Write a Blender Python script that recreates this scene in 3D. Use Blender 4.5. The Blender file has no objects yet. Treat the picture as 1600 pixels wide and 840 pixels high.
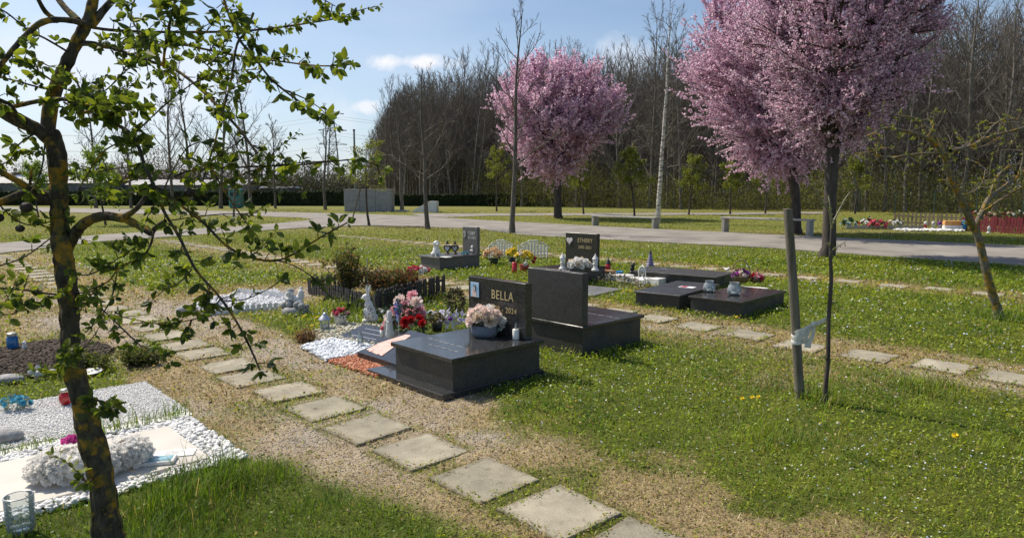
import bpy, math, random
import numpy as np
from mathutils import Vector, Matrix
R = math.radians
rnd = random.Random(7)
nr = np.random.default_rng(11)
sc = bpy.context.scene
col = sc.collection

# ------------------------------------------------------------------ camera
CAM_H = 1.55; FPX = 1067.0
PITCH = math.atan(120/FPX)
cam = bpy.data.cameras.new('camera'); cam.lens = 24.0; cam.sensor_width = 36.0
cam.clip_start = 0.05; cam.clip_end = 3000
camo = bpy.data.objects.new('camera', cam); col.objects.link(camo)
camo.location = (0, 0, CAM_H); camo.rotation_euler = (math.pi/2 - PITCH, 0, 0)
sc.camera = camo

# ------------------------------------------------------------------ light
SUN_AZ = math.atan2(-0.85, 0.53)      # clockwise from +Y (negative: to the left)
SUN_EL = R(51)
sun = bpy.data.lights.new('sun', 'SUN'); sun.energy = 4.7; sun.angle = R(0.53); sun.color = (1, 0.91, 0.77)
suno = bpy.data.objects.new('sun', sun); col.objects.link(suno)
sdir = Vector((math.sin(SUN_AZ)*math.cos(SUN_EL), math.cos(SUN_AZ)*math.cos(SUN_EL), math.sin(SUN_EL)))
suno.rotation_euler = sdir.to_track_quat('Z', 'Y').to_euler()
suno.location = (-20, 12, 25)
world = bpy.data.worlds.new('World'); sc.world = world; world.use_nodes = True
wn = world.node_tree.nodes; wl = world.node_tree.links
for n in list(wn): wn.remove(n)
wo = wn.new('ShaderNodeOutputWorld'); bg = wn.new('ShaderNodeBackground'); bg.inputs[1].default_value = 0.115
sky = wn.new('ShaderNodeTexSky'); sky.sky_type = 'NISHITA'; sky.sun_disc = False
sky.sun_elevation = SUN_EL; sky.sun_rotation = SUN_AZ; sky.air_density = 1.0; sky.dust_density = 1.2; sky.ozone_density = 2.0
# thin high cloud and two small cumulus puffs, on the sky's own directions
tc = wn.new('ShaderNodeTexCoord')
mp = wn.new('ShaderNodeMapping'); mp.inputs['Scale'].default_value = (2.0, 2.0, 7.0)
wl.new(tc.outputs['Generated'], mp.inputs['Vector'])
nz = wn.new('ShaderNodeTexNoise'); nz.inputs['Scale'].default_value = 1.6; nz.inputs['Detail'].default_value = 7
wl.new(mp.outputs[0], nz.inputs['Vector'])
cr = wn.new('ShaderNodeValToRGB'); cr.color_ramp.elements[0].position = 0.46; cr.color_ramp.elements[1].position = 0.82
wl.new(nz.outputs[0], cr.inputs[0])
mulh = wn.new('ShaderNodeMath'); mulh.operation = 'MULTIPLY'; mulh.inputs[1].default_value = 0.22
wl.new(cr.outputs[0], mulh.inputs[0])
cloud_fac = mulh.outputs[0]
def puff(direction, sx, sz, amount, nscale):
    """a cumulus: an ellipse of directions with a noisy edge"""
    global cloud_fac
    az = math.atan2(direction[0], direction[1]); el = math.atan2(direction[2], math.hypot(direction[0], direction[1]))
    m = wn.new('ShaderNodeMapping'); m.vector_type = 'POINT'
    m.inputs['Rotation'].default_value = (0, 0, az)
    wl.new(tc.outputs['Generated'], m.inputs['Vector'])
    sx_ = wn.new('ShaderNodeSeparateXYZ'); wl.new(m.outputs[0], sx_.inputs[0])
    n2 = wn.new('ShaderNodeTexNoise'); n2.inputs['Scale'].default_value = nscale; n2.inputs['Detail'].default_value = 8; n2.inputs['Roughness'].default_value = 0.6
    wl.new(tc.outputs['Generated'], n2.inputs['Vector'])
    def M(op, a, b=None):
        k = wn.new('ShaderNodeMath'); k.operation = op
        for i, v in enumerate((a, b)):
            if v is None: continue
            if isinstance(v, (int, float)): k.inputs[i].default_value = v
            else: wl.new(v, k.inputs[i])
        return k.outputs[0]
    dx = M('DIVIDE', sx_.outputs[0], sx)
    dz = M('DIVIDE', M('SUBTRACT', sx_.outputs[2], math.sin(el)), sz)
    d = M('SQRT', M('ADD', M('MULTIPLY', dx, dx), M('MULTIPLY', dz, dz)))
    d = M('ADD', d, M('MULTIPLY', M('SUBTRACT', n2.outputs[0], 0.5), 2.9))
    f = M('MULTIPLY', M('SUBTRACT', 1.0, d), 1.6)
    k = wn.new('ShaderNodeMath'); k.operation = 'MULTIPLY'; k.use_clamp = True; wl.new(f, k.inputs[0]); k.inputs[1].default_value = 1.0
    fwd = M('GREATER_THAN', sx_.outputs[1], 0.0)
    k2 = M('MULTIPLY', M('MULTIPLY', k.outputs[0], amount), fwd)
    cloud_fac = M('MAXIMUM', cloud_fac, k2)

def ray(px, py):
    dx = (px-800)/FPX; dy = (420-py)/FPX
    c, s = math.cos(PITCH), math.sin(PITCH)
    return Vector((dx, c + dy*s, -s + dy*c))
def G(px, py, z=0.0):
    d = ray(px, py); t = (z-CAM_H)/d.z
    return Vector((d.x*t, d.y*t, z))
def at(px, py, Y):
    d = ray(px, py); t = Y/d.y
    return Vector((d.x*t, Y, CAM_H+d.z*t))
puff(ray(655, 97), 0.082, 0.0145, 1.0, 15)
puff(ray(570, 166), 0.020, 0.010, .8, 20)
puff(ray(985, 95), 0.06, 0.03, 0.45, 10)
puff(ray(190, 130), 0.22, 0.07, 0.55, 5)
# horizon veil
sepz = wn.new('ShaderNodeSeparateXYZ'); wl.new(tc.outputs['Generated'], sepz.inputs[0])
mr = wn.new('ShaderNodeMapRange'); mr.inputs[1].default_value = -0.02; mr.inputs[2].default_value = 0.24
mr.inputs[3].default_value = 0.60; mr.inputs[4].default_value = 0.0; wl.new(sepz.outputs[2], mr.inputs[0])
mixc = wn.new('ShaderNodeMixRGB'); wl.new(mr.outputs[0], mixc.inputs[0]); wl.new(sky.outputs[0], mixc.inputs[1])
mixc.inputs[2].default_value = (4.7, 5.8, 7.4, 1)
mixd = wn.new('ShaderNodeMixRGB'); wl.new(cloud_fac, mixd.inputs[0]); wl.new(mixc.outputs[0], mixd.inputs[1]); mixd.inputs[2].default_value = (7.3, 7.4, 7.8, 1)
wl.new(mixd.outputs[0], bg.inputs[0]); wl.new(bg.outputs[0], wo.inputs[0])
sc.view_settings.view_transform = 'Standard'; sc.view_settings.look = 'None'
sc.view_settings.exposure = 0.2; sc.view_settings.gamma = 1; sc.view_settings.use_curve_mapping = False
sc.render.engine = 'CYCLES'
sc.cycles.max_bounces = 6; sc.cycles.diffuse_bounces = 3; sc.cycles.glossy_bounces = 3
sc.cycles.transparent_max_bounces = 12; sc.cycles.transmission_bounces = 6
sc.cycles.caustics_reflective = False; sc.cycles.caustics_refractive = False
sc.cycles.use_denoising = True

# ------------------------------------------------------------------ materials
def new_mat(name):
    m = bpy.data.materials.new(name); m.use_nodes = True
    nt = m.node_tree; b = nt.nodes['Principled BSDF']
    return m, nt, b
def rgb(c): return (c[0], c[1], c[2], 1)
def mat(name, c1, c2=None, scale=8, rough=0.7, bump=0.0, bscale=40, metal=0.0, spec=0.5, detail=5, ramp=(0.35, 0.65), trans=0.0, coat=0.0, stretch=(1,1,1)):
    m, nt, b = new_mat(name); N, L = nt.nodes, nt.links
    b.inputs['Roughness'].default_value = rough; b.inputs['Metallic'].default_value = metal
    b.inputs['Specular IOR Level'].default_value = spec; b.inputs['Coat Weight'].default_value = coat
    t = N.new('ShaderNodeTexCoord'); mp = N.new('ShaderNodeMapping'); mp.inputs['Scale'].default_value = stretch
    L.new(t.outputs['Object'], mp.inputs[0])
    c2 = c2 or tuple(x*0.8 for x in c1)
    n = N.new('ShaderNodeTexNoise'); n.inputs['Scale'].default_value = scale; n.inputs['Detail'].default_value = detail
    L.new(mp.outputs[0], n.inputs['Vector'])
    r = N.new('ShaderNodeValToRGB'); r.color_ramp.elements[0].position = ramp[0]; r.color_ramp.elements[1].position = ramp[1]
    r.color_ramp.elements[0].color = rgb(c1); r.color_ramp.elements[1].color = rgb(c2)
    L.new(n.outputs[0], r.inputs[0]); L.new(r.outputs[0], b.inputs['Base Color'])
    if bump:
        n2 = N.new('ShaderNodeTexNoise'); n2.inputs['Scale'].default_value = bscale; n2.inputs['Detail'].default_value = 6
        L.new(mp.outputs[0], n2.inputs['Vector'])
        bp = N.new('ShaderNodeBump'); bp.inputs['Strength'].default_value = bump; bp.inputs['Distance'].default_value = 0.01
        L.new(n2.outputs[0], bp.inputs['Height']); L.new(bp.outputs[0], b.inputs['Normal'])
    if trans:
        tr = N.new('ShaderNodeBsdfTranslucent'); L.new(r.outputs[0], tr.inputs['Color'])
        mx = N.new('ShaderNodeMixShader'); mx.inputs[0].default_value = trans
        L.new(b.outputs[0], mx.inputs[1]); L.new(tr.outputs[0], mx.inputs[2])
        L.new(mx.outputs[0], N['Material Output'].inputs['Surface'])
    return m
def attr_mat(name, attr='tint', rough=0.6, trans=0.35, tboost=1.3, spec=0.3, noise=0.0):
    m, nt, b = new_mat(name); N, L = nt.nodes, nt.links
    a = N.new('ShaderNodeAttribute'); a.attribute_name = attr
    L.new(a.outputs['Color'], b.inputs['Base Color'])
    b.inputs['Roughness'].default_value = rough; b.inputs['Specular IOR Level'].default_value = spec
    tr = N.new('ShaderNodeBsdfTranslucent')
    g = N.new('ShaderNodeMixRGB'); g.blend_type = 'MULTIPLY'; g.inputs[0].default_value = 1; g.inputs[2].default_value = (tboost*1.05, tboost, tboost*0.55, 1)
    L.new(a.outputs['Color'], g.inputs[1]); L.new(g.outputs[0], tr.inputs['Color'])
    mx = N.new('ShaderNodeMixShader'); mx.inputs[0].default_value = trans
    L.new(b.outputs[0], mx.inputs[1]); L.new(tr.outputs[0], mx.inputs[2])
    L.new(mx.outputs[0], N['Material Output'].inputs['Surface'])
    return m
def granite(name, base, speck, rough, scale=260, mott=0.6):
    m, nt, b = new_mat(name); N, L = nt.nodes, nt.links
    t = N.new('ShaderNodeTexCoord')
    v = N.new('ShaderNodeTexVoronoi'); v.inputs['Scale'].default_value = scale; L.new(t.outputs['Object'], v.inputs['Vector'])
    r = N.new('ShaderNodeValToRGB'); e = r.color_ramp.elements
    e[0].position = 0.0; e[0].color = rgb(base); e[1].position = 1.0; e[1].color = rgb(speck)
    k = e.new(0.62); k.color = rgb(tuple(x*1.3 for x in base))
    s = N.new('ShaderNodeSeparateXYZ'); L.new(v.outputs['Color'], s.inputs[0]); L.new(s.outputs[0], r.inputs[0])
    n = N.new('ShaderNodeTexNoise'); n.inputs['Scale'].default_value = 5; n.inputs['Detail'].default_value = 6; L.new(t.outputs['Object'], n.inputs['Vector'])
    rr = N.new('ShaderNodeMapRange'); rr.inputs[1].default_value = 0.3; rr.inputs[2].default_value = 0.7; rr.inputs[3].default_value = rough*0.7; rr.inputs[4].default_value = rough*1.6
    L.new(n.outputs[0], rr.inputs[0]); L.new(rr.outputs[0], b.inputs['Roughness'])
    # dust film
    n3 = N.new('ShaderNodeTexNoise'); n3.inputs['Scale'].default_value = 14; n3.inputs['Detail'].default_value = 8; n3.inputs['Roughness'].default_value = 0.7
    L.new(t.outputs['Object'], n3.inputs['Vector'])
    r3 = N.new('ShaderNodeMapRange'); r3.inputs[1].default_value = 0.45; r3.inputs[2].default_value = 0.8; r3.inputs[3].default_value = 0; r3.inputs[4].default_value = 0.13*mott
    L.new(n3.outputs[0], r3.inputs[0])
    mx = N.new('ShaderNodeMixRGB'); L.new(r3.outputs[0], mx.inputs[0]); L.new(r.outputs[0], mx.inputs[1]); mx.inputs[2].default_value = (0.2, 0.2, 0.19, 1)
    L.new(mx.outputs[0], b.inputs['Base Color'])
    return m
def glass(name, color=(1,1,1), rough=0.03):
    """thin clear glass: glossy over transparent"""
    m, nt, b = new_mat(name); N, L = nt.nodes, nt.links
    g = N.new('ShaderNodeBsdfGlossy'); g.inputs['Roughness'].default_value = rough; g.inputs['Color'].default_value = (.9,.95,1,1)
    t = N.new('ShaderNodeBsdfTransparent'); t.inputs['Color'].default_value = rgb(color)
    d = N.new('ShaderNodeBsdfDiffuse'); d.inputs['Color'].default_value = (.75,.78,.78,1)
    f = N.new('ShaderNodeLayerWeight'); f.inputs[0].default_value = 0.35
    m1 = N.new('ShaderNodeMixShader'); L.new(f.outputs['Fresnel'], m1.inputs[0]); L.new(t.outputs[0], m1.inputs[1]); L.new(g.outputs[0], m1.inputs[2])
    m2 = N.new('ShaderNodeMixShader'); m2.inputs[0].default_value = 0.2; L.new(m1.outputs[0], m2.inputs[1]); L.new(d.outputs[0], m2.inputs[2])
    L.new(m2.outputs[0], N['Material Output'].inputs['Surface'])
    return m

# ------------------------------------------------------------------ object helpers
def tag(o, label=None, cat=None, group=None, kind=None):
    if label: o['label'] = label
    if cat: o['category'] = cat
    if group: o['group'] = group
    if kind: o['kind'] = kind
    return o
def empty(name, loc, rz=0.0, label=None, cat=None, group=None):
    o = bpy.data.objects.new(name, None); o.empty_display_size = 0.1
    o.location = loc; o.rotation_euler = (0, 0, rz); col.objects.link(o)
    return tag(o, label, cat, group)
def from_np(name, V, Fs, material, parent=None, tint=None, smooth=False, midx=None):
    """V (n,3); Fs: list of (m,k) index arrays"""
    me = bpy.data.meshes.new(name)
    V = np.asarray(V, dtype=np.float32)
    me.vertices.add(len(V)); me.vertices.foreach_set('co', V.ravel())
    Fs = [np.asarray(f, dtype=np.int32) for f in Fs if len(f)]
    loops = np.concatenate([f.ravel() for f in Fs]); tot = np.concatenate([np.full(len(f), f.shape[1], dtype=np.int32) for f in Fs])
    st = np.concatenate(([0], np.cumsum(tot)[:-1])).astype(np.int32)
    me.loops.add(len(loops)); me.loops.foreach_set('vertex_index', loops)
    me.polygons.add(len(tot)); me.polygons.foreach_set('loop_start', st); me.polygons.foreach_set('loop_total', tot)
    if smooth: me.polygons.foreach_set('use_smooth', np.ones(len(tot), dtype=bool))
    if midx is not None: me.polygons.foreach_set('material_index', np.asarray(midx, dtype=np.int32))
    me.update(calc_edges=True)
    if tint is not None:
        a = me.attributes.new('tint', 'FLOAT_COLOR', 'POINT')
        c = np.ones((len(V), 4), dtype=np.float32); c[:, :3] = tint
        a.data.foreach_set('color', c.ravel())
    for m in (material if isinstance(material, (list, tuple)) else [material]): me.materials.append(m)
    o = bpy.data.objects.new(name, me); col.objects.link(o)
    if parent is not None: o.parent = parent
    return o

class MB:
    """collects shapes; build() links them as ONE mesh object"""
    def __init__(s): s.v = []; s.f = []; s.sm = []; s.m = Matrix()
    def add(s, vs, fs, smooth=False):
        b = len(s.v); s.v += [tuple(s.m @ Vector(p)) for p in vs]
        s.f += [tuple(b+i for i in q) for q in fs]; s.sm += [smooth]*len(fs); return s
    def box(s, x0, x1, y0, y1, z0, z1, bev=0.0):
        if bev <= 0:
            v = [(x, y, z) for z in (z0, z1) for x, y in ((x0,y0),(x1,y0),(x1,y1),(x0,y1))]
            return s.add(v, [(3,2,1,0),(4,5,6,7),(0,1,5,4),(1,2,6,5),(2,3,7,6),(3,0,4,7)])
        b = bev; L = []
        for (z, i) in ((z0, b), (z0+b, 0), (z1-b, 0), (z1, b)):
            c = b if i == 0 else b*1.8
            X0, X1, Y0, Y1 = x0+i, x1-i, y0+i, y1-i
            L += [(X0+c,Y0,z),(X1-c,Y0,z),(X1,Y0+c,z),(X1,Y1-c,z),(X1-c,Y1,z),(X0+c,Y1,z),(X0,Y1-c,z),(X0,Y0+c,z)]
        f = [tuple(range(7,-1,-1)), tuple(range(24,32))]
        for k in range(3):
            for j in range(8): f.append((k*8+j, k*8+(j+1)%8, k*8+8+(j+1)%8, k*8+8+j))
        return s.add(L, f)
    def lathe(s, prof, n=20, c=(0,0,0), cap=True, sx=1, sy=1):
        v = []; f = []
        for r, z in prof:
            for k in range(n):
                a = 2*math.pi*k/n; v.append((c[0]+r*math.cos(a)*sx, c[1]+r*math.sin(a)*sy, c[2]+z))
        for i in range(len(prof)-1):
            for k in range(n): f.append((i*n+k, i*n+(k+1)%n, (i+1)*n+(k+1)%n, (i+1)*n+k))
        s.add(v, f, True)
        if cap:
            m = len(prof)-1; s.add(v[:n], [tuple(range(n-1,-1,-1))]); s.add(v[m*n:], [tuple(range(n))])
        return s
    def tube(s, pts, rad, n=6, cap=True):
        pts = [Vector(p) for p in pts]; rad = rad if isinstance(rad, (list, tuple)) else [rad]*len(pts)
        v = []; f = []; ref = Vector((0,0,1))
        d0 = (pts[-1]-pts[0]); 
        if d0.length > 0 and abs(d0.normalized().z) > 0.9: ref = Vector((1,0,0))
        for i, p in enumerate(pts):
            d = (pts[min(i+1, len(pts)-1)]-pts[max(i-1, 0)]).normalized()
            a = d.cross(ref)
            if a.length < 1e-4: a = d.cross(Vector((0,1,0)))
            a.normalize(); b = d.cross(a)
            for k in range(n):
                t = 2*math.pi*k/n; v.append(p + (a*math.cos(t)+b*math.sin(t))*rad[i])
        for i in range(len(pts)-1):
            for k in range(n): f.append((i*n+k, i*n+(k+1)%n, (i+1)*n+(k+1)%n, (i+1)*n+k))
        s.add(v, f, True)
        if cap: s.add(v[:n], [tuple(range(n))]); s.add(v[-n:], [tuple(range(n-1,-1,-1))])
        return s
    def ball(s, c, r, n=12, m=8, sq=(1,1,1), rot=None):
        v = []; f = []; c = Vector(c)
        for i in range(m+1):
            ph = math.pi*i/m
            for k in range(n):
                t = 2*math.pi*k/n
                q = Vector((r*sq[0]*math.sin(ph)*math.cos(t), r*sq[1]*math.sin(ph)*math.sin(t), r*sq[2]*math.cos(ph)))
                if rot is not None: q = rot @ q
                v.append(c+q)
        for i in range(m):
            for k in range(n): f.append((i*n+k, (i+1)*n+k, (i+1)*n+(k+1)%n, i*n+(k+1)%n))
        return s.add(v, f, True)
    def prism(s, pts, y0, y1):
        """outline in x,z pushed from y0 to y1"""
        n = len(pts); v = [(x, y0, z) for x, z in pts]+[(x, y1, z) for x, z in pts]
        f = [tuple(range(n)), tuple(range(2*n-1, n-1, -1))]+[(i, i+n, (i+1)%n+n, (i+1)%n) for i in range(n)]
        return s.add(v, f)
    def slabpoly(s, pts, z0, z1):
        n = len(pts); v = [(x, y, z0) for x, y in pts]+[(x, y, z1) for x, y in pts]
        f = [tuple(range(n-1,-1,-1)), tuple(range(n, 2*n))]+[(i, (i+1)%n, (i+1)%n+n, i+n) for i in range(n)]
        return s.add(v, f)
    def build(s, name, material, parent=None, weld=False):
        me = bpy.data.meshes.new(name); me.from_pydata([tuple(p) for p in s.v], [], s.f)
        me.polygons.foreach_set('use_smooth', s.sm); me.materials.append(material); me.update()
        o = bpy.data.objects.new(name, me); col.objects.link(o)
        if parent is not None: o.parent = parent
        return o
def children(o): return [c for c in bpy.data.objects if c.parent is o]
def copy_tree(o, parent=None, kids=None):
    c = o.copy(); col.objects.link(c)
    if parent is not None: c.parent = parent
    for ch in children(o): copy_tree(ch, c)
    return c
def copy_thing(root, parts, loc, rz=None, scale=None, label=None):
    c = root.copy(); col.objects.link(c); c.location = loc
    if rz is not None: c.rotation_euler.z = rz
    if scale is not None: c.scale = scale if isinstance(scale, tuple) else (scale,)*3
    if label: c['label'] = label
    for p in parts:
        q = p.copy(); col.objects.link(q); q.parent = c
    return c
def lettering(text, size, parent, loc, rot, material, name='lettering', depth=0.0015, align='CENTER', sx=1.0):
    cu = bpy.data.curves.new('t', 'FONT'); cu.body = text; cu.size = size; cu.extrude = depth; cu.align_x = align; cu.align_y = 'CENTER'
    cu.resolution_u = 3; cu.space_character = 1.12
    to = bpy.data.objects.new('t', cu); col.objects.link(to)
    bpy.context.view_layer.update()
    me = bpy.data.meshes.new_from_object(to.evaluated_get(bpy.context.evaluated_depsgraph_get()))
    bpy.data.objects.remove(to); bpy.data.curves.remove(cu)
    me.materials.clear(); me.materials.append(material)
    o = bpy.data.objects.new(name, me); col.objects.link(o); o.parent = parent
    o.location = loc; o.rotation_euler = rot; o.scale = (sx, 1, 1)
    return o
def vnoise(x, y, seed=0):
    xi = np.floor(x).astype(np.int64); yi = np.floor(y).astype(np.int64); xf = x-xi; yf = y-yi
    def h(a, b):
        n = (a*374761393 + b*668265263 + seed*1442695041) & 0x7fffffff
        n = ((n ^ (n >> 13))*1274126177) & 0x7fffffff
        return ((n ^ (n >> 16)) & 0xffff)/65535.0
    u = xf*xf*(3-2*xf); v = yf*yf*(3-2*yf)
    return (h(xi, yi)*(1-u)+h(xi+1, yi)*u)*(1-v)+(h(xi, yi+1)*(1-u)+h(xi+1, yi+1)*u)*v
def fbm(x, y, seed=0, o=4):
    s = 0; a = 0.5; t = 0
    for i in range(o):
        s = s+a*vnoise(x*2**i+17.3*i, y*2**i-9.1*i, seed+i); t += a; a *= 0.5
    return s/t
def sstep(x, a, b):
    t = np.clip((x-a)/(b-a), 0, 1); return t*t*(3-2*t)
# ------------------------------------------------------------------ layout of the plots
AX = R(-46.5)                                   # the rows' frame: local X to the right-near, local Y to the right-far
CX, SX = math.cos(AX), math.sin(AX)
def st(x, y):                                   # s runs along the rows (away to the left), t across them
    return -(x*CX+y*SX), -x*SX+y*CX
def from_st(s, t): return (-s*CX - t*SX, -s*SX + t*CX)
def loc2w(o, lx, ly): return (o[0]+lx*CX-ly*SX, o[1]+lx*SX+ly*CX)
def rect_mask(x, y, ox, oy, x0, x1, y0, y1, rz=AX, m=0.0):
    c, s_ = math.cos(rz), math.sin(rz)
    lx = (x-ox)*c+(y-oy)*s_; ly = -(x-ox)*s_+(y-oy)*c
    return (lx > x0-m) & (lx < x1+m) & (ly > y0-m) & (ly < y1+m)
def in_poly(x, y, poly):
    c = np.zeros(x.shape, bool); n = len(poly); j = n-1
    for i in range(n):
        xi, yi = poly[i]; xj, yj = poly[j]
        k = ((yi > y) != (yj > y)) & (x < (xj-xi)*(y-yi)/((yj-yi)+1e-12)+xi)
        c ^= k; j = i
    return c
def gp(pts): return [tuple(G(*q)[:2]) for q in pts]

# asphalt walks
P_MAIN = gp([(-260,318),(140,326),(298,329),(404,331),(520,333.5),(640,337),(700,341),(785,346),(925,353.5),(1200,367),(1600,385),(1900,398),
             (2100,450),(1600,417),(1400,403),(1200,388),(941,375),(810,367),(750,358),(640,354),(560,353),(476,356.5),(404,361),(160,378),(0,397),(-300,450),
             (-300,405),(0,381),(160,367.5),(404,352),(470,346),(492,343),(470,340.5),(404,338),(298,336),(140,333),(-260,324)])
P_FAR = gp([(640,334),(760,334),(900,333.5),(1100,333),(1300,331.5),(1300,334),(1100,336),(900,337),(760,337.5),(700,340),(660,338)])

# graves: (near corner x,y), rotation; sizes are local
def rz_of(a, b): return math.atan2(b[1]-a[1], b[0]-a[0])
RZ2 = R(-38); RZ3 = R(-44)
O_BELLA = G(706, 561, 0.31); O_BACK = G(911, 511, 0.30)
O_RIGHT = G(1160, 473, 0.2); O_MID = G(1063, 461.5, 0.2); O_FLAT = G(1120, 433, 0.2)
O_TOBY = G(686.4, 402, 0.27); O_ETH = Vector((0.955, 11.27, 0.25)); O_PLQ = G(925, 463, 0.02)
O_WS = Vector((-1.74, 3.79, 0)); O_WG = Vector((-2.22, 4.62, 0))
slab_rows = []
def row(pts, dz=0): 
    for q in pts: slab_rows.append(tuple(G(*q)[:2]))
# row one: along t = 2.32
r1 = []
for px in [(1002,862),(874,803),(757,752),(657,706),(574,671),(508,640),(451,613),(393,592),(358,573),(316,554),(290,540),(262,526)]:
    r1.append(tuple(G(*px)[:2]))
s_last = st(*r1[-1])[0]
k = 1
while s_last+0.6*k < 21:
    r1.append(from_st(s_last+0.6*k, 2.33+rnd.uniform(-.03,.03))); k += 1
r2 = [tuple(G(*q)[:2]) for q in [(1580,593),(1473,574),(1357,556),(1250,541),(1170,524),(1090,510),(1025,498)]]
r2.insert(0, from_st(st(*r2[0])[0]-0.62, st(*r2[0])[1])); r2.insert(0, from_st(st(*r2[0])[0]-0.62, st(*r2[0])[1]))
s_last = st(*r2[-1])[0]; k = 1
while s_last+0.62*k < 24:
    r2.append(from_st(s_last+0.62*k, 7.0+rnd.uniform(-.03,.03))); k += 1
r3 = [tuple(G(*q)[:2]) for q in [(1542,460),(1467,452),(1395,447),(1325,440),(1260,435)]]
r3.insert(0, from_st(st(*r3[0])[0]-0.68, 12.35)); r3.insert(0, from_st(st(*r3[0])[0]-0.68, 12.38))
s_last = st(*r3[-1])[0]; k = 1
while s_last+0.66*k < 22:
    r3.append(from_st(s_last+0.66*k, 12.3+rnd.uniform(-.04,.04))); k += 1
SLABS = [(p, 1) for p in r1]+[(p, 2) for p in r2]+[(p, 3) for p in r3]
SLAB_HALF = 0.212

# (origin, x0,x1,y0,y1) footprints with nothing growing through them
FOOT = [(O_BELLA, -1.10, 0.03, -0.10, 1.04, AX), (O_BACK, -0.74, 0.02, -0.02, 0.99, AX), (O_RIGHT, -0.73, -.02, .02, 1.32, RZ3), (O_MID, -0.67, -.02, .02, 1.38, RZ2),
        (O_FLAT, -1.5, -.02, .02, 0.85, RZ2), (O_TOBY, -0.69, 0, 0, 1.12, AX), (O_ETH, -0.79, 0.0, 0, 1.0, AX), (O_PLQ, -0.8, 0.02, 0, 0.95, RZ2)]
def loc_poly(o, x0, x1, y0, y1): return [loc2w(o, a, b) for a, b in ((x0,y0),(x1,y0),(x1,y1),(x0,y1))]
PEBBLE_POLY = loc_poly(O_WS, -0.89, 0.10, -1.5, 0.18)
GRAVEL_POLY = loc_poly(O_WG, -1.12, -0.09, -1.75, 0.0)
WPEB_POLY = gp([(470,546),(520,533),(585,546),(560,558),(510,566)])
ORANGE_POLY = gp([(514,567),(560,553),(622,573),(590,592),(578,588)])
WPEB2_POLY = gp([(300,482),(330,468),(430,455),(455,468),(440,480),(330,494)])
MIX_POLY = gp([(470,523),(530,505),(620,510),(640,545),(560,552),(500,545)])
SOIL_POLY = gp([(-60,560),(40,540),(120,530),(180,548),(150,572),(60,590),(-60,600)])
ETH_TILES = gp([(935,432),(985,428),(1030,432),(1010,446),(950,440)])

# zones: how green, how dry, how stony every spot of ground is
def zones(x, y):
    s, t = st(x, y)
    n1 = fbm(x*1.1, y*1.1, 3); n2 = fbm(x*3.1, y*3.1, 9); n3 = fbm(x*0.35, y*0.35, 21)
    w = (n1-.5)*0.9+(n2-.5)*0.5
    corr1 = (1-sstep(np.abs(t-2.40+w*0.6), 0.45+.25*sstep(s, 2, 4), 0.62+.35*sstep(s, 2, 4)))
    left = sstep(s, 2.3, 3.3)
    gravel = corr1*(0.10+0.90*left)*(0.50+0.9*(n2-.2))*(1-.7*sstep(n1, .52, .64))
    gravel *= np.where(s > 12.5, 0.5, 1)
    cross = (1-sstep(np.abs(s-9.6+w*0.6-(t-3)*0.12), 0.45, 1.0))*sstep(t, 1.0, 1.6)*(1-sstep(t, 4.8, 6.2))
    gravel = np.maximum(gravel, cross*0.95)
    # strip beyond Bella's foot
    g2 = (1-sstep(np.abs(t-6.95+w*0.4), 0.3, 0.75))
    g3 = (1-sstep(np.abs(t-12.35+w*0.4), 0.35, 0.7))
    gravel = np.maximum(gravel, np.clip(g2*(n2-.42)*2.6, 0, .75))
    dry = np.maximum(corr1*(1-(.80-.25*left)*sstep(n2, .50, .62)), (1-sstep(np.abs(t-2.55+w*1.3), 0.35, 0.85))*(1-left)*0.85*(1-.85*sstep(n2+.3*(n1-.5), .47, .58)))
    dry = np.maximum(dry, g2*0.95); dry = np.maximum(dry, g3*0.75)
    dry = np.maximum(dry, (1-sstep(np.abs(s-9.9+w), 0.8, 1.9))*0.8*sstep(t, -1, 1)*(1-sstep(t, 5.5, 8)))
    dry = np.maximum(dry, sstep(n3+0.35*(n1-.5), 0.62, 0.76)*0.40)
    dry = np.maximum(dry, sstep(t, 5.5, 6.3)*(1-sstep(t, 7.2, 7.9))*sstep(s, 1.0, 4)*0.5*(0.6+n1*.6))
    dry = np.maximum(dry, (1-sstep(np.hypot(x+6.3, y-9.0), 1.2, 2.4))*0.7)
    soil = in_poly(x, y, SOIL_POLY).astype(float) if hasattr(x, 'shape') else 0
    far = sstep(y, 14, 30)
    for (p, rw) in SLABS:                       # weeds crowd the slab joints
        if p[1] > 11 or abs(p[0]) > 9: continue
        k = rect_mask(x, y, p[0], p[1], -SLAB_HALF, SLAB_HALF, -SLAB_HALF, SLAB_HALF, m=.055) & (n2 > .44)
        dry = np.where(k, dry*.45, dry); gravel = np.where(k, gravel*.25, gravel)
    dry = dry*(1-far)+far*(0.22+0.5*sstep(fbm(x*.12, y*.3, 5), .45, .7))
    gravel = gravel*(1-far)
    return np.clip(gravel, 0, 1), np.clip(dry, 0, 1), soil, n1, n2, n3
def ground_z(x, y):
    return (fbm(x*0.9, y*0.9, 41)-.5)*0.035*np.clip(1.2-y/40, 0, 1)

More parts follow.
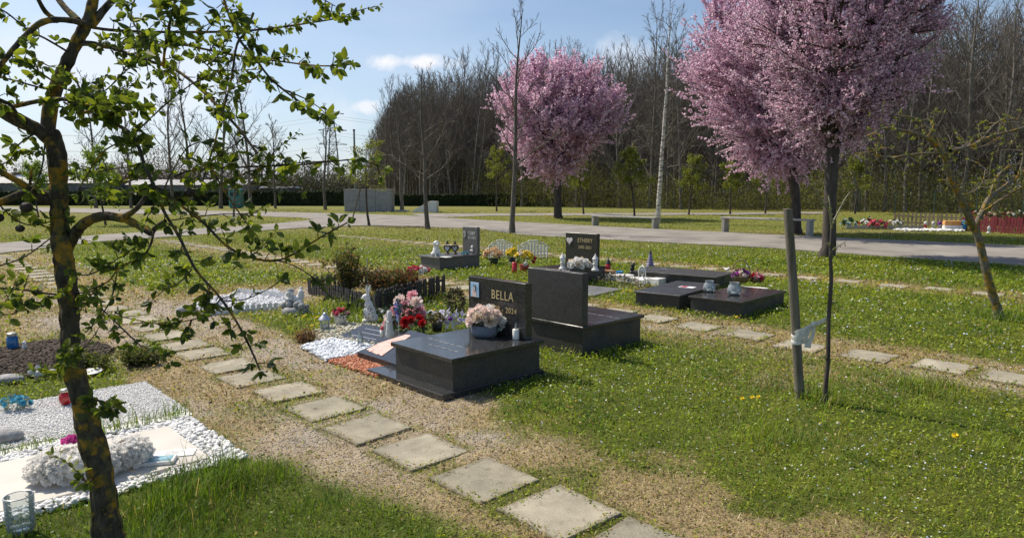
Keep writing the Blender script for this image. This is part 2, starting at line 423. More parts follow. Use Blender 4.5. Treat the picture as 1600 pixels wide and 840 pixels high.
# ------------------------------------------------------------------ ground: one sheet
def axis(lo, hi, d0, far_lo, far_hi, g=1.06):
    a = list(np.arange(lo, hi, d0)); d = d0
    b = [hi]
    while b[-1] < far_hi: d *= g; b.append(b[-1]+d)
    d = d0; c = [lo]
    while c[-1] > far_lo: d *= g; c.append(c[-1]-d)
    return np.array(sorted(set(c[1:]+a+b)))
xs = axis(-6, 7, 0.05, -900, 900, 1.045); ys = axis(1.2, 11, 0.05, -60, 1500, 1.04)
XX, YY = np.meshgrid(xs, ys); nx, ny = len(xs), len(ys)
gx, gy = XX.ravel(), YY.ravel()
gg, dd, so, n1, n2, n3 = zones(gx, gy)
ZZ = ground_z(gx, gy)
green = np.array([0.070, 0.092, 0.015]); green2 = np.array([0.125, 0.135, 0.024]); straw = np.array([0.33, 0.255, 0.135]); grav = np.array([0.40, 0.34, 0.27]); soil_c = np.array([0.05, 0.038, 0.028])
mixg = np.clip((n1-.3)*2, 0, 1)[:, None]
c = green*(1-mixg)+green2*mixg
c = c*(1-dd[:, None])+straw*dd[:, None]
c = c*(1-gg[:, None])+grav*gg[:, None]
c = c*(1-so[:, None])+soil_c*so[:, None]
farm = sstep(gy, 14, 30)[:, None]
c = c*(1-farm)+(np.array([0.16, 0.18, 0.035])*(1-dd[:, None]*.6)+straw*0.8*dd[:, None]*.6)*farm
idx = (np.arange(ny-1)[:, None]*nx+np.arange(nx-1)[None, :]).ravel()
quads = np.stack([idx, idx+1, idx+nx+1, idx+nx], 1)
gm, nt, b = new_mat('ground'); N, L = nt.nodes, nt.links
a = N.new('ShaderNodeAttribute'); a.attribute_name = 'tint'
t_ = N.new('ShaderNodeTexCoord')
n_a = N.new('ShaderNodeTexNoise'); n_a.inputs['Scale'].default_value = 90; n_a.inputs['Detail'].default_value = 6; n_a.inputs['Roughness'].default_value = .7; L.new(t_.outputs['Object'], n_a.inputs[0])
n_b = N.new('ShaderNodeTexNoise'); n_b.inputs['Scale'].default_value = 3.5; n_b.inputs['Detail'].default_value = 8; n_b.inputs['Roughness'].default_value = .7; L.new(t_.outputs['Object'], n_b.inputs[0])
mr_ = N.new('ShaderNodeMapRange'); mr_.inputs[1].default_value = .3; mr_.inputs[2].default_value = .7; mr_.inputs[3].default_value = .45; mr_.inputs[4].default_value = 1.5; L.new(n_a.outputs[0], mr_.inputs[0])
mr2_ = N.new('ShaderNodeMapRange'); mr2_.inputs[1].default_value = .3; mr2_.inputs[2].default_value = .7; mr2_.inputs[3].default_value = .75; mr2_.inputs[4].default_value = 1.25; L.new(n_b.outputs[0], mr2_.inputs[0])
mm = N.new('ShaderNodeMath'); mm.operation = 'MULTIPLY'; L.new(mr_.outputs[0], mm.inputs[0]); L.new(mr2_.outputs[0], mm.inputs[1])
vm = N.new('ShaderNodeVectorMath'); vm.operation = 'SCALE'; L.new(a.outputs['Color'], vm.inputs[0]); L.new(mm.outputs[0], vm.inputs['Scale'])
L.new(vm.outputs[0], b.inputs['Base Color']); b.inputs['Roughness'].default_value = .95; b.inputs['Specular IOR Level'].default_value = .15
bp = N.new('ShaderNodeBump'); bp.inputs['Strength'].default_value = .9; bp.inputs['Distance'].default_value = .012; L.new(n_a.outputs[0], bp.inputs['Height']); L.new(bp.outputs[0], b.inputs['Normal'])
go = from_np('ground', np.stack([gx, gy, ZZ], 1), [quads], gm, tint=c, smooth=True); tag(go, kind='structure')

# ------------------------------------------------------------------ asphalt walks
def tess(o):
    return o
m_asph = mat('asphalt', (0.17, 0.155, 0.135), (0.31, 0.285, 0.25), scale=.9, rough=.92, bump=.6, bscale=45, detail=14, ramp=(.30, .70), stretch=(1,1,1))
for nm, poly in (('path', P_MAIN), ('path', P_FAR)):
    mb = MB(); n = len(poly)
    mb.add([(x, y, 0.03) for x, y in poly], [tuple(range(n-1, -1, -1))])
    mb.add([(x, y, 0.03) for x, y in poly]+[(x, y, -0.05) for x, y in poly], [(i, (i+1) % n, (i+1) % n+n, i+n) for i in range(n)])
    po = mb.build(nm, m_asph); tag(po, kind='structure')

# ------------------------------------------------------------------ stepping slabs
def slab_mat(name, light, dark, seed):
    """worn concrete: grain, cloudy weathering, dark lichen blotches and a dirty rim"""
    m, nt, b = new_mat(name); N, L = nt.nodes, nt.links; t = N.new('ShaderNodeTexCoord'); oi = N.new('ShaderNodeObjectInfo')
    ad = N.new('ShaderNodeVectorMath'); ad.operation = 'ADD'; sc1 = N.new('ShaderNodeVectorMath'); sc1.operation = 'SCALE'; sc1.inputs[0].default_value = (37, 19, 5); L.new(oi.outputs['Random'], sc1.inputs['Scale']); L.new(t.outputs['Object'], ad.inputs[0]); L.new(sc1.outputs[0], ad.inputs[1])
    def ns(sc_, det, ro=.6):
        n = N.new('ShaderNodeTexNoise'); n.inputs['Scale'].default_value = sc_; n.inputs['Detail'].default_value = det; n.inputs['Roughness'].default_value = ro; L.new(ad.outputs[0], n.inputs['Vector']); return n.outputs[0]
    def ramp(f, a, b_, c1, c2):
        r = N.new('ShaderNodeValToRGB'); e = r.color_ramp.elements; e[0].position = a; e[1].position = b_; e[0].color = rgb(c1); e[1].color = rgb(c2); L.new(f, r.inputs[0]); return r.outputs[0]
    base = ramp(ns(6, 12, .68), .36, .66, light, dark)
    grain = ramp(ns(150, 6, .7), .3, .7, (.68,.67,.64), (1.18,1.18,1.18)); blot = ramp(ns(13, 10, .72), .56, .70, (1,1,1), (.50,.48,.43)); big = ramp(ns(2.6, 3), .35, .65, (.84,.84,.82), (1.12,1.10,1.06))
    cur = base
    for x in (grain, blot, big):
        k = N.new('ShaderNodeMixRGB'); k.blend_type = 'MULTIPLY'; k.inputs[0].default_value = 1; L.new(cur, k.inputs[1]); L.new(x, k.inputs[2]); cur = k.outputs[0]
    # soil on the rim
    sp = N.new('ShaderNodeSeparateXYZ'); L.new(t.outputs['Object'], sp.inputs[0])
    def M(op, a, b_=None):
        k = N.new('ShaderNodeMath'); k.operation = op
        for i, v in enumerate((a, b_)):
            if v is None: continue
            if isinstance(v, (int, float)): k.inputs[i].default_value = v
            else: L.new(v, k.inputs[i])
        return k.outputs[0]
    d = M('MAXIMUM', M('ABSOLUTE', sp.outputs[0]), M('ABSOLUTE', sp.outputs[1])); d = M('ADD', d, M('MULTIPLY', M('SUBTRACT', ns(24, 6), .5), .09))
    rim = N.new('ShaderNodeMapRange'); rim.inputs[1].default_value = .175; rim.inputs[2].default_value = .215; rim.inputs[4].default_value = .75; L.new(d, rim.inputs[0])
    k = N.new('ShaderNodeMixRGB'); L.new(rim.outputs[0], k.inputs[0]); L.new(cur, k.inputs[1]); k.inputs[2].default_value = (.17,.145,.095,1)
    L.new(k.outputs[0], b.inputs['Base Color']); b.inputs['Roughness'].default_value = .92; b.inputs['Specular IOR Level'].default_value = .2
    bp = N.new('ShaderNodeBump'); bp.inputs['Strength'].default_value = .7; bp.inputs['Distance'].default_value = .006; L.new(ns(120, 8, .75), bp.inputs['Height']); L.new(bp.outputs[0], b.inputs['Normal'])
    return m
m_slab = slab_mat('concrete_slab', (.40,.37,.29), (.29,.265,.21), 1)
m_slab2 = slab_mat('concrete_slab_light', (.45,.415,.33), (.33,.30,.24), 2)
row_name = {1: 'the gravelly strip past the graves', 2: 'the grass beyond the black headstones', 3: 'the lawn near the asphalt walk'}
def slab_mesh(seed):
    q = random.Random(seed); h = SLAB_HALF; pts = []
    for (ax, ay), (bx, by) in (((-h,-h),(h,-h)), ((h,-h),(h,h)), ((h,h),(-h,h)), ((-h,h),(-h,-h))):
        for k in range(9):
            f = k/9; e = 0.003 if k else 0.009
            pts.append((ax+(bx-ax)*f+q.uniform(-e, e), ay+(by-ay)*f+q.uniform(-e, e)))
    mb = MB(); n = len(pts)
    rings = [(1.0, -0.04), (1.0, 0.021), (0.982, 0.028)]
    v = [(x*k, y*k, z) for k, z in rings for x, y in pts]
    f = [(r*n+i, r*n+(i+1) % n, (r+1)*n+(i+1) % n, (r+1)*n+i) for r in range(2) for i in range(n)]
    f.append(tuple(range(2*n, 3*n)))
    mb.add(v, f); return mb
protos = [slab_mesh(i) for i in range(5)]
ord_word = ['first','second','third','fourth','fifth','sixth','seventh','eighth','ninth','tenth','eleventh','twelfth','thirteenth','fourteenth','fifteenth','sixteenth','seventeenth','eighteenth','nineteenth','twentieth']
def ordinal(n):
    if n <= 20: return ord_word[n-1]
    tens = {2:'twenty', 3:'thirty', 4:'forty'}[n//10]
    return {2:'twentieth',3:'thirtieth',4:'fortieth'}[n//10] if n % 10 == 0 else tens+'-'+ord_word[n % 10-1]
slab_me = [p.build('stepping_stone', m_slab if i % 2 == 0 else m_slab2) for i, p in enumerate(protos)]
used = 0; SL = []
def visible(p):
    return abs(p[0]) < p[1]*0.78+0.3 and p[1] > 2.3
cnt = {1: 0, 2: 0, 3: 0}
start = {1: 'bottom', 2: 'right', 3: 'right'}
in_g, in_s, in_f = 'in the gravel row past the graves', 'in the row behind the stake', 'in the row near the walk'
rowph = {1: in_g, 2: in_s, 3: in_f}
for i, (p, rw) in enumerate(SLABS):
    if not visible(p): continue
    cnt[rw] += 1
    src = slab_me[i % 5]
    o = src if used < 5 and i < 5 and False else src.copy()
    col.objects.link(o)
    o.location = (p[0], p[1], float(ground_z(np.array([p[0]]), np.array([p[1]]))[0])*0.8-.014)
    o.rotation_euler = (rnd.uniform(-.012,.012), rnd.uniform(-.012,.012), AX+(rnd.randrange(4))*math.pi/2+rnd.uniform(-.05,.05))
    tag(o, f'{ordinal(cnt[rw])} concrete slab from the {start[rw]} {rowph[rw]}', 'paving slab', 'stepping slabs laid in the '+{1:'gravel row', 2:'grass row', 3:'far row'}[rw])
for o in slab_me: bpy.data.objects.remove(o)
# ------------------------------------------------------------------ grass: one mass of blades and small leaves
TREE_BASES = [(G(1290,402), .35), (G(1250,620), .12), (G(1290,628), .12), (G(1560,500), .3), (G(668,358), .5), (G(800,365), .5), (G(872,341), .6), (G(1245,365), .5), (G(1027,348), .5)]
TUFTS = [(G(330,765), .13, 2.0), (G(255,652), .13, 2.6), (G(190,668), .08, 1.8), (G(330,690), .12, 2.2), (G(395,745), .13, 2.4), (G(240,800), .16, 2.6), (G(300,835), .2, 2.2), (G(20,668), .14, 2.2), (G(100,672), .08, 2.2),
         (G(1300,640), .12, 1.6), (G(1215,690), .14, 2.2), (G(1450,610), .25, 1.8), (G(1570,700), .2, 2.0), (G(1180,655), .15, 1.8), (G(860,560), .25, 1.8), (G(960,560), .3, 1.6), (G(760,600), .2, 1.8), (G(560,470), .5, 2.2), (G(520,490), .4, 2.2), (G(650,470), .4, 2.0), (G(700,490), .4, 1.8)]
def excl_mask(x, y):
    m = np.zeros(x.shape, bool)
    for (p, rw) in SLABS:
        if p[1] < 25: 
            h = SLAB_HALF-0.018+0.09*(vnoise(x*17, y*17, 77)-.62)
            m |= rect_mask(x, y, p[0], p[1], -h, h, -h, h)
    for (o, x0, x1, y0, y1, rz) in FOOT: m |= rect_mask(x, y, o[0], o[1], x0, x1, y0, y1, rz, -0.01)
    for pl in (PEBBLE_POLY, GRAVEL_POLY, WPEB_POLY, ORANGE_POLY, P_MAIN, P_FAR, ETH_TILES): m |= in_poly(x, y, pl)
    for pl in (WPEB2_POLY, MIX_POLY, SOIL_POLY): m |= in_poly(x, y, pl) & (nr.random(x.shape) < .92)
    return m
def scatter(n, y0, y1, power, seed, pad=1.5):
    g = np.random.default_rng(seed)
    yy = np.linspace(y0, y1, 4000); w = (1.6*yy+2*pad)*yy**(-power); cdf = np.cumsum(w); cdf /= cdf[-1]
    y = np.interp(g.random(n), cdf, yy); x = (g.random(n)*2-1)*(0.8*y+pad)
    return x, y, g
def make_grass():
    x, y, g = scatter(900000, 2.15, 60, 1.5, 5)
    ex = excl_mask(x, y); x, y = x[~ex], y[~ex]
    gr, dr, so, n1, n2, n3 = zones(x, y)
    s, t = st(x, y)
    # keep chance: stony ground is nearly bare, straw is thin
    keep = (1-gr*0.90)*(1-dr*0.05)
    keep *= np.where(y > 25, 0.6, 1)
    lush = np.clip((n2-.35)*2.5, 0, 1)*.5+.5
    k = g.random(len(x)) < keep*(0.6+.4*lush)
    x, y, gr, dr, n1, n2, n3, s, t = [q[k] for q in (x, y, gr, dr, n1, n2, n3, s, t)]
    n = len(x)
    tall = 1+0.9*np.clip((n1-.5)*3, 0, 1)*(1-dr)
    leftlawn = ((t < 1.75) & (s < 5.2) & (s > -1)).astype(float)*(1-dr)
    tall *= 1+leftlawn*(0.15+.9*np.clip((n2-.4)*4, 0, 1))
    for (p, r_, a_) in TUFTS: tall *= 1+(a_-1)*np.exp(-((x-p[0])**2+(y-p[1])**2)/(2*r_**2))
    for (p, r_) in TREE_BASES: tall *= 1+.7*np.exp(-((x-p[0])**2+(y-p[1])**2)/(2*r_**2))
    tall *= (1-.30*dr)*(1-.3*gr)
    sc_ = np.clip(y/3.2, 1, 9)**0.85
    isleaf = (g.random(n) < np.where(tall > 1.9, .15, .58)*(1-.5*leftlawn)) & (y < 16)
    hgt = (0.014+0.03*g.random(n)**1.5)*tall*(.6+.9*vnoise(x*9, y*9, 12))*np.clip(sc_, 1, 2.4)**.55
    wid = 0.0028*(0.7+.7*g.random(n))*sc_**0.95
    az = g.random(n)*2*np.pi
    lean = (0.25+0.75*g.random(n))*hgt*np.where(dr > .5, 1.5, 1.0)
    dx, dy = np.cos(az), np.sin(az); px_, py_ = -dy, dx
    z0 = ground_z(x, y)-0.003
    # colours
    u = g.random(n)
    gc1 = np.array([0.068, 0.160, 0.012]); gc2 = np.array([0.25, 0.34, 0.024]); yl = np.array([0.38, 0.39, 0.035]); strw = np.array([0.44, 0.34, 0.17]); brn = np.array([0.19, 0.13, 0.065])
    hf = fbm(x*5.5, y*5.5, 91, 3); mixv = np.clip((n1-.35)*1.1+(hf-.5)*2.2+0.1+0.4*(u-.5), 0, 1)[:, None]
    c = gc2*(1-mixv)+gc1*mixv
    yy_ = (g.random(n) < .12+.38*sstep(fbm(x*.75, y*.75, 71, 3), .46, .62)*(1-leftlawn))[:, None]; c = np.where(yy_, c*.35+yl*.65, c)
    isdry = (g.random(n) < np.clip(dr*.74+.05, 0, .85))[:, None]
    c = np.where(isdry, np.where((g.random(n) < .25)[:, None], brn, strw), c)
    farf = sstep(y, 12, 30)[:, None]*.45; c = c*(1-farf)+np.array([.22,.24,.05])*farf
    deep = (leftlawn*.6)[:, None]; c = np.where(isdry, c, c*(1-deep)+gc1*deep)
    c *= (0.45+.95*g.random(n))[:, None]
    # blades: 5 points, 1 quad + 1 tri
    B = ~isleaf; 
    def blade(sel):
        X, Y, Z = x[sel], y[sel], z0[sel]; h, w, l = hgt[sel], wid[sel], lean[sel]; ax, ay, bx, by = dx[sel], dy[sel], px_[sel], py_[sel]
        m = len(X); V = np.zeros((m, 5, 3))
        V[:, 0] = np.stack([X-bx*w/2, Y-by*w/2, Z], 1); V[:, 1] = np.stack([X+bx*w/2, Y+by*w/2, Z], 1)
        mx_, my_ = X+ax*l*.35, Y+ay*l*.35
        V[:, 2] = np.stack([mx_+bx*w*.42, my_+by*w*.42, Z+h*.62], 1); V[:, 3] = np.stack([mx_-bx*w*.42, my_-by*w*.42, Z+h*.62], 1)
        V[:, 4] = np.stack([X+ax*l, Y+ay*l, Z+h*(1-.12)], 1)
        return V
    V1 = blade(B); m1 = len(V1); b1 = np.arange(m1)*5
    q1 = np.stack([b1, b1+1, b1+2, b1+3], 1); t1 = np.stack([b1+3, b1+2, b1+4], 1)
    # small leaves (speedwell, clover): diamonds held at random tilts
    X, Y, Z = x[isleaf], y[isleaf], z0[isleaf]; m2 = len(X)
    ls = (0.0048+.0065*g.random(m2)**1.5)*sc_[isleaf]*.9; hz = Z+.006+.030*g.random(m2)*tall[isleaf]*np.clip(sc_[isleaf], 1, 1.5)
    d1 = g.normal(size=(m2, 3)); d1[:, 2] *= .45; d1 /= np.linalg.norm(d1, axis=1)[:, None]
    d2 = g.normal(size=(m2, 3)); d2[:, 2] *= .45; d2 -= (d1*d2).sum(1)[:, None]*d1; d2 /= np.linalg.norm(d2, axis=1)[:, None]
    C = np.stack([X, Y, hz], 1); V2 = np.stack([C-d1*ls[:, None], C+d2*ls[:, None]*.65, C+d1*ls[:, None], C-d2*ls[:, None]*.65], 1)
    b2 = m1*5+np.arange(m2)*4; q2 = np.stack([b2, b2+1, b2+2, b2+3], 1)
    cc = np.concatenate([np.repeat(c[B], 5, 0), np.repeat(c[isleaf], 4, 0)])
    V = np.concatenate([V1.reshape(-1, 3), V2.reshape(-1, 3)])
    o = from_np('grass', V, [q1, q2, t1], attr_mat('grass', trans=.42, tboost=1.25, rough=.5, spec=.35), tint=cc)
    tag(o, 'short spring lawn with clover and straw patches', 'grass', kind='stuff')
make_grass()
def make_thatch():
    # withered stalks lying about in the dry strips
    x, y, g = scatter(230000, 2.15, 16, 1.5, 65, .5); ex = excl_mask(x, y); x, y = x[~ex], y[~ex]
    gr, dr, so, n1, n2, n3 = zones(x, y); k = g.random(len(x)) < np.clip(dr*1.1-.15, 0, 1)*(1-.75*gr); x, y = x[k], y[k]; n = len(x)
    sc_ = np.clip(y/3.2, 1, 4)**.8; L = (.012+.035*g.random(n)**1.6)*sc_**.6; w = .0011*sc_*(.7+.8*g.random(n)); a = g.random(n)*6.283; d = np.stack([np.cos(a), np.sin(a), g.random(n)*.45], 1); p = np.stack([-np.sin(a), np.cos(a), np.zeros(n)], 1)
    b = np.stack([x, y, ground_z(x, y)+.002+.012*g.random(n)], 1); m = b+d*(L*.5)[:, None]+np.array([0,0,1])*(L*.12)[:, None]; e = b+d*L[:, None]
    V = np.stack([b-p*w[:, None], b+p*w[:, None], m+p*w[:, None], m-p*w[:, None], e], 1); i = np.arange(n)*5
    pal = np.array([(.52,.41,.22),(.42,.31,.15),(.60,.50,.30),(.22,.15,.08),(.34,.28,.11),(.16,.12,.06)]); c = pal[g.integers(0, 6, n)]*(.7+.5*g.random(n))[:, None]
    o = from_np('thatch', V.reshape(-1, 3), [np.stack([i, i+1, i+2, i+3], 1), np.stack([i+3, i+2, i+4], 1)], attr_mat('straw', trans=.2, tboost=1.0, rough=.7), tint=np.repeat(c, 5, 0))
    tag(o, 'withered straw lying in the dry strips along the slabs', 'dead grass', kind='stuff')
make_thatch()

def make_specks():
    # tiny pale blue and white flowers in the lawn
    x, y, g = scatter(42000, 2.3, 24, 1.35, 15)
    ex = excl_mask(x, y); x, y = x[~ex], y[~ex]
    gr, dr, so, n1, n2, n3 = zones(x, y)
    dn = np.clip((fbm(x*1.3, y*1.3, 63)-.40)*4.5, 0.03, 1)*(1-dr)*(1-gr)
    s, t = st(x, y); dn *= (t > 2.6)
    k = g.random(len(x)) < dn*.45; x, y = x[k], y[k]; n = len(x)
    r = .0042*np.clip(y/3.4, 1, 4)**.85*(.7+.6*g.random(n)); z = ground_z(x, y)+.03+.03*g.random(n)
    an = np.arange(5)*2*np.pi/5
    tl = g.normal(size=(n, 2))*.35
    V = np.zeros((n, 5, 3))
    for i, a_ in enumerate(an):
        ox, oy = r*np.cos(a_), r*np.sin(a_); V[:, i] = np.stack([x+ox, y+oy, z+ox*tl[:, 0]+oy*tl[:, 1]], 1)
    c = np.where((g.random(n) < .6)[:, None], np.array([.55, .62, .8]), np.array([.8, .8, .76]))
    o = from_np('lawn_flowers', V.reshape(-1, 3), [np.arange(n*5).reshape(n, 5)], attr_mat('speedwell', trans=.3, tboost=1), tint=np.repeat(c, 5, 0))
    tag(o, 'tiny pale blue and white flowers sprinkled through the lawn', 'wild flowers', kind='stuff')
    # far yellow dandelions in the meadow, beyond counting
    g = np.random.default_rng(33); n = 2600
    x = g.uniform(-30, 45, n); y = g.uniform(34, 66, n); k = (~in_poly(x, y, P_MAIN)) & (~in_poly(x, y, P_FAR)) & (fbm(x*.15, y*.2, 8) > .45) & (y > 38); x, y = x[k], y[k]; n = len(x)
    r = .05*(.6+.6*g.random(n)); z = np.full(n, .05)
    V = np.zeros((n, 5, 3))
    for i, a_ in enumerate(an): V[:, i] = np.stack([x+r*np.cos(a_), y+r*np.sin(a_)*.6, z+r*np.sin(a_)*.8], 1)
    o = from_np('meadow_flowers', V.reshape(-1, 3), [np.arange(n*5).reshape(n, 5)], mat('dandelion_far', (.55, .42, .03)))
    tag(o, 'haze of yellow dandelions over the far meadow in front of the hedge', 'wild flowers', kind='stuff')
make_specks()

# ------------------------------------------------------------------ stones
def ico(sub):
    t = (1+5**.5)/2
    v = [(-1,t,0),(1,t,0),(-1,-t,0),(1,-t,0),(0,-1,t),(0,1,t),(0,-1,-t),(0,1,-t),(t,0,-1),(t,0,1),(-t,0,-1),(-t,0,1)]
    f = [(0,11,5),(0,5,1),(0,1,7),(0,7,10),(0,10,11),(1,5,9),(5,11,4),(11,10,2),(10,7,6),(7,1,8),(3,9,4),(3,4,2),(3,2,6),(3,6,8),(3,8,9),(4,9,5),(2,4,11),(6,2,10),(8,6,7),(9,8,1)]
    v = [np.array(p)/np.linalg.norm(p) for p in v]
    for _ in range(sub):
        c = {}; nf = []
        def mid(a, b):
            k = (min(a, b), max(a, b))
            if k not in c: m = v[a]+v[b]; v.append(m/np.linalg.norm(m)); c[k] = len(v)-1
            return c[k]
        for a, b, d in f:
            p, q, r_ = mid(a, b), mid(b, d), mid(d, a); nf += [(a,p,r_),(b,q,p),(d,r_,q),(p,q,r_)]
        f = nf
    return np.array(v), np.array(f)
ICO0 = ico(0); ICO1 = ico(1); ICO2 = ico(2)
OCT = (np.array([(1,0,0),(0,1,0),(-1,0,0),(0,-1,0),(0,0,1),(0,0,-1)], float), np.array([(0,1,4),(1,2,4),(2,3,4),(3,0,4),(1,0,5),(2,1,5),(3,2,5),(0,3,5)]))
def stones(name, C, size, base, material, tints, flat=.6, jitter=.18, smooth=True, parent=None, seed=1):
    g = np.random.default_rng(seed); V0, F0 = base; n = len(C); m = len(V0)
    V = np.repeat(V0[None], n, 0)*(1+jitter*g.normal(size=(n, m, 1))*.6)
    V = V*np.stack([.75+.5*g.random(n), .75+.5*g.random(n), flat*(.8+.4*g.random(n))], 1)[:, None, :]
    a = g.random(n)*6.283; ca, sa = np.cos(a)[:, None], np.sin(a)[:, None]
    t = g.normal(size=n)*.35; ct, stn = np.cos(t)[:, None], np.sin(t)[:, None]
    y_, z_ = V[..., 1]*ct-V[..., 2]*stn, V[..., 1]*stn+V[..., 2]*ct; x_ = V[..., 0]
    V = np.stack([x_*ca-y_*sa, x_*sa+y_*ca, z_], -1)*size[:, None, None]+C[:, None, :]
    F = (F0[None]+np.arange(n)[:, None, None]*m).reshape(-1, 3)
    return from_np(name, V.reshape(-1, 3), [F], material, parent, tint=np.repeat(tints, m, 0), smooth=smooth)
m_stone = attr_mat('stone', trans=0.0, rough=.85, spec=.2)
def poly_scatter(poly, n, seed):
    g = np.random.default_rng(seed); p = np.array(poly); lo, hi = p.min(0), p.max(0)
    out = np.zeros((0, 2))
    while len(out) < n:
        q = g.random((n*3, 2))*(hi-lo)+lo; out = np.concatenate([out, q[in_poly(q[:, 0], q[:, 1], poly)]])
    return out[:n], g
def path_gravel():
    x, y, g = scatter(200000, 2.3, 14, 1.3, 25, .5)
    ex = np.zeros(x.shape, bool)
    for (p, rw) in SLABS:
        if p[1] < 15: ex |= rect_mask(x, y, p[0], p[1], -.2, .2, -.2, .2)
    for (o, x0, x1, y0, y1, rz) in FOOT: ex |= rect_mask(x, y, o[0], o[1], x0, x1, y0, y1, rz)
    for pl in (PEBBLE_POLY, GRAVEL_POLY, WPEB_POLY, ORANGE_POLY): ex |= in_poly(x, y, pl)
    gr, dr, so, n1, n2, n3 = zones(x, y)
    k = (~ex) & (g.random(len(x)) < np.clip(gr*1.1-.12, 0, 1)); x, y = x[k], y[k]; n = len(x)
    size = (.0032+.0042*g.random(n)**2)*np.clip(y/3.5, 1, 4)**.6
    pal = np.array([(.52,.46,.38),(.40,.34,.27),(.64,.58,.49),(.30,.25,.20),(.54,.43,.33)])
    c = pal[g.integers(0, 5, n)]*(.8+.4*g.random(n))[:, None]
    o = stones('path_gravel', np.stack([x, y, ground_z(x, y)+.002], 1), size, OCT, m_stone, c, seed=4, smooth=False)
    tag(o, 'fine beige gravel along the row of stepping slabs', 'gravel', kind='stuff')
path_gravel()
def patch(poly, n, s0, s1, pal, base, name, label, seed, zb=.01, zr=.02, hole=None, smooth=True):
    q, g = poly_scatter(poly, n, seed)
    if hole is not None: q = q[~in_poly(q[:, 0], q[:, 1], hole)]
    n = len(q); pal = np.array(pal); c = pal[g.integers(0, len(pal), n)]*(.86+.2*g.random(n))[:, None]
    C = np.stack([q[:, 0], q[:, 1], ground_z(q[:, 0], q[:, 1])+zb+zr*g.random(n)], 1)
    o = stones(name, C, s0+(s1-s0)*g.random(n), base, m_stone, c, seed=seed, smooth=smooth)
    tag(o, label, 'gravel' if 'gravel' in name else 'pebbles', kind='stuff'); return o
WHITE = [(.86,.85,.82),(.80,.79,.76),(.88,.87,.84),(.72,.72,.70)]
WSLAB_POLY = loc_poly(O_WS, -0.74, 0.0, -1.2, 0.0)
patch(PEBBLE_POLY, 7000, .009, .017, WHITE, ICO1, 'white_pebbles', 'large rounded white pebbles bordering the cream slab in the left foreground', 3, .008, .022, hole=loc_poly(O_WS, -.735, -.005, -1.2, -.005))
patch(GRAVEL_POLY, 42000, .0045, .0085, WHITE, OCT, 'white_gravel', 'bed of fine white gravel on the plot behind the white flower cushion', 5, .006, .014, smooth=True)
patch(WPEB_POLY, 1900, .011, .02, [(.74,.77,.8),(.82,.84,.85),(.62,.66,.7)], ICO1, 'white_pebbles', 'bright white pebbles beside the orange gravel near the stepping slabs', 7, .012, .03)
patch(ORANGE_POLY, 3600, .008, .015, [(.50,.19,.10),(.58,.26,.15),(.42,.15,.09),(.60,.34,.22)], ICO0, 'orange_gravel', 'orange brick-coloured gravel at the foot of the shiny black plaque', 9, .008, .02)
patch(MIX_POLY, 1800, .012, .022, [(.6,.56,.44),(.7,.68,.6),(.5,.46,.36),(.42,.4,.3)], ICO0, 'pale_pebbles', 'mossy cream pebbles scattered round the glass lantern and the rabbit', 13, .005, .015)
patch(WPEB2_POLY, 2600, .014, .026, [(.8,.8,.82),(.7,.7,.72),(.85,.85,.85)], ICO0, 'white_pebbles', 'white pebbles inside the low white edging on the left plot', 15, .01, .04)
# dark dug soil under the candle plate
q, g = poly_scatter(SOIL_POLY, 5000, 21)
hz = .05*np.exp(-((q[:, 0]-G(60,555)[0])**2+(q[:, 1]-G(60,555)[1])**2)/.5)
o = stones('dug_soil', np.stack([q[:, 0], q[:, 1], hz+.01*g.random(len(q))], 1), .008+.016*g.random(len(q)), ICO0, m_stone, np.array([.075,.056,.042])*(.6+.8*g.random(len(q)))[:, None], seed=8)
tag(o, 'dark crumbly soil heaped under the blue candle plate', 'soil', kind='stuff')
# ------------------------------------------------------------------ trees
class Tubes:
    def __init__(s): s.V = []; s.F = []; s.n = 0
    def add(s, P, Rr, k=4):
        P = np.asarray(P, float); Rr = np.asarray(Rr, float); n = len(P)
        T = np.gradient(P, axis=0); T /= np.linalg.norm(T, axis=1)[:, None]+1e-9
        ref = np.array([0.13, 0.31, 1.0]) if abs(T[0, 2]) < .9 else np.array([1., .2, .1])
        A = np.cross(T, ref); A /= np.linalg.norm(A, axis=1)[:, None]+1e-9; B = np.cross(T, A)
        a = np.arange(k)*2*np.pi/k
        V = P[:, None]+Rr[:, None, None]*(A[:, None]*np.cos(a)[None, :, None]+B[:, None]*np.sin(a)[None, :, None])
        i = np.arange(n-1)[:, None]*k; j = np.arange(k)[None]
        F = np.stack([i+j, i+(j+1) % k, i+k+(j+1) % k, i+k+j], -1).reshape(-1, 4)+s.n
        s.V.append(V.reshape(-1, 3)); s.F.append(F); s.n += n*k
    def build(s, name, material, parent=None):
        return from_np(name, np.concatenate(s.V), [np.concatenate(s.F)], material, parent, smooth=True)
def unit(v): return v/(np.linalg.norm(v)+1e-9)
def wander(p, d, L, nseg, bend, up, g):
    """a crooked line from p along d, drawn up (or down) as it goes"""
    P = [np.array(p, float)]; d = unit(np.array(d, float))
    for i in range(nseg):
        d = unit(d+g.normal(size=3)*bend+np.array([0, 0, up])); P.append(P[-1]+d*L/nseg)
    return np.array(P)
def interp(P, f):
    q = f*(len(P)-1); i = min(int(q), len(P)-2); return P[i]+(P[i+1]-P[i])*(q-i)
m_bark_grey = mat('bark_grey', (.16,.14,.115), (.085,.075,.06), scale=14, rough=.95, bump=.6, bscale=30, stretch=(1,1,.25))
m_bark_dark = mat('bark_dark', (.045,.036,.03), (.085,.07,.06), scale=12, rough=.95, bump=.6, bscale=30, stretch=(1,1,.3))
m_bark_wood = mat('bark_wood', (.19,.168,.142), (.115,.10,.085), scale=3, rough=1)
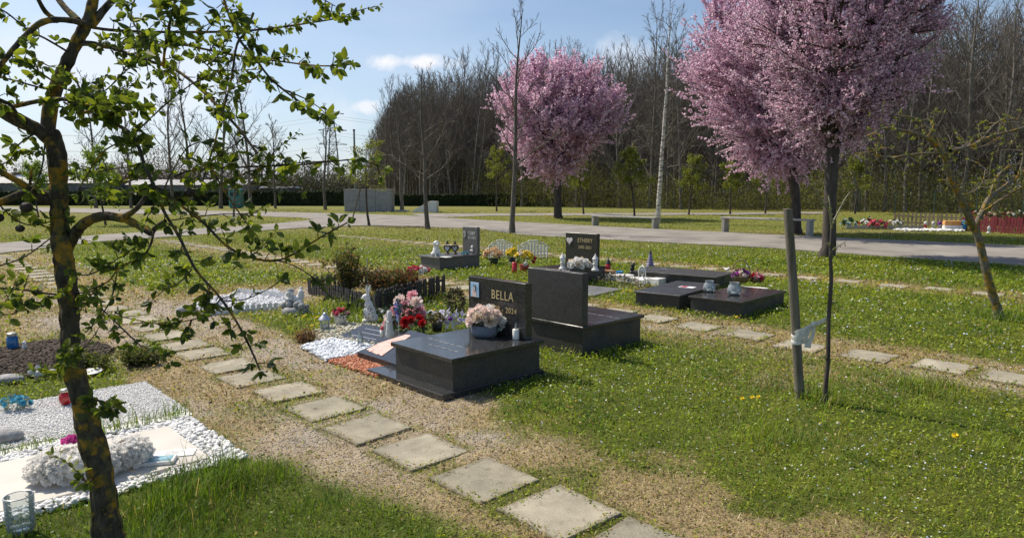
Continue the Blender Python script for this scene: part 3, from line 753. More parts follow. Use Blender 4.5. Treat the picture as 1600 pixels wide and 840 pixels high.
m_birch = mat('bark_birch', (.62,.58,.52), (.12,.10,.09), scale=5, rough=.8, ramp=(.5,.62), stretch=(1,1,3.5))
def bark_lichen():
    m, nt, b = new_mat('bark_lichen'); N, L = nt.nodes, nt.links
    t = N.new('ShaderNodeTexCoord'); mp = N.new('ShaderNodeMapping'); mp.inputs['Scale'].default_value = (1,1,.35); L.new(t.outputs['Object'], mp.inputs[0])
    n = N.new('ShaderNodeTexNoise'); n.inputs['Scale'].default_value = 38; n.inputs['Detail'].default_value = 8; n.inputs['Roughness'].default_value = .7; L.new(mp.outputs[0], n.inputs[0])
    r = N.new('ShaderNodeValToRGB'); r.color_ramp.elements[0].position = .35; r.color_ramp.elements[0].color = (.028,.023,.018,1); r.color_ramp.elements[1].position = .72; r.color_ramp.elements[1].color = (.14,.12,.085,1); L.new(n.outputs[0], r.inputs[0])
    n2 = N.new('ShaderNodeTexNoise'); n2.inputs['Scale'].default_value = 9; n2.inputs['Detail'].default_value = 9; n2.inputs['Roughness'].default_value = .65; L.new(t.outputs['Object'], n2.inputs[0])
    r2 = N.new('ShaderNodeValToRGB'); r2.color_ramp.elements[0].position = .50; r2.color_ramp.elements[0].color = (0,0,0,1); r2.color_ramp.elements[1].position = .565; r2.color_ramp.elements[1].color = (1,1,1,1); L.new(n2.outputs[0], r2.inputs[0])
    n3 = N.new('ShaderNodeTexNoise'); n3.inputs['Scale'].default_value = 22; n3.inputs['Detail'].default_value = 4; L.new(t.outputs['Object'], n3.inputs[0])
    r3 = N.new('ShaderNodeValToRGB'); r3.color_ramp.elements[0].position = .4; r3.color_ramp.elements[0].color = (.10,.105,.04,1); r3.color_ramp.elements[1].position = .6; r3.color_ramp.elements[1].color = (.40,.22,.03,1); L.new(n3.outputs[0], r3.inputs[0])
    mx = N.new('ShaderNodeMixRGB'); L.new(r2.outputs[0], mx.inputs[0]); L.new(r.outputs[0], mx.inputs[1]); L.new(r3.outputs[0], mx.inputs[2])
    L.new(mx.outputs[0], b.inputs['Base Color']); b.inputs['Roughness'].default_value = .95; b.inputs['Specular IOR Level'].default_value = .15
    bp = N.new('ShaderNodeBump'); bp.inputs['Strength'].default_value = 1; bp.inputs['Distance'].default_value = .012; L.new(n.outputs[0], bp.inputs['Height']); L.new(bp.outputs[0], b.inputs['Normal'])
    return m
m_lichen = bark_lichen()

def bare_tree(g, H, trunk_r, n1, n2, n3, first=.25, spread=.75, up=.12, L1=.34, twig=.010, kt=6, lean=(0,0)):
    """trunk + crown of bare branches; returns (trunk Tubes, crown Tubes, tips)"""
    T = Tubes(); C = Tubes(); tips = []
    P = wander((0,0,-.05), (lean[0], lean[1], 1), H, 14, .035, .05, g)
    z = np.linspace(0, 1, len(P)); Rr = trunk_r*(1-z)**.8*.93+twig; Rr[0] *= 1.35
    T.add(P, Rr, kt)
    for i in range(n1):
        f = first+(1-first)*(i+g.random())/n1*.97; p = interp(P, f); a = i*2.4+g.normal()*.4
        sp = spread*(1.15-.6*f); d = np.array([math.cos(a)*sp, math.sin(a)*sp, 1-.5*sp])
        L = H*L1*(1.1-.75*f)*(.7+.5*g.random()); r = trunk_r*.36*(1.05-f)+twig
        Q = wander(p, d, L, 6, .10, up, g); C.add(Q, np.linspace(r, twig, len(Q)), 4)
        for j in range(n2):
            f2 = .2+.8*(j+g.random())/n2; p2 = interp(Q, min(f2, .98)); dd = unit(Q[-1]-Q[0])+g.normal(size=3)*.55+np.array([0,0,.15])
            L2 = L*.42*(1.15-.6*f2)*(.6+.6*g.random()); W = wander(p2, dd, L2, 4, .13, up, g); C.add(W, np.linspace(max(r*.42, twig), twig*.8, len(W)), 3)
            tips.append(W)
            for k in range(n3):
                f3 = .15+.85*(k+g.random())/n3; p3 = interp(W, min(f3, .98)); d3 = unit(W[-1]-W[0])+g.normal(size=3)*.6+np.array([0,0,.1])
                X = wander(p3, d3, L2*.45*(.6+.7*g.random()), 2, .12, up, g); C.add(X, np.linspace(twig*.8, twig*.5, len(X)), 3); tips.append(X)
    return T, C, tips

# --- the wood behind the fence
def wood():
    kinds = []
    for i in range(6):
        g = np.random.default_rng(100+i); H = 15+g.random()*3.5
        T, C, tips = bare_tree(g, H, .17, 24, 8, 6, first=.16, spread=.85, up=.13, L1=.30, twig=.013, kt=6)
        root = empty('bare_tree', (0, 0, 0)); kinds.append((root, [T.build('trunk', m_bark_wood, root), C.build('crown', m_bark_wood, root)]))
    g = np.random.default_rng(5)
    spots = []
    A = np.array([-17.5, 86.]); B = np.array([36., 47.]); D = np.array([60., 31.])
    # the wood's edge: front line A-B-D, ten metres and more deep
    for (P0, P1, n) in ((A, B, 165), (B, D, 85)):
        nrm = unit(np.array([-(P1-P0)[1], (P1-P0)[0]]))
        if nrm[1] < 0: nrm = -nrm
        for i in range(n):
            f = (i+g.random())/n; dpt = abs(g.random())**1.3*30
            q = P0+(P1-P0)*(f*1.3-.3 if P0 is A else f)+nrm*dpt
            if q[0]/q[1] < -.205: q = P0+(P1-P0)*(.02+.25*g.random())+nrm*dpt
            if q[0]/q[1] < -.205: continue
            spots.append((q[0], q[1]))
    n = 0; used = set()
    for i, (x, y) in enumerate(spots):
        k = i % 6; root, parts = kinds[k]
        s_ = (.72+.26*g.random()) if i < 165 else (.80+.32*g.random())
        edge = min(1, .64+9*max(0, x/y+.208))
        s_ *= edge
        lab = 'tall bare grey-brown tree in the leafless wood behind the hedge and fence'
        if k in used: o = copy_thing(root, parts, (x, y, -.05), g.random()*6.28, (s_, s_, s_))
        else: used.add(k); o = root; o.location = (x, y, -.05); o.scale = (s_,)*3
        tag(o, lab, 'tree', 'bare trees of the wood')
wood()
def far_wood():
    # the depth of the wood: thousands of overlapping far branches nobody could tell apart
    g = np.random.default_rng(55); A = np.array([-17.5, 88.]); B = np.array([36., 50.]); D = np.array([62., 33.]); out = []
    for (P0, P1, n) in ((A, B, 210000), (B, D, 40000)):
        nrm = unit(np.array([-(P1-P0)[1], (P1-P0)[0]])); nrm = nrm if nrm[1] > 0 else -nrm
        f = g.random(n)*(1.35 if P0 is A else 1)-(.35 if P0 is A else 0); q = P0+(P1-P0)*f[:, None]+nrm*(6+34*g.random(n))[:, None]; q = q[q[:, 0]/q[:, 1] > -.208+.02*g.random(len(q))]
        top = (14+4.5*fbm(q[:, 0]*.25, q[:, 1]*.25, 4))*np.clip(.60+(q[:, 0]/q[:, 1]+.208)*9, .5, 1)
        z = top*g.random(len(q))**.8; out.append(np.column_stack([q, z]))
    C = np.concatenate(out); n = len(C); d = g.normal(size=(n, 3)); d[:, 2] = np.abs(d[:, 2])*1.2+1.0; d /= np.linalg.norm(d, axis=1)[:, None]
    L = .5+1.6*g.random(n); e1 = np.cross(d, g.normal(size=(n, 3))); e1 /= np.linalg.norm(e1, axis=1)[:, None]; e2 = np.cross(d, e1); r = .013+.022*g.random(n)**2
    V = []
    for s_, k in ((-.5, 1.), (.5, .5)):
        for a in (0, 2.094, 4.189): V.append(C+d*(L*s_)[:, None]+(e1*math.cos(a)+e2*math.sin(a))*(r*k)[:, None])
    V = np.stack(V, 1).reshape(-1, 3); b = np.arange(n)*6; V[:, 2] = np.maximum(V[:, 2], 0)
    o = from_np('far_woods', V, [np.concatenate([np.stack([b+i, b+(i+1) % 3, b+3+(i+1) % 3, b+3+i], 1) for i in range(3)])], m_bark_wood)
    tag(o, 'tangle of bare far branches filling the depth of the leafless wood', 'wood', kind='stuff')
far_wood()

def leaf_cloud(g, centres, per, rad, size, cols, flat=.7):
    """loose small leaves round many centres: (V, F, tint)"""
    n = len(centres)*per; C = np.repeat(centres, per, 0)+g.normal(size=(n, 3))*rad
    s_ = size*(.6+.8*g.random(n))
    d1 = g.normal(size=(n, 3)); d1 /= np.linalg.norm(d1, axis=1)[:, None]; d2 = g.normal(size=(n, 3)); d2 -= (d1*d2).sum(1)[:, None]*d1; d2 /= np.linalg.norm(d2, axis=1)[:, None]
    V = np.stack([C-d1*s_[:, None], C+d2*s_[:, None]*flat, C+d1*s_[:, None], C-d2*s_[:, None]*flat], 1)
    c = cols[g.integers(0, len(cols), n)]*(.7+.6*g.random(n))[:, None]
    return V.reshape(-1, 3), np.arange(n*4).reshape(n, 4), np.repeat(c, 4, 0)
m_leafy = attr_mat('young_leaf', trans=.45, tboost=1.5)
# --- undergrowth: brambles and budding bushes along the wood's edge
def undergrowth():
    g = np.random.default_rng(77)
    A = np.array([-6., 77.]); B = np.array([36., 46.]); D = np.array([62., 29.])
    cen = []; cols = []
    for (P0, P1, n) in ((A, B, 5200), (B, D, 5200)):
        nrm = unit(np.array([-(P1-P0)[1], (P1-P0)[0]])); nrm = nrm if nrm[1] > 0 else -nrm
        f = g.random(n); dp = g.random(n)*9; q = P0+(P1-P0)*f[:, None]+nrm*dp[:, None]
        h = (fbm(q[:, 0]*.35, q[:, 1]*.35, 3)-.08)*7.5
        z = g.random(n)**1.1*np.clip(h, .8, 5.5); cen.append(np.stack([q[:, 0], q[:, 1], z], 1))
    cen = np.concatenate(cen)
    V, F, c = leaf_cloud(g, cen, 22, .45, .048, np.array([(.17,.21,.045),(.12,.16,.035),(.22,.22,.07),(.13,.11,.065),(.17,.14,.085)]))
    o = from_np('undergrowth', V, [F], m_leafy, tint=c); tag(o, 'budding bushes and brambles under the bare trees of the wood', 'undergrowth', kind='stuff')
    T = Tubes(); 
    for p in cen[::6]:
        T.add(wander((p[0]+g.normal()*.3, p[1]+g.normal()*.3, 0), (g.normal()*.3, g.normal()*.3, 1), .8+p[2]*1.2, 3, .12, .05, g), [.014,.012,.009,.006], 3)
    o2 = T.build('undergrowth_stems', m_bark_wood); tag(o2, 'thin leafless stems among the undergrowth of the wood', 'undergrowth', kind='stuff')
undergrowth()

# --- flowering plums
def blossom_mat(name, **k):
    m = attr_mat(name, **k)
    for n_ in m.node_tree.nodes:
        if n_.type == 'MIX_RGB': n_.inputs[2].default_value = (1.0, .97, 1.04, 1)
    return m
m_blossom = blossom_mat('blossom', trans=.48, tboost=1.0, rough=.7, spec=.2)
def crown_plum(name, label, base, fork_z, lean, trunk_r, c, rad, seed, n_t, per, size, n_sp):
    g = np.random.default_rng(seed); root = empty(name, base, 0, label, 'tree')
    T = Tubes(); F_ = np.array([lean[0], lean[1], fork_z])
    P = np.array([[0,0,-.05],[lean[0]*.1,lean[1]*.1,.25],[lean[0]*.45, lean[1]*.4, fork_z*.5], F_*[.85,.85,.86], F_]); P[1:4, :2] += g.normal(size=(3, 2))*.02
    T.add(P, [trunk_r*1.5, trunk_r*1.12, trunk_r*.95, trunk_r, trunk_r*1.05], 10); T.build('trunk', m_bark_dark, root)
    C = Tubes(); limbs = []; c = np.array(c); rad = np.array(rad)
    nl = 9
    for i in range(nl):
        a = i*2*np.pi/nl+g.normal()*.2; el = [.35, .75, 1.15][i % 3]+g.normal()*.1
        tgt = c+rad*np.array([math.cos(a)*math.cos(el), math.sin(a)*math.cos(el), math.sin(el)])*.8
        m = (F_+tgt)/2+np.array([math.cos(a), math.sin(a), 0])*rad[0]*.08*g.random()+np.array([0,0,-.05*rad[2]])
        t = np.linspace(0, 1, 9)[:, None]; Q = (1-t)**2*F_+2*t*(1-t)*m+t*t*tgt; Q[1:-1] += g.normal(size=(7, 3))*.05
        C.add(Q, np.linspace(trunk_r*.55, .012, 9), 6); limbs.append(Q)
    allp = np.concatenate(limbs)
    tw = []
    # sub-branches reach for points spread through the crown
    u = g.normal(size=(n_t, 3)); u /= np.linalg.norm(u, axis=1)[:, None]; rr = (.30+.70*g.random(n_t)**.6)
    nz_ = .72+.56*fbm(u[:, 0]*2.2+u[:, 1]*1.3+9, u[:, 2]*2.2+9, seed, 3); tg = c+rad*u*(rr*nz_)[:, None]; dzn = np.clip((c[2]-tg[:, 2])/rad[2], 0, 1); tg[:, :2] = c[:2]+(tg[:, :2]-c[:2])*(1-.48*dzn[:, None]**1.3); tg = tg[tg[:, 2] > fork_z*.85-.1]
    bl = fbm(tg[:, 0]*1.1+50, tg[:, 2]*1.1+tg[:, 1]*.6+50, 5); 
    for q in tg:
        d = np.linalg.norm((allp-q)*[1,1,1.3], axis=1)+np.where(allp[:, 2] > q[2], 3., 0); p0 = allp[np.argmin(d)]
        mid = p0*.45+q*.55+np.array([0,0,-.12])*np.linalg.norm(q-p0)+g.normal(size=3)*.08
        t = np.linspace(0, 1, 5)[:, None]; Q = (1-t)**2*p0+2*t*(1-t)*mid+t*t*q
        C.add(Q, np.linspace(.03, .008, 5), 4)
        tw.append((Q[1:], .55))
        out = unit((q-c)/rad)
        for k in range(n_sp):
            d = out*.9+g.normal(size=3)*.42+np.array([0,0,.65]); X = wander(interp(Q, .4+.6*g.random()), d, (.35+.75*g.random()**1.5)*rad[0]/2.9, 3, .10, .12, g)
            C.add(X, [.007,.006,.005,.003], 3); tw.append((X, 1.0))
    C.build('branches', m_bark_dark, root)
    # blossoms along every twig
    cen = []
    for X, w in tw:
        L = np.linalg.norm(np.diff(X, axis=0), axis=1).sum(); n = max(3, int(L*per*w)); f = g.random(n); f = f*.97
        i = np.minimum((f*(len(X)-1)).astype(int), len(X)-2); fr = (f*(len(X)-1)-i)[:, None]; cen.append(X[i]*(1-fr)+X[i+1]*fr)
    cen = np.concatenate(cen); cols = np.array([(.79,.54,.655),(.71,.44,.565),(.88,.69,.775),(.55,.31,.43),(.81,.60,.70),(.92,.80,.865)])
    V, F, cc = leaf_cloud(g, cen, 2, .022*size/.03, size, cols, .85)
    from_np('blossom', V, [F], m_blossom, root, tint=cc)
    return root
b1 = G(1290, 402)
crown_plum('flowering_plum_tree', 'nearest pink flowering plum tree, with the straight thick trunk behind the sapling', b1, 2.55, (.05, 0), .15, (.08, .0, 5.15), (2.25, 2.3, 2.75), 3, 640, 32, .022, 9)
b2 = G(1245, 366)
crown_plum('flowering_plum_tree', 'pink flowering plum tree with the leaning trunk beside the right-hand bench', b2, 2.5, (-.25, 0), .17, (-.9, .0, 5.7), (3.6, 3.4, 3.8), 4, 720, 26, .033, 9)
b3 = G(872, 341)
crown_plum('flowering_plum_tree', 'farther pink flowering plum tree standing alone beyond the asphalt walk', b3, 3.0, (-.05, 0), .22, (-.2, .0, 5.85), (3.55, 3.5, 3.45), 5, 640, 20, .048, 9)

# --- the single trees between the graves and the hedge
def single(name, label, base, H, r, seed, material, n1=16, n2=6, n3=3, first=.25, spread=.9, up=.1, L1=.3, twig=.009, lean=(0,0), leaves=None, group=None):
    g = np.random.default_rng(seed); root = empty(name, base, 0, label, 'tree', group)
    T, C, tips = bare_tree(g, H, r, n1, n2, n3, first, spread, up, L1, twig, 8, lean)
    T.build('trunk', material, root); C.build('crown' if leaves is None else 'branches', m_bark_grey if material is not m_bark_dark else m_bark_dark, root)
    if leaves:
        cen = np.concatenate([t[1:] for t in tips]); V, F, c = leaf_cloud(g, cen, leaves[0], leaves[1], leaves[2], np.array(leaves[3]))
        from_np('foliage', V, [F], m_leafy, root, tint=c)
    return root
YG = [(.16,.19,.03),(.12,.155,.03),(.20,.21,.05)]
single('bare_tree', 'tall bare tree on the grass verge in front of the middle pink tree', G(800,365), 8.3, .105, 21, m_bark_grey, 20, 6, 3, .28, 1.0, .12, .30, .008)
single('bare_tree', 'bare young tree on the verge beside the marble wedge, nearer than the hedge', G(668,358), 6.2, .10, 22, m_bark_grey, 16, 7, 4, .30, 1.1, .06, .34, .009)
single('bare_tree', 'thin bare tree beside the white marble wedge', G(628,331), 9.2, .14, 23, m_bark_grey, 18, 6, 4, .32, .8, .1, .28, .014)
single('birch_tree', 'white-barked birch with drooping twigs behind the left bench', G(1027,349), 10.4, .13, 24, m_birch, 20, 6, 4, .25, .75, -.08, .26, .009)
single('bare_tree', 'small bare tree near the hedge, just left of the pylon', G(508,328), 8.6, .13, 25, m_bark_grey, 16, 6, 3, .3, .8, .1, .28, .014)
lefts = [(392,329,12.2,31,.95), (345,326,13.5,32,.7), (270,324,13.0,33,.8), (205,325,11,34,.8), (150,325,12.5,35,.7), (300,322,15,36,.7), (430,326,8,37,.9), (365,345,4.5,38,.9)]
names_l = ['broad round-crowned bare tree seen through the leafy branches right of the trunk', 'slim tall bare tree just left of the round-crowned one', 'leafless tree between the long shed and the slim tall tree', 'bare tree near the pinkish bushes behind the shed', 'tall bare tree showing above the low branch beside the trunk', 'farther pale bare tree rising behind the shed roof', 'low bare tree right of the round-crowned tree', 'short bare tree on the strip of grass between the two walks']
for (px, py, H, sd, sp), lb in zip(lefts, names_l):
    b_ = G(px, py); single('bare_tree', lb, b_, H, .012*H, sd, m_bark_grey, 20, 7, 4, .22, sp, .12, .32, .0002*b_.y+.003)
yt = [(912,335,4.6,.10,'small yellow-green budding tree leaning beside the middle pink tree'), (992,340,5.2,.10,'budding yellow-green tree just left of the birch'), (1076,336,4.8,-.12,'first budding tree right of the birch'),
      (1141,335,4.4,.06,'slim budding tree behind the right-hand bench'), (1196,334,5.2,.0,'bushy budding tree left of the leaning pink tree trunk'), (1336,334,5.0,.14,'budding tree leaning by the fence right of the thick trunk'), (776,330,6.5,0,'yellow-green budding tree behind the tall bare tree')]
for i, (px, py, H, ln, lb) in enumerate(yt):
    single('budding_tree', lb, G(px, py), H*.8, .065, 50+i, m_bark_dark, 12, 6, 3, .4, 1.1, .0, .36, .007, (-ln, 0), (4, .10, .05, YG), 'small budding trees along the fence')
single('staked_tree', 'young leafy tree held by a slanting stake at the edge of the walk', G(577,353), 3.6, .06, 60, m_bark_dark, 12, 6, 3, .45, 1.3, -.02, .45, .006, (-.08, 0), (3, .09, .035, YG))
sk_ = empty('wooden_stake', G(548,350), 0, 'thin slanting stake propping the young leafy tree by the walk', 'stake'); MB().tube([(0,0,-.05), tuple(at(564,291,G(560,352).y)-G(548,350))], .035, 8).build('pole', m_bark_grey, sk_)
bs = [(60,340,3.2,61,'leafy bright green young tree behind the leaning trunk on the left'), (165,352,3.4,62,'bright green young tree in leaf right of the leaning trunk')]
for px, py, H, sd, lb in bs:
    single('young_tree', lb, G(px, py), H, .05, sd, m_bark_dark, 14, 6, 3, .3, 1.2, .0, .4, .006, (0,0), (5, .10, .045, [(.17,.24,.03),(.12,.19,.03)]))
# ------------------------------------------------------------------ graves
m_gran = granite('black_granite', (.017,.017,.017), (.10,.10,.10), .12)
m_gran_dull = granite('black_granite_satin', (.022,.023,.026), (.12,.12,.13), .26)
m_gran_side = granite('black_granite_side', (.020,.019,.017), (.10,.098,.09), .48, mott=.55)
m_gran_grey = granite('grey_granite', (.07,.065,.068), (.22,.21,.21), .3, mott=1.0)
m_gold = mat('gold_paint', (.62,.50,.26), (.5,.4,.2), rough=.4)
m_white_ltr = mat('white_paint', (.72,.72,.70), (.6,.6,.58), rough=.6)
m_white = mat('white_ceramic', (.80,.79,.76), (.68,.67,.64), scale=10, rough=.45)
m_plaster = mat('white_plaster', (.74,.73,.71), (.55,.54,.52), scale=30, rough=.8, bump=.4, bscale=90)
m_oldstone = mat('weathered_stone', (.42,.41,.40), (.25,.245,.235), scale=18, rough=.95, bump=.6, bscale=70)
m_cream = mat('cream_tile', (.60,.56,.50), (.50,.465,.41), scale=3, rough=.6)
m_green = mat('stem_green', (.07,.13,.04), (.05,.09,.03), scale=10, trans=.2)
m_dgreen = mat('leaf_dark_green', (.035,.07,.03), (.06,.10,.04), scale=20, trans=.15)
m_blk = mat('black_plastic', (.02,.02,.02), (.035,.035,.035), rough=.5)
m_red = mat('red_plastic', (.62,.03,.03), (.5,.02,.02), rough=.2, coat=.5)
m_redgl = mat('red_glass', (.60,.02,.02), (.38,.01,.01), rough=.1, coat=.8, trans=.3)
m_blue = mat('blue_glass', (.02,.22,.50), (.01,.14,.36), rough=.1, coat=.8, trans=.35)
m_cap = mat('dull_metal_cap', (.55,.52,.42), (.4,.37,.3), rough=.4, metal=.6)
m_silver = mat('silver', (.55,.56,.58), (.4,.4,.42), rough=.3, metal=.8)
m_glass = glass('clear_glass', (.93,.97,.97))
def petal(name, c1, c2, tr=.3): return mat(name, c1, c2, scale=60, rough=.75, trans=tr)
p_pink = petal('petal_pink', (.93,.58,.61), (.86,.44,.49)); p_pale = petal('petal_pale_pink', (.92,.80,.74), (.88,.70,.63)); p_white = petal('petal_white', (.92,.91,.88), (.85,.83,.80))
p_red = petal('petal_red', (.55,.015,.02), (.42,.01,.015)); p_yel = petal('petal_yellow', (.90,.74,.03), (.86,.64,.02)); p_peach = petal('petal_peach', (.85,.62,.34), (.80,.52,.30)); p_cream = petal('petal_cream', (.82,.72,.60), (.76,.64,.50))
p_mag = petal('petal_magenta', (.55,.05,.45), (.42,.03,.38)); p_purp = petal('petal_purple', (.30,.08,.42), (.22,.05,.32)); p_blue = petal('petal_sky_blue', (.12,.50,.66), (.08,.38,.55)); p_mint = petal('petal_mint', (.45,.62,.60), (.55,.68,.68)); p_lav = petal('ribbon_lavender', (.62,.60,.74), (.52,.50,.66)); p_crim = petal('petal_crimson', (.62,.06,.10), (.46,.03,.06)); p_rose = petal('petal_rose', (.80,.20,.28), (.68,.12,.20))
m_ltr_paper = mat('paper', (.80,.80,.78), (.74,.74,.72), rough=.7)

def rose(r, seed=0, rings=4, n=6, open_=1.0):
    """a many-petalled bloom, opening along +Z"""
    q = random.Random(seed); mb = MB()
    for k in range(rings):
        f = (k+1)/rings; R1 = r*f; tilt = .25+1.0*f*open_; m = n+k
        for j in range(m):
            a = 2*math.pi*(j+.5*(k % 2))/m+q.uniform(-.15,.15); w = R1*2.3/m*1.6+.2*r
            rows = []
            for i, t in enumerate((0, .5, 1)):
                rr = R1*(.25+.75*t*math.sin(min(tilt, 1.5))); z = r*(.75-.55*f)*.2+r*.9*t*math.cos(min(tilt*.9, 1.45))*(1.1-.3*f)+q.uniform(-.04,.04)*r
                ww = w*(.35, .95, .6)[i]*.5
                c, s_ = math.cos(a), math.sin(a)
                if t == 1: rr += .08*r*q.uniform(-1, 1)
                rows.append([(rr*c-u*ww*s_, rr*s_+u*ww*c, z-(abs(u)*.10*r if i == 1 else 0)+(.0 if u else .05*r)) for u in (-1, 0, 1)])
            v = [p for rw in rows for p in rw]
            mb.add(v, [(0,1,4,3),(1,2,5,4),(3,4,7,6),(4,5,8,7)], True)
    return mb
def daisy(r, seed=0, n=14, layers=3):
    q = random.Random(seed); mb = MB()
    for k in range(layers):
        for j in range(n):
            a = 2*math.pi*j/n+k*.2+q.uniform(-.1,.1); L = r*(1-.22*k); w = r*.17; z = .12*r*k
            c, s_ = math.cos(a), math.sin(a)
            P = [(0,0,z),(L*.55*c-w*s_, L*.55*s_+w*c, z+.12*r),(L*c, L*s_, z+.10*r*(1+2*k)),(L*.55*c+w*s_, L*.55*s_-w*c, z+.12*r)]
            mb.add(P, [(0,1,2,3)], True)
    return mb
BLOOM = {}
def bloom(kind, r, material):
    key = (kind, material.name)
    if key not in BLOOM:
        mb = rose(1.0, len(BLOOM)) if kind == 'rose' else daisy(1.0, len(BLOOM)); me = bpy.data.meshes.new(kind); me.from_pydata(mb.v, [], mb.f); me.polygons.foreach_set('use_smooth', [True]*len(mb.f)); me.materials.append(material); me.update(); BLOOM[key] = me
    return BLOOM[key]
def put_bloom(parent, kind, name, loc, r, material, direction=(0,0,1), q=rnd):
    o = bpy.data.objects.new(name, bloom(kind, r, material)); col.objects.link(o); o.parent = parent
    o.location = loc; o.scale = (r, r, r)
    d = Vector(direction).normalized(); e = d.to_track_quat('Z', 'Y').to_matrix().to_4x4() @ Matrix.Rotation(q.uniform(0, 6.28), 4, 'Z'); o.rotation_euler = e.to_euler(); return o
def leaves_blob(c, rad, n, size, seed=0, flat=.55):
    g = np.random.default_rng(seed); u = g.normal(size=(n, 3)); u /= np.linalg.norm(u, axis=1)[:, None]; C = np.array(c)+u*np.array(rad)*(.6+.45*g.random(n))[:, None]
    s_ = size*(.6+.8*g.random(n)); d1 = u+g.normal(size=(n, 3))*.6; d1 /= np.linalg.norm(d1, axis=1)[:, None]; d2 = np.cross(d1, g.normal(size=(n, 3))); d2 /= np.linalg.norm(d2, axis=1)[:, None]; d3 = np.cross(d1, d2)
    V = np.stack([C, C+d1*s_[:, None]*.5+d2*s_[:, None]*flat*.5+d3*s_[:, None]*.12, C+d1*s_[:, None], C+d1*s_[:, None]*.5-d2*s_[:, None]*flat*.5+d3*s_[:, None]*.12], 1)
    return V.reshape(-1, 3), np.arange(4*n).reshape(n, 4)
def bunch(root, c, rad, n, r, mats, kind='rose', name='rose', up=.5, seed=0, foliage=True, leafmat=None, leafsize=.05):
    q = random.Random(seed); c = Vector(c)
    for i in range(n):
        ph = i*2.399; ct = 1-(i+.5)/n*(1.15 if up > .3 else 1.8); st_ = math.sqrt(max(0, 1-ct*ct))
        d = Vector((math.cos(ph)*st_, math.sin(ph)*st_, ct)); p = Vector((d.x*rad[0], d.y*rad[1], d.z*rad[2]))*q.uniform(.82,1.05)
        put_bloom(root, kind, name, c+p, r*q.uniform(.85,1.15), mats[q.randrange(len(mats))], (d.x, d.y, d.z+up*.6), q)
    if foliage:
        V, F = leaves_blob(c, [k*.95 for k in rad], 70, leafsize, seed); from_np('foliage', V, [F], leafmat or m_dgreen, root)

def grave_box(name, label, origin, rz, W, Ln, top, thick=.035, inset=.03, plinth=None, z_bottom=0.0, mt=None, ms=None):
    """origin = near corner of the lid's top, local X to -W, local Y to Ln; heights measured from the ground"""
    root = empty(name, (origin[0], origin[1], 0), rz, label, 'grave')
    mt = mt or m_gran; ms = ms or m_gran_side
    MB().box(-W, 0, 0, Ln, top-thick, top, .004).build('lid', mt, root)
    MB().box(-W+inset, -inset, inset, Ln-inset, -.03 if plinth is None else .05, top-thick-.0015).build('body', ms, root)
    if plinth:
        x0, x1, y0, y1 = plinth; MB().box(x0, x1, y0, y1, -.04, .05, .004).build('plinth', mt, root)
    return root
# Bella
bella = grave_box('grave', 'polished black grave with a picture plaque and BELLA headstone, on a low plinth', O_BELLA, AX, .82, 1.0, .31, plinth=(-1.06, -.005, -.085, 1.0))
hs = MB().box(-.83, -.085, .86, .935, .311, .79, .003).build('headstone', m_gran, bella)
yf = .858
lettering('BELLA', .112, bella, (-.375, yf, .655), (math.pi/2, 0, 0), m_gold, align='CENTER', sx=.86)
lettering('2009 - 2024', .068, bella, (-.37, yf, .535), (math.pi/2, 0, 0), m_gold, align='CENTER', sx=.95)
def plaque_dog(parent, x, z, y, w, h):
    """sky blue enamel with a pricked-ear white and brown dog"""
    mp_ = mat('enamel_sky_blue', (.33,.55,.78), (.42,.62,.82), scale=20, rough=.15, coat=.6)
    pl = MB().box(x-w/2, x+w/2, y-.008, y-.001, z-h/2, z+h/2, .002).build('picture_plaque', mp_, parent)
    d = MB(); d.prism([(x-.030, z-h*.47), (x-.034, z-.015), (x-.012, z+.012), (x+.004, z+.018), (x+.022, z-.008), (x+.030, z-h*.47)], y-.011, y-.0085); d.build('dog_body', p_pale, pl)
    d = MB(); d.prism([(x-.014, z-.006), (x-.008, z+.02), (x-.014, z+.052), (x+.0, z+.034), (x+.012, z+.034), (x+.026, z+.05), (x+.022, z+.02), (x+.016, z-.002), (x+.002, z-.016)], y-.013, y-.0112); d.build('dog_head', mat('dog_brown', (.10,.07,.06), (.06,.04,.035)), pl)
    d = MB(); d.prism([(x-.004, z+.026), (x+.008, z+.026), (x+.010, z-.002), (x+.002, z-.014), (x-.004, z-.002)], y-.0145, y-.0132); d.build('dog_muzzle', m_white, pl)
plaque_dog(bella, -.735, .675, .858, .115, .135)
# faint lettering cut in the lid
def scribble(parent, x, y, z, L, h, seed, flip=1):
    """a line of worn italic engraving, too faint to read"""
    q = random.Random(seed); mb = MB(); u = 0
    while u < L:
        n = q.randint(3, 6); w = n*h*.32; pts = []
        for i in range(n*4+1):
            t = i/4; pts.append((x+flip*(u+t*h*.32+.12*h*math.sin(t*6.28)), y+flip*h*.5*(abs(math.sin(t*3.14))**.7*(1 if q.random() > .2 else 1.5)), z))
        mb.tube(pts, .0011, 3, False); u += w+h*.45
    return mb.build('engraving', m_white_ltr, parent)
scribble(bella, -.70, .30, .3115, .40, .045, 1); scribble(bella, -.52, .17, .3115, .34, .045, 2)
# back-to-back blank stone
back = grave_box('grave', 'polished black grave right of the BELLA stone, showing the blank back of its headstone', O_BACK, AX, .74, .97, .30, inset=.03)
MB().box(-.735, -.012, .004, .085, .301, .80, .003).build('headstone', m_gran_side, back)
scribble(back, -.05, .62, .3015, .45, .045, 3, -1)
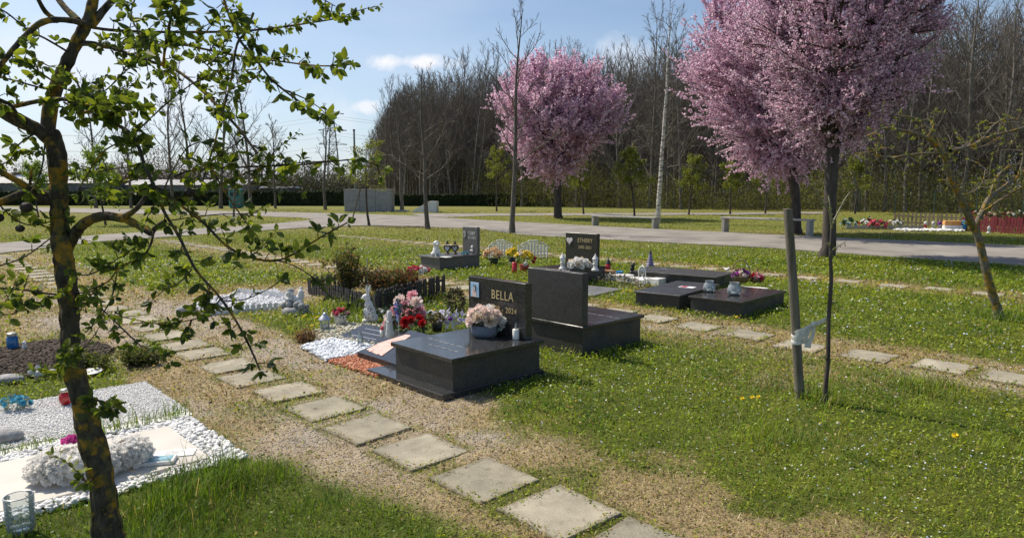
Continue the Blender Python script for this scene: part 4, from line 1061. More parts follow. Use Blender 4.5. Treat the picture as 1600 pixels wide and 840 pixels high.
# right group
gR = grave_box('grave', 'low black box grave with the glass jar and flower basket, nearest of the right-hand three', O_RIGHT, RZ3, .74, 1.34, .21, thick=.03, inset=.025)
gM = grave_box('grave', 'low black box grave with a bluish shine, left of the one holding the flower basket', O_MID, RZ2, .68, 1.40, .20, thick=.03, inset=.02, mt=m_gran_dull)
gF = grave_box('grave', 'wide low dark grave slab behind the other two of the right-hand group', O_FLAT, RZ2, 1.5, .85, .20, thick=.03, inset=.02, mt=m_gran_side)
MB().box(-.36, -.14, .72, .86, .2005, .206).build('photo_plaque', m_ltr_paper, gM)
MB().box(-.34, -.25, .735, .845, .2062, .2075).build('photo', p_crim, gM)
MB().box(-1.25, -1.1, .5, .6, .2005, .206).build('plaque', m_silver, gF)
# flat slab
pq = empty('grave', (O_PLQ.x, O_PLQ.y, 0), RZ2, 'flat weathered grey slab sunk in the grass between the headstones and the jars', 'grave')
MB().box(-.75, 0, 0, .95, -.03, .03, .004).build('slab', mat('grey_slate', (.17,.17,.175), (.11,.11,.11), scale=5, rough=.6, bump=.3), pq)
# Toby
tb = grave_box('grave', 'grey-sided grave with a TOBY headstone and small statues on its lid', O_TOBY, AX, .70, 1.10, .27, mt=m_gran_grey, ms=m_gran_grey)
MB().box(-.49, -.01, 1.0, 1.07, .271, .83, .005).build('headstone', m_gran_grey, tb)
lettering('TOBY', .10, tb, (-.19, .998, .69), (math.pi/2, 0, 0), m_white_ltr, align='CENTER', sx=.8)
lettering('2012-2020', .066, tb, (-.19, .998, .60), (math.pi/2, 0, 0), m_white_ltr, align='CENTER', sx=.8)
ov = MB(); ov.prism([(-.42+.055*math.cos(a), .67+.075*math.sin(a)) for a in [i*math.pi/10 for i in range(20)]], .988, .999); o_ = ov.build('oval_photo', m_silver, tb)
ov = MB(); ov.prism([(-.42+.045*math.cos(a), .67+.063*math.sin(a)) for a in [i*math.pi/10 for i in range(20)]], .985, .9878); ov.build('picture', mat('photo_grey', (.45,.43,.4), (.06,.05,.05), scale=22), o_)
# Ethery
et = grave_box('grave', 'black grave with a heart photo and ETHERY headstone behind the blank stone', O_ETH, AX, .80, 1.0, .25)
MB().box(-.76, -.02, .74, .81, .251, .83, .005).build('headstone', m_gran, et)
lettering('ETHERY', .105, et, (-.30, .738, .70), (math.pi/2, 0, 0), m_gold, align='CENTER', sx=.85)
lettering('2005-2021', .075, et, (-.30, .738, .58), (math.pi/2, 0, 0), m_gold, align='CENTER', sx=.85)
def heart(cx, cz, s_, n=28):
    return [(cx+s_*16*math.sin(t)**3/17, cz+s_*(13*math.cos(t)-5*math.cos(2*t)-2*math.cos(3*t)-math.cos(4*t))/17) for t in [2*math.pi*i/n for i in range(n)]]
hp = MB().prism(heart(-.655, .685, .075), .726, .739).build('heart_photo', m_white, et)
MB().prism(heart(-.655, .685, .055), .723, .7258).build('picture', mat('photo_dog', (.55,.42,.40), (.75,.7,.7), scale=14), hp)

def P3(o, lx, ly, z, rz=AX):
    c, s_ = math.cos(rz), math.sin(rz); return (o[0]+lx*c-ly*s_, o[1]+lx*s_+ly*c, z)
# things on Bella
m_felt = mat('grey_felt', (.20,.23,.28), (.14,.16,.20), scale=60, rough=.95)
r_ = empty('flower_basket', G(757, 524, .31), 0, 'blue-grey felt basket of pale pink and white roses on the BELLA grave', 'flower basket')
MB().lathe([(.0,.002),(.105,.002),(.118,.035),(.122,.10),(.116,.10),(.105,.03),(0,.03)], 24, cap=False).build('basket', m_felt, r_)
bunch(r_, (0,0,.13), (.13,.12,.10), 15, .066, [p_pale, p_pale, p_white, p_cream], up=.6, seed=3, leafmat=m_dgreen)
bunch(r_, (.06,-.01,.095), (.10,.10,.05), 7, .032, [p_mint], kind='daisy', name='hydrangea', up=.1, seed=9, foliage=False)
r_ = empty('candle', G(806, 530, .31), 0, 'white pillar candle with a flame-shaped bulb beside the BELLA stone', 'candle')
MB().lathe([(.0,0),(.028,0),(.029,.01),(.029,.085),(.024,.09),(.0,.088)], 20, cap=False).build('wax', m_white, r_)
MB().lathe([(.0,.088),(.007,.09),(.011,.105),(.008,.125),(.001,.148)], 10, cap=False).build('bulb', m_glass, r_)
# things on Toby
def dog_statue(root, s_, m, flip=1):
    b_ = MB(); rt = Matrix.Rotation(R(18), 3, 'X')
    b_.ball((0,0,.10*s_), .075*s_, sq=(.9,1.05,1.35)); b_.ball((0,-.02*s_,.19*s_), .055*s_, sq=(.95,.95,1.2)); b_.ball((0,-.03*s_,.27*s_), .06*s_)
    b_.ball((0,-.085*s_,.255*s_), .03*s_, sq=(1,1.4,.8)); b_.ball((-.055*s_,-.02*s_,.265*s_), .03*s_, sq=(.5,.8,1.5)); b_.ball((.055*s_,-.02*s_,.265*s_), .03*s_, sq=(.5,.8,1.5))
    for sx in (-1, 1): b_.tube([(sx*.035*s_,-.06*s_,.16*s_),(sx*.04*s_,-.075*s_,.08*s_),(sx*.04*s_,-.085*s_,.012*s_),(sx*.04*s_,-.115*s_,.01*s_)], [.024*s_,.02*s_,.018*s_,.014*s_], 8); b_.ball((sx*.07*s_,0,.05*s_), .05*s_, sq=(.7,1.2,1))
    b_.tube([(0,.07*s_,.04*s_),(.02*s_,.12*s_,.03*s_),(.05*s_,.15*s_,.05*s_)], [.018*s_,.014*s_,.008*s_], 6)
    return b_.build('figure', m, root)
r_ = empty('dog_statuette', G(681, 400, .27), R(30), 'small white sitting dog statuette at the foot of the TOBY grave', 'statuette'); dog_statue(r_, .95, m_white)
r_ = empty('white_plaque', G(697, 402, .27), AX, 'little white slate lying beside the white dog on the TOBY grave', 'plaque'); MB().box(-.11,.11,-.07,.07,0,.014,.003).build('tablet', m_white, r_)
m_dark_cone = mat('dark_bronze', (.05,.045,.035), (.08,.07,.05), rough=.4, metal=.5)
for i, (px, lb) in enumerate(((699, 'heart-framed candle lantern with dark pointed cap, left one on the TOBY grave'), (711, 'heart-framed candle lantern with dark pointed cap, right one beside the TOBY stone'))):
    r_ = empty('grave_lantern', G(px, 396.5, .27), AX+R(10), lb, 'lantern', 'heart lanterns on the grave')
    h = MB(); outer = heart(0, .115, .10); inner = heart(0, .115, .075); n = len(outer)
    v = [(x, y, z) for y in (-.02, .02) for x, z in outer]+[(x, y, z) for y in (-.02, .02) for x, z in inner]; f = []
    for k in range(n):
        k2 = (k+1) % n; f += [(k, k2, 2*n+k2, 2*n+k), (n+k2, n+k, 3*n+k, 3*n+k2), (k2, k, n+k, n+k2), (2*n+k, 2*n+k2, 3*n+k2, 3*n+k)]
    h.add(v, f); h.build('heart_frame', m_dark_cone, r_)
    MB().prism(inner, -.006, .006).build('heart_panel', m_plaster, r_)
    MB().lathe([(.05,0),(.055,.01),(.03,.03),(0,.03)], 14, cap=False).build('base', m_dark_cone, r_)
    MB().lathe([(.036,.20),(.032,.215),(.018,.245),(.008,.28),(0,.285)], 14, cap=False).build('cap', m_dark_cone, r_)
r_ = empty('angel_statuette', G(740, 396, .27), AX, 'round white angel statuette with wings against the TOBY stone', 'statuette')
b_ = MB(); b_.ball((0,0,.055), .06, sq=(1.1,.9,.9)); b_.ball((0,-.02,.135), .045); b_.ball((-.06,.03,.11), .05, sq=(.5,.3,1.4)); b_.ball((.06,.03,.11), .05, sq=(.5,.3,1.4)); b_.tube([(-.04,-.05,.06),(-.01,-.075,.075),(.03,-.05,.06)], .016, 6); b_.build('figure', m_plaster, r_)
MB().lathe([(.058,.12),(.064,.15),(.05,.182),(.0,.195)], 14, c=(0,.012,0), cap=False).build('hair', m_white, r_)
r_ = empty('flower_posy', G(727, 398, .27), 0, 'little teal artificial flowers in front of the TOBY stone', 'flowers'); bunch(r_, (0,0,.03), (.07,.05,.03), 8, .028, [p_blue], 'daisy', 'flower', seed=3, leafsize=.03)
# things on Ethery
def column_lantern(px, py, lb):
    r_ = empty('grave_lantern', G(px, py, .25), AX, lb, 'lantern', 'white column lanterns on the grave')
    MB().lathe([(.0,0),(.062,0),(.066,.02),(.05,.035),(.036,.05),(.034,.10),(.045,.112),(.045,.125),(.03,.13),(0,.13)], 18, cap=False).build('pedestal', m_plaster, r_)
    MB().lathe([(.0,.131),(.03,.132),(.042,.16),(.036,.195),(0,.196)], 16, cap=False).build('lantern_glass', m_white, r_)
    MB().lathe([(.055,.196),(.05,.205),(.03,.235),(.012,.262),(.006,.285),(0,.286)], 16, cap=False).build('cap', m_plaster, r_)
column_lantern(879, 421, 'white column lantern left of the white flowers before the ETHERY stone'); column_lantern(930, 423, 'white column lantern right of the white flowers before the ETHERY stone')
r_ = empty('flower_bouquet', G(905, 421, .25), R(0), 'heap of white cloth flowers lying before the ETHERY stone', 'flowers')
bunch(r_, (0,0,.075), (.17,.11,.09), 24, .06, [p_white, p_white, p_cream], up=.6, seed=5, leafsize=.05, leafmat=m_dgreen)
# jars, basket and roses on the right-hand graves
def jar(px, py, lb, s_=1.0, z=.2):
    r_ = empty('glass_jar', G(px, py, z), 0, lb, 'jar')
    MB().lathe([(0,.004),(.05*s_,.004),(.075*s_,.03*s_),(.08*s_,.07*s_),(.066*s_,.11*s_),(.05*s_,.135*s_),(.05*s_,.15*s_),(.058*s_,.155*s_),(.054*s_,.157*s_),(.046*s_,.15*s_),(.046*s_,.135*s_),(.062*s_,.108*s_),(.075*s_,.07*s_),(.07*s_,.033*s_),(.045*s_,.01),(0,.01)], 24, cap=False).build('jar_wall', m_glass, r_)
    MB().lathe([(0,.012),(.03*s_,.012),(.034*s_,.045*s_),(0,.045*s_)], 14, cap=False).build('candle_stub', m_white, r_); return r_
jar(1108, 457, 'taller clear glass jar at the edge of the nearest low black grave', 1.05)
jar(1147, 462, 'round open glass jar in the middle of the nearest low black grave', 1.15)
m_wick = mat('wicker', (.32,.22,.12), (.16,.10,.05), scale=50, rough=.8, bump=.6, bscale=80, stretch=(1,1,4))
r_ = empty('flower_basket', G(1157, 441, .2), R(-20), 'wicker basket with arched handle and violet flowers on the nearest low grave', 'flower basket')
MB().lathe([(0,.003),(.10,.003),(.135,.09),(.14,.10),(.128,.095),(.095,.012),(0,.012)], 22, cap=False).build('basket', m_wick, r_)
MB().tube([(math.cos(a)*.135, 0, .09+math.sin(a)*.25) for a in [math.pi*i/16 for i in range(17)]], .008, 6).build('handle', m_wick, r_)
bunch(r_, (0,0,.11), (.12,.11,.08), 13, .045, [p_mag, p_mag, p_purp, p_pale], kind='daisy', name='flower', up=.5, seed=8)
r_ = empty('flower_basket', G(1182, 441, .2), R(60), 'small basket of rose-red roses with a thin hoop handle, right of the violet flowers', 'flower basket')
MB().lathe([(0,.003),(.07,.003),(.09,.06),(.085,.06),(.065,.01),(0,.01)], 20, cap=False).build('basket', m_wick, r_)
MB().tube([(math.cos(a)*.12, 0, .04+math.sin(a)*.17) for a in [math.pi*i/14 for i in range(15)]], .006, 6).build('handle', m_wick, r_)
bunch(r_, (0,0,.065), (.085,.08,.045), 9, .05, [p_rose, p_crim, p_pink], up=.5, seed=12)
r_ = empty('paper_note', G(1178, 449.5, .2), R(-25), 'white lace-edged paper lying in front of the red roses', 'note')
q = random.Random(3); pts = [(x*.2*(1+q.uniform(-.06,.06)), y*.085*(1+q.uniform(-.1,.1))) for x, y in [(math.cos(t), math.sin(t)) for t in [2*math.pi*i/24 for i in range(24)]]]
MB().slabpoly(pts, .001, .006).build('paper', m_white, r_)
for px, py, lb in ((1022, 441, 'left crimson rose head resting against the wide dark slab'), (1041, 438, 'pair of crimson roses right of the left rose head by the wide dark slab')):
    r_ = empty('rose_heads', (*G(px, py, .0)[:2], 0), 0, lb, 'roses')
    put_bloom(r_, 'rose', 'rose', (0, 0, .07), .075, p_crim, (-.4,-.7,.5))
    if px > 1030: put_bloom(r_, 'rose', 'rose', (.13, .0, .06), .05, p_rose, (.2,-.7,.5)); put_bloom(r_, 'rose', 'rose', (-.08, .05, .09), .045, p_pale, (-.2,-.6,.6))
    V, F = leaves_blob((0.03,0,.05), (.1,.07,.05), 30, .05, 4); from_np('foliage', V, [F], m_dgreen, r_)
r_ = empty('toy_bird', G(1136, 424, .2), R(30), 'tiny white bird figure at the far end of the wide dark slab', 'figurine')
b_ = MB(); b_.ball((0,0,.035), .028, sq=(1,1.6,.9)); b_.ball((0,-.045,.06), .018); b_.tube([(0,.03,.035),(0,.09,.07)], [.014,.004], 5); b_.build('figure', m_white, r_)
# items between ETHERY and the wide slab
r_ = empty('grave_lantern', G(950, 424), 0, 'red glass candle with black pointed lid right of the ETHERY grave', 'candle')
MB().lathe([(0,0),(.05,0),(.055,.02),(.055,.15),(0,.15)], 18, cap=False).build('glass', m_redgl, r_); MB().lathe([(.058,.15),(.05,.17),(.04,.19),(.022,.24),(.008,.255),(0,.256)], 16, cap=False).build('lid', m_blk, r_)
m_wood = mat('box_wood', (.34,.20,.10), (.26,.15,.08), scale=12, rough=.7, stretch=(1,6,1))
r_ = empty('wooden_stool', G(953, 437), AX, 'little brown wooden stool in front of the red candle', 'stool')
MB().box(-.09,.09,-.07,.07,.15,.17,.003).build('seat', m_wood, r_)
for sx in (-1,1): MB().box(sx*.075-.012, sx*.075+.012, -.06, .06, -.01, .149).build('side_panel', m_wood, r_)
r_ = empty('blue_bowl', G(966, 432), 0, 'bright blue bowl on the white tiles near the red candle', 'bowl')
MB().lathe([(0,.01),(.05,.01),(.08,.05),(.09,.10),(.083,.10),(.07,.05),(0,.03)], 20, cap=False).build('bowl', mat('bright_blue', (.02,.28,.62), (.02,.22,.5), rough=.25), r_)
tl = empty('tiled_plot', G(985, 441), AX, 'white tiled plot edge between the ETHERY grave and the wide slab', 'grave edging')
for i in range(6):
    MB().box(-.62+i*.21, -.43+i*.21, -.08+.02*(i % 2), .16, -.02, .10+.01*(i % 3), .005).build('tile', m_white, tl)
r_ = empty('cat_sculpture', G(987, 434), R(-20), 'black metal cat silhouette with curled tail standing on the white tiles', 'sculpture')
b_ = MB(); b_.ball((0,0,.07), .06, sq=(.9,.9,1.3)); b_.ball((.01,-.01,.17), .042, sq=(1,.9,1.2)); b_.ball((.02,-.02,.235), .04)
for sx in (-1,1): b_.add([(.02+sx*.03-.014,-.02,.26),(.02+sx*.03+.014,-.02,.26),(.02+sx*.03,-.005,.26),(.02+sx*.034,-.015,.31)], [(0,1,3),(1,2,3),(2,0,3),(0,2,1)])
b_.tube([(.04,.02,.03),(.10,.03,.02),(.13,.03,.06),(.10,.03,.10),(.07,.03,.08)], [.014,.013,.012,.010,.006], 7); b_.build('figure', m_blk, r_)
r_ = empty('garden_cone', G(1016, 419), 0, 'purple and white tiered spiral cone with a black tip', 'ornament')
m_violet = mat('violet', (.09,.05,.28), (.06,.03,.2), rough=.4)
for k in range(6):
    z = .04+k*.045; r1 = .085*(1-k/8.5); MB().lathe([(r1*.75,z),(r1,z+.012),(r1*.95,z+.028),(r1*.6,z+.04)], 18).build('tier', m_violet, r_)
    MB().lathe([(r1*1.03,z+.006),(r1*1.08,z+.011),(r1*1.03,z+.016)], 18, cap=False).build('white_band', m_white, r_)
MB().lathe([(.036,.31),(.018,.35),(.004,.40),(0,.401)], 14).build('tip', m_blk, r_); MB().lathe([(.09,0),(.09,.02),(.07,.04)], 18).build('foot', m_violet, r_)
r_ = empty('house_lantern', G(1003, 448), R(-30), 'small white house-shaped candle lantern at the corner of the bluish grave', 'lantern')
MB().box(-.05,.05,-.05,.05,0,.02).build('base', m_white, r_)
for sx in (-1,1):
    for sy in (-1,1): MB().box(sx*.045-.006, sx*.045+.006, sy*.045-.006, sy*.045+.006, .021, .12).build('post', m_white, r_)
MB().add([(-.06,-.06,.1205),(.06,-.06,.1205),(.06,.06,.1205),(-.06,.06,.1205),(0,0,.18)], [(0,1,4),(1,2,4),(2,3,4),(3,0,4),(3,2,1,0)]).build('roof', m_white, r_)
r_ = empty('garden_arch', G(1003, 443), AX, 'open white arched frame standing behind the house lantern', 'frame')
b_ = MB(); b_.tube([(-.07,0,0),(-.07,0,.22),(-.04,0,.28),(0,0,.31),(.04,0,.28),(.07,0,.22),(.07,0,0)], .013, 6); b_.build('frame', m_white, r_); MB().ball((0,0,.2), .045, sq=(1,.3,1.5)).build('panel', m_silver, r_)
V, F = leaves_blob((0,0,.08), (.45,.18,.1), 500, .05, 6, .3)
r_ = empty('dry_heather', G(965, 447), AX, 'wiry olive heather growing in front of the white tiles', 'plant'); from_np('foliage', V, [F], mat('heather', (.13,.12,.06), (.2,.17,.1), scale=40), r_)

# peach, yellow flowers, red candle pots, lace fence by TOBY
r_ = empty('flower_pot', G(772, 413), 0, 'pot of fluffy peach chrysanthemums right of the TOBY grave', 'potted flowers')
MB().lathe([(0,0),(.07,0),(.10,.13),(.09,.13),(0,.10)], 16, cap=False).build('pot', m_dgreen, r_); bunch(r_, (-.02,0,.20), (.20,.15,.14), 26, .06, [p_peach, p_cream, p_peach], 'daisy', 'chrysanthemum', seed=2)
r_ = empty('flower_pot', G(800, 411), 0, 'dark pot of yellow chrysanthemums, left of the two yellow bunches', 'potted flowers')
MB().lathe([(0,0),(.06,0),(.08,.13),(.07,.13),(0,.1)], 16, cap=False).build('pot', m_blk, r_); bunch(r_, (0,0,.21), (.12,.12,.11), 16, .055, [p_yel], 'daisy', 'chrysanthemum', seed=6)
r_ = empty('flower_pot', G(819, 424), 0, 'low red-brown pot of yellow chrysanthemums, right of the two yellow bunches', 'potted flowers')
MB().lathe([(0,0),(.07,0),(.10,.14),(.09,.14),(0,.1)], 16, cap=False).build('pot', mat('terracotta', (.42,.08,.04), (.34,.06,.03)), r_); bunch(r_, (0,0,.30), (.17,.15,.11), 20, .055, [p_yel, p_yel, p_cream], 'daisy', 'chrysanthemum', seed=7)
put_bloom(r_, 'rose', 'rose', (.17,-.05,.20), .05, p_crim, (.6,-.6,.3)); put_bloom(r_, 'rose', 'rose', (.20,-.02,.26), .045, p_crim, (.6,-.6,.3)); put_bloom(r_, 'rose', 'rose', (.02,-.12,.16), .05, p_white, (0,-.8,.4))
r_ = empty('grave_candle', G(804, 427), 0, 'tall red glass grave candle in front of the yellow flowers', 'candle')
MB().lathe([(0,0),(.045,0),(.05,.02),(.05,.19),(0,.19)], 18, cap=False).build('glass', m_redgl, r_); MB().lathe([(.053,.19),(.05,.215),(0,.22)], 18, cap=False).build('lid', m_red, r_)
def lace(px0, px1, py, lb):
    a, b_ = G(px0, py), G(px1, py-2); L = (b_-a).length
    r_ = empty('lace_fence', a, math.atan2(b_.y-a.y, b_.x-a.x), lb, 'garden fence'); mb = MB(); n = 9
    for j in range(n):
        x0 = L*j/n; w = L/n
        for k in range(6):
            if .04+k*.062+.07 > .32+.12*math.sin(math.pi*(j+.5)/n): continue
            z = .03+k*.062; mb.tube([(x0+w/2+w*.62*math.cos(t), 0, z+.045+.05*math.sin(t)) for t in [2*math.pi*i/10 for i in range(11)]], .0085, 4, False)
    mb.tube([(L*i/12, 0, .30+.12*math.sin(math.pi*i/12)) for i in range(13)], .010, 5); mb.build('lattice', m_white, r_)
    for x in (0, L): MB().box(x-.012, x+.012, -.012, .012, -.03, .32).build('post', m_white, r_)
lace(764, 800, 404, 'white lattice fence panel behind the peach chrysanthemums'); lace(810, 855, 405, 'arched white lattice fence panel right of the yellow flowers')

# the low plot left of Bella: shiny black plaque with pink stole, second plaque, bottles, bouquet
o = G(614, 556, .10)
r_ = empty('memorial_plaque', (o.x, o.y, 0), AX, 'shiny black plaque wedged against the BELLA grave with a pink feather painting', 'plaque')
b_ = MB(); b_.add([(-.44,-.10,-.02),(.20,-.10,-.02),(.20,.50,-.02),(-.44,.50,-.02),(-.44,-.10,.08),(.20,-.10,.08),(.20,.50,.08+.6*.20),(-.44,.50,.08+.6*.20)], [(3,2,1,0),(4,5,6,7),(0,1,5,4),(1,2,6,5),(2,3,7,6),(3,0,4,7)]); b_.build('slab', m_gran, r_)
pk = MB(); q = random.Random(6)
def gl(px, py, dz=0.0):
    z = .1; c_, s__ = math.cos(AX), math.sin(AX)
    for _ in range(30):
        w = G(px, py, z)-Vector((o.x, o.y, 0)); Y_ = -w.x*s__+w.y*c_; z = z*.5+.5*(.0815+.20*(Y_+.10))
    return (w.x*c_+w.y*s__, Y_, z+dz+.001)
for k in range(8):
    f = k/7; tx, ty = 571+22*f+q.uniform(-2,2), 545+9.5*f+q.uniform(-1,1); mx_, my_ = 596+14*f, 536+7.5*f; z = k*.0002
    pk.add([gl(tx, ty, z), gl(mx_-2.2, my_-1, z), gl(634+.8*k, 522.2+.15*k, z), gl(636+.8*k, 523.5+.15*k, z), gl(mx_+1.6, my_+1.2, z), gl(tx+3, ty+1.2, z)], [(0,5,4,3,2,1)])
pk.build('feather', mat('feather_pink', (.66,.36,.30), (.74,.52,.46), scale=30), r_)
o = G(588, 533, .05)
r_ = empty('memorial_plaque', (o.x, o.y, 0), AX+R(8), 'tilted dark inscribed plaque beside the bright white pebbles', 'plaque')
b_ = MB(); b_.add([(-.62,0,.02),(.05,0,.02),(.05,.36,.10),(-.62,.36,.10),(-.62,0,-.02),(.05,0,-.02),(.05,.36,-.02),(-.62,.36,-.02)], [(0,1,2,3),(0,4,5,1),(1,5,6,2),(2,6,7,3),(3,7,4,0)]); b_.build('slab', m_gran, r_)
for k in range(3): MB().add([(-.5,.08+k*.09,.021+.018+k*.02),(-.1,.08+k*.09,.021+.018+k*.02),(-.1,.088+k*.09,.0235+.018+k*.02),(-.5,.088+k*.09,.0235+.018+k*.02)], [(0,1,2,3)]).build('inscription_line', m_silver, r_)
def vase(px, py, z, h, w, lb, rz=0, m=None):
    r_ = empty('glass_vase', G(px, py, z), rz, lb, 'vase'); MB().lathe([(0,.003),(w*.7,.003),(w,h*.15),(w*.9,h*.55),(w*.45,h*.8),(w*.5,h),(w*.42,h),(w*.38,h*.8),(w*.8,h*.5),(w*.85,h*.15),(0,.012)], 18, cap=False).build('vase_wall', m or m_glass, r_); return r_
vase(563, 537, .06, .13, .03, 'small clear glass tumbler on the dark inscribed plaque')
vase(607, 524, .1, .22, .045, 'milky glass bottle in front of the pink roses', m=glass('milky_glass', (.8,.86,.82), .2))
r_ = empty('madonna_figure', G(609, 526, .1), 0, 'slim white draped figurine standing before the pink roses', 'figurine')
b_ = MB(); b_.lathe([(.0,0),(.04,0),(.045,.02),(.035,.09),(.03,.15),(.036,.18),(.022,.21),(.026,.235),(.022,.262),(0,.27)], 16, cap=False, sy=.8); b_.tube([(-.03,-.01,.17),(-.012,-.035,.15),(0,-.036,.165)], .009, 6); b_.tube([(.03,-.01,.17),(.012,-.035,.15),(0,-.036,.165)], .009, 6); b_.build('figure', m_plaster, r_)
r_ = empty('grave_candle', G(597, 526, .08), 0, 'small red-topped white candle left of the draped figurine', 'candle'); MB().lathe([(0,0),(.02,0),(.022,.07),(0,.07)], 14, cap=False).build('cup', m_white, r_); MB().lathe([(0,.071),(.015,.071),(.017,.09),(.006,.11),(0,.111)], 12, cap=False).build('flame_cover', m_red, r_)
r_ = empty('flower_bouquet', G(632, 517, .04), 0, 'tall bunch of pink artificial roses left of the BELLA grave', 'flowers')
q = random.Random(4); rs = [(632,478,0),(650,473,0),(645,463,.05),(619,486,0),(612,497,0),(607,512,0),(655,485,0),(660,494,.02),(648,497,0),(628,497,0),(640,490,.05),(625,470,.05),(637,505,0),(616,508,.02)]
base = G(632, 517, .04); st_m = MB()
for px, py, dz in rs:
    w = at(px, py, base.y+q.uniform(-.06,.06)+dz); l = w-base; put_bloom(r_, 'rose', 'rose', l, .084*q.uniform(.85,1.15), p_pink if q.random() < .75 else p_pale, (q.uniform(-.5,.3),-.6,.7)); st_m.tube([(0,0,0), (l.x*.4, l.y*.4, l.z*.6), l], .004, 4)
st_m.build('stems', m_green, r_); V, F = leaves_blob((0,0,.18), (.15,.1,.13), 160, .06, 2); from_np('foliage', V, [F], m_dgreen, r_)
r_ = empty('flower_bouquet', G(643, 522, .06), 0, 'low bunch of deep red roses in front of the pink ones', 'flowers')
for px, py in ((632,501),(634,510),(633,498),(642,497),(655,494),(660,502),(657,496)):
    base = G(643, 522, .06); l = at(px, py+3, base.y+q.uniform(-.04,.04))-base; put_bloom(r_, 'rose', 'rose', l, .052, p_red, (q.uniform(-.4,.4),-.7,.5))
V, F = leaves_blob((0,0,.07), (.15,.08,.07), 160, .05, 3); from_np('foliage', V, [F], m_green, r_)
r_ = empty('white_flowers', G(668, 508, .03), 0, 'cluster of small white and mint cloth flowers right of the red roses', 'flowers'); bunch(r_, (0,0,.10), (.14,.08,.07), 14, .034, [p_white, p_mint], 'daisy', 'flower', seed=7, leafsize=.06)
r_ = empty('white_flowers', G(598, 498, .03), 0, 'small white pansies behind the rabbit statue', 'flowers'); bunch(r_, (0,0,.08), (.08,.06,.04), 7, .032, [p_white], 'daisy', 'flower', seed=8, leafsize=.05)
m_foil = mat('foil_purple', (.10,.40,.46), (.30,.18,.50), scale=25, rough=.15, metal=.7)
r_ = empty('pinwheel', G(623, 524, .06), 0, 'teal and violet foil pinwheel on a thin stick in front of the pink roses', 'pinwheel')
MB().tube([(0,0,0),(0,0,.30)], .004, 6).build('stick', m_white, r_); b_ = MB()
for k in range(8):
    a = k*math.pi/4; c_, s_ = math.cos(a), math.sin(a); c2, s2 = math.cos(a+.55), math.sin(a+.55); b_.add([(0,-.012,.30),(c_*.07*.55,-.012,.30+s_*.10),(c2*.075*.55,-.035,.30+s2*.105)], [(0,1,2)]); b_.add([(0,-.016,.22),(c_*.05*.55,-.016,.22+s_*.07),(c2*.05*.55,-.035,.22+s2*.075)], [(0,1,2)])
b_.build('sails', m_foil, r_)
r_ = empty('ribbon_bow', G(704, 513, .03), 0, 'large pale lavender ribbon bow leaning by the BELLA headstone', 'ribbon')
V, F = leaves_blob((-.06,0,.13), (.05,.04,.05), 26, .075, 31, .8); V2, F2 = leaves_blob((.09,0,.12), (.05,.04,.045), 26, .075, 32, .8)
from_np('loops', np.concatenate([V, V2]), [np.concatenate([F, F2+len(V)])], p_lav, r_); b_ = MB()
for sx in (-1, 1): b_.add([(0,-.03,.13),(sx*.03,-.05,.12),(sx*.06,-.06,.0),(sx*.02,-.06,.0)], [(0,1,2,3)])
b_.build('tails', p_white, r_); MB().ball((0,-.05,.12), .025).build('knot', p_purp, r_)
r_ = empty('plant_pot', G(683, 517, .03), 0, 'small black pot with a browning leafy plant beside the lavender bow', 'potted plant')
MB().lathe([(0,0),(.05,0),(.065,.09),(.06,.09),(0,.07)], 16, cap=False).build('pot', m_blk, r_); V, F = leaves_blob((0,0,.13), (.07,.07,.06), 120, .045, 3); from_np('foliage', V, [F], mat('leaf_brownish', (.16,.15,.05), (.12,.08,.04), scale=30, trans=.3), r_)
r_ = empty('dwarf_conifer', G(712, 492), 0, 'little dark brown-green conifer behind the lavender bow', 'shrub')
V, F = leaves_blob((0,0,.17), (.11,.11,.17), 700, .05, 5, .25); from_np('foliage', V, [F], mat('conifer', (.06,.06,.025), (.09,.07,.03), scale=30), r_); MB().tube([(0,0,0),(0,0,.2)], [.012,.005], 6).build('stem', m_bark_dark, r_)
r_ = empty('dwarf_conifer', G(601, 488), 0, 'little rounded dark conifer between the rabbit and the pink roses', 'shrub')
V, F = leaves_blob((0,0,.15), (.13,.13,.15), 700, .05, 6, .25); from_np('foliage', V, [F], mat('conifer_b', (.07,.08,.03), (.05,.05,.02), scale=30), r_); MB().tube([(0,0,0),(0,0,.18)], [.012,.005], 6).build('stem', m_bark_dark, r_)
# rabbit
base = G(577, 505)
r_ = empty('rabbit_statue', base, R(8), 'tall white rabbit statue with painted grey leaves on its body, facing left', 'statue')
m_rab = mat('rabbit_paint', (.74,.73,.71), (.60,.59,.57), scale=8, rough=.75, bump=.3)
b_ = MB(); RX = lambda a: Matrix.Rotation(a, 3, 'Y')
b_.ball((.01,0,.11), .085, 18, 12, sq=(1,.85,1.3)); b_.ball((.0,0,.20), .06, 16, 10, sq=(.95,.85,1.5), rot=RX(-.15)); b_.ball((.06,0,.06), .06, 14, 8, sq=(1.1,1.15,1)); b_.ball((-.035,0,.30), .048, 16, 10, sq=(1.25,.85,.95)); b_.ball((-.075,0,.292), .026, 12, 8, sq=(1.2,.8,.85))
b_.ball((-.02,-.022,.385), .022, 12, 8, sq=(.75,.5,3.0), rot=RX(-.02)); b_.ball((.005,.022,.385), .022, 12, 8, sq=(.75,.5,3.0), rot=RX(.3))
b_.ball((-.05,-.035,.03), .03, 12, 8, sq=(1.7,.8,.8)); b_.ball((-.05,.035,.03), .03, 12, 8, sq=(1.7,.8,.8)); b_.ball((-.055,-.03,.13), .022, 10, 8, sq=(.9,.9,2.5)); b_.ball((.10,0,.06), .025)
ro_ = b_.build('figure', m_rab, r_); ro_.scale = (.86, .95, 1.03)
b_ = MB(); q = random.Random(9)
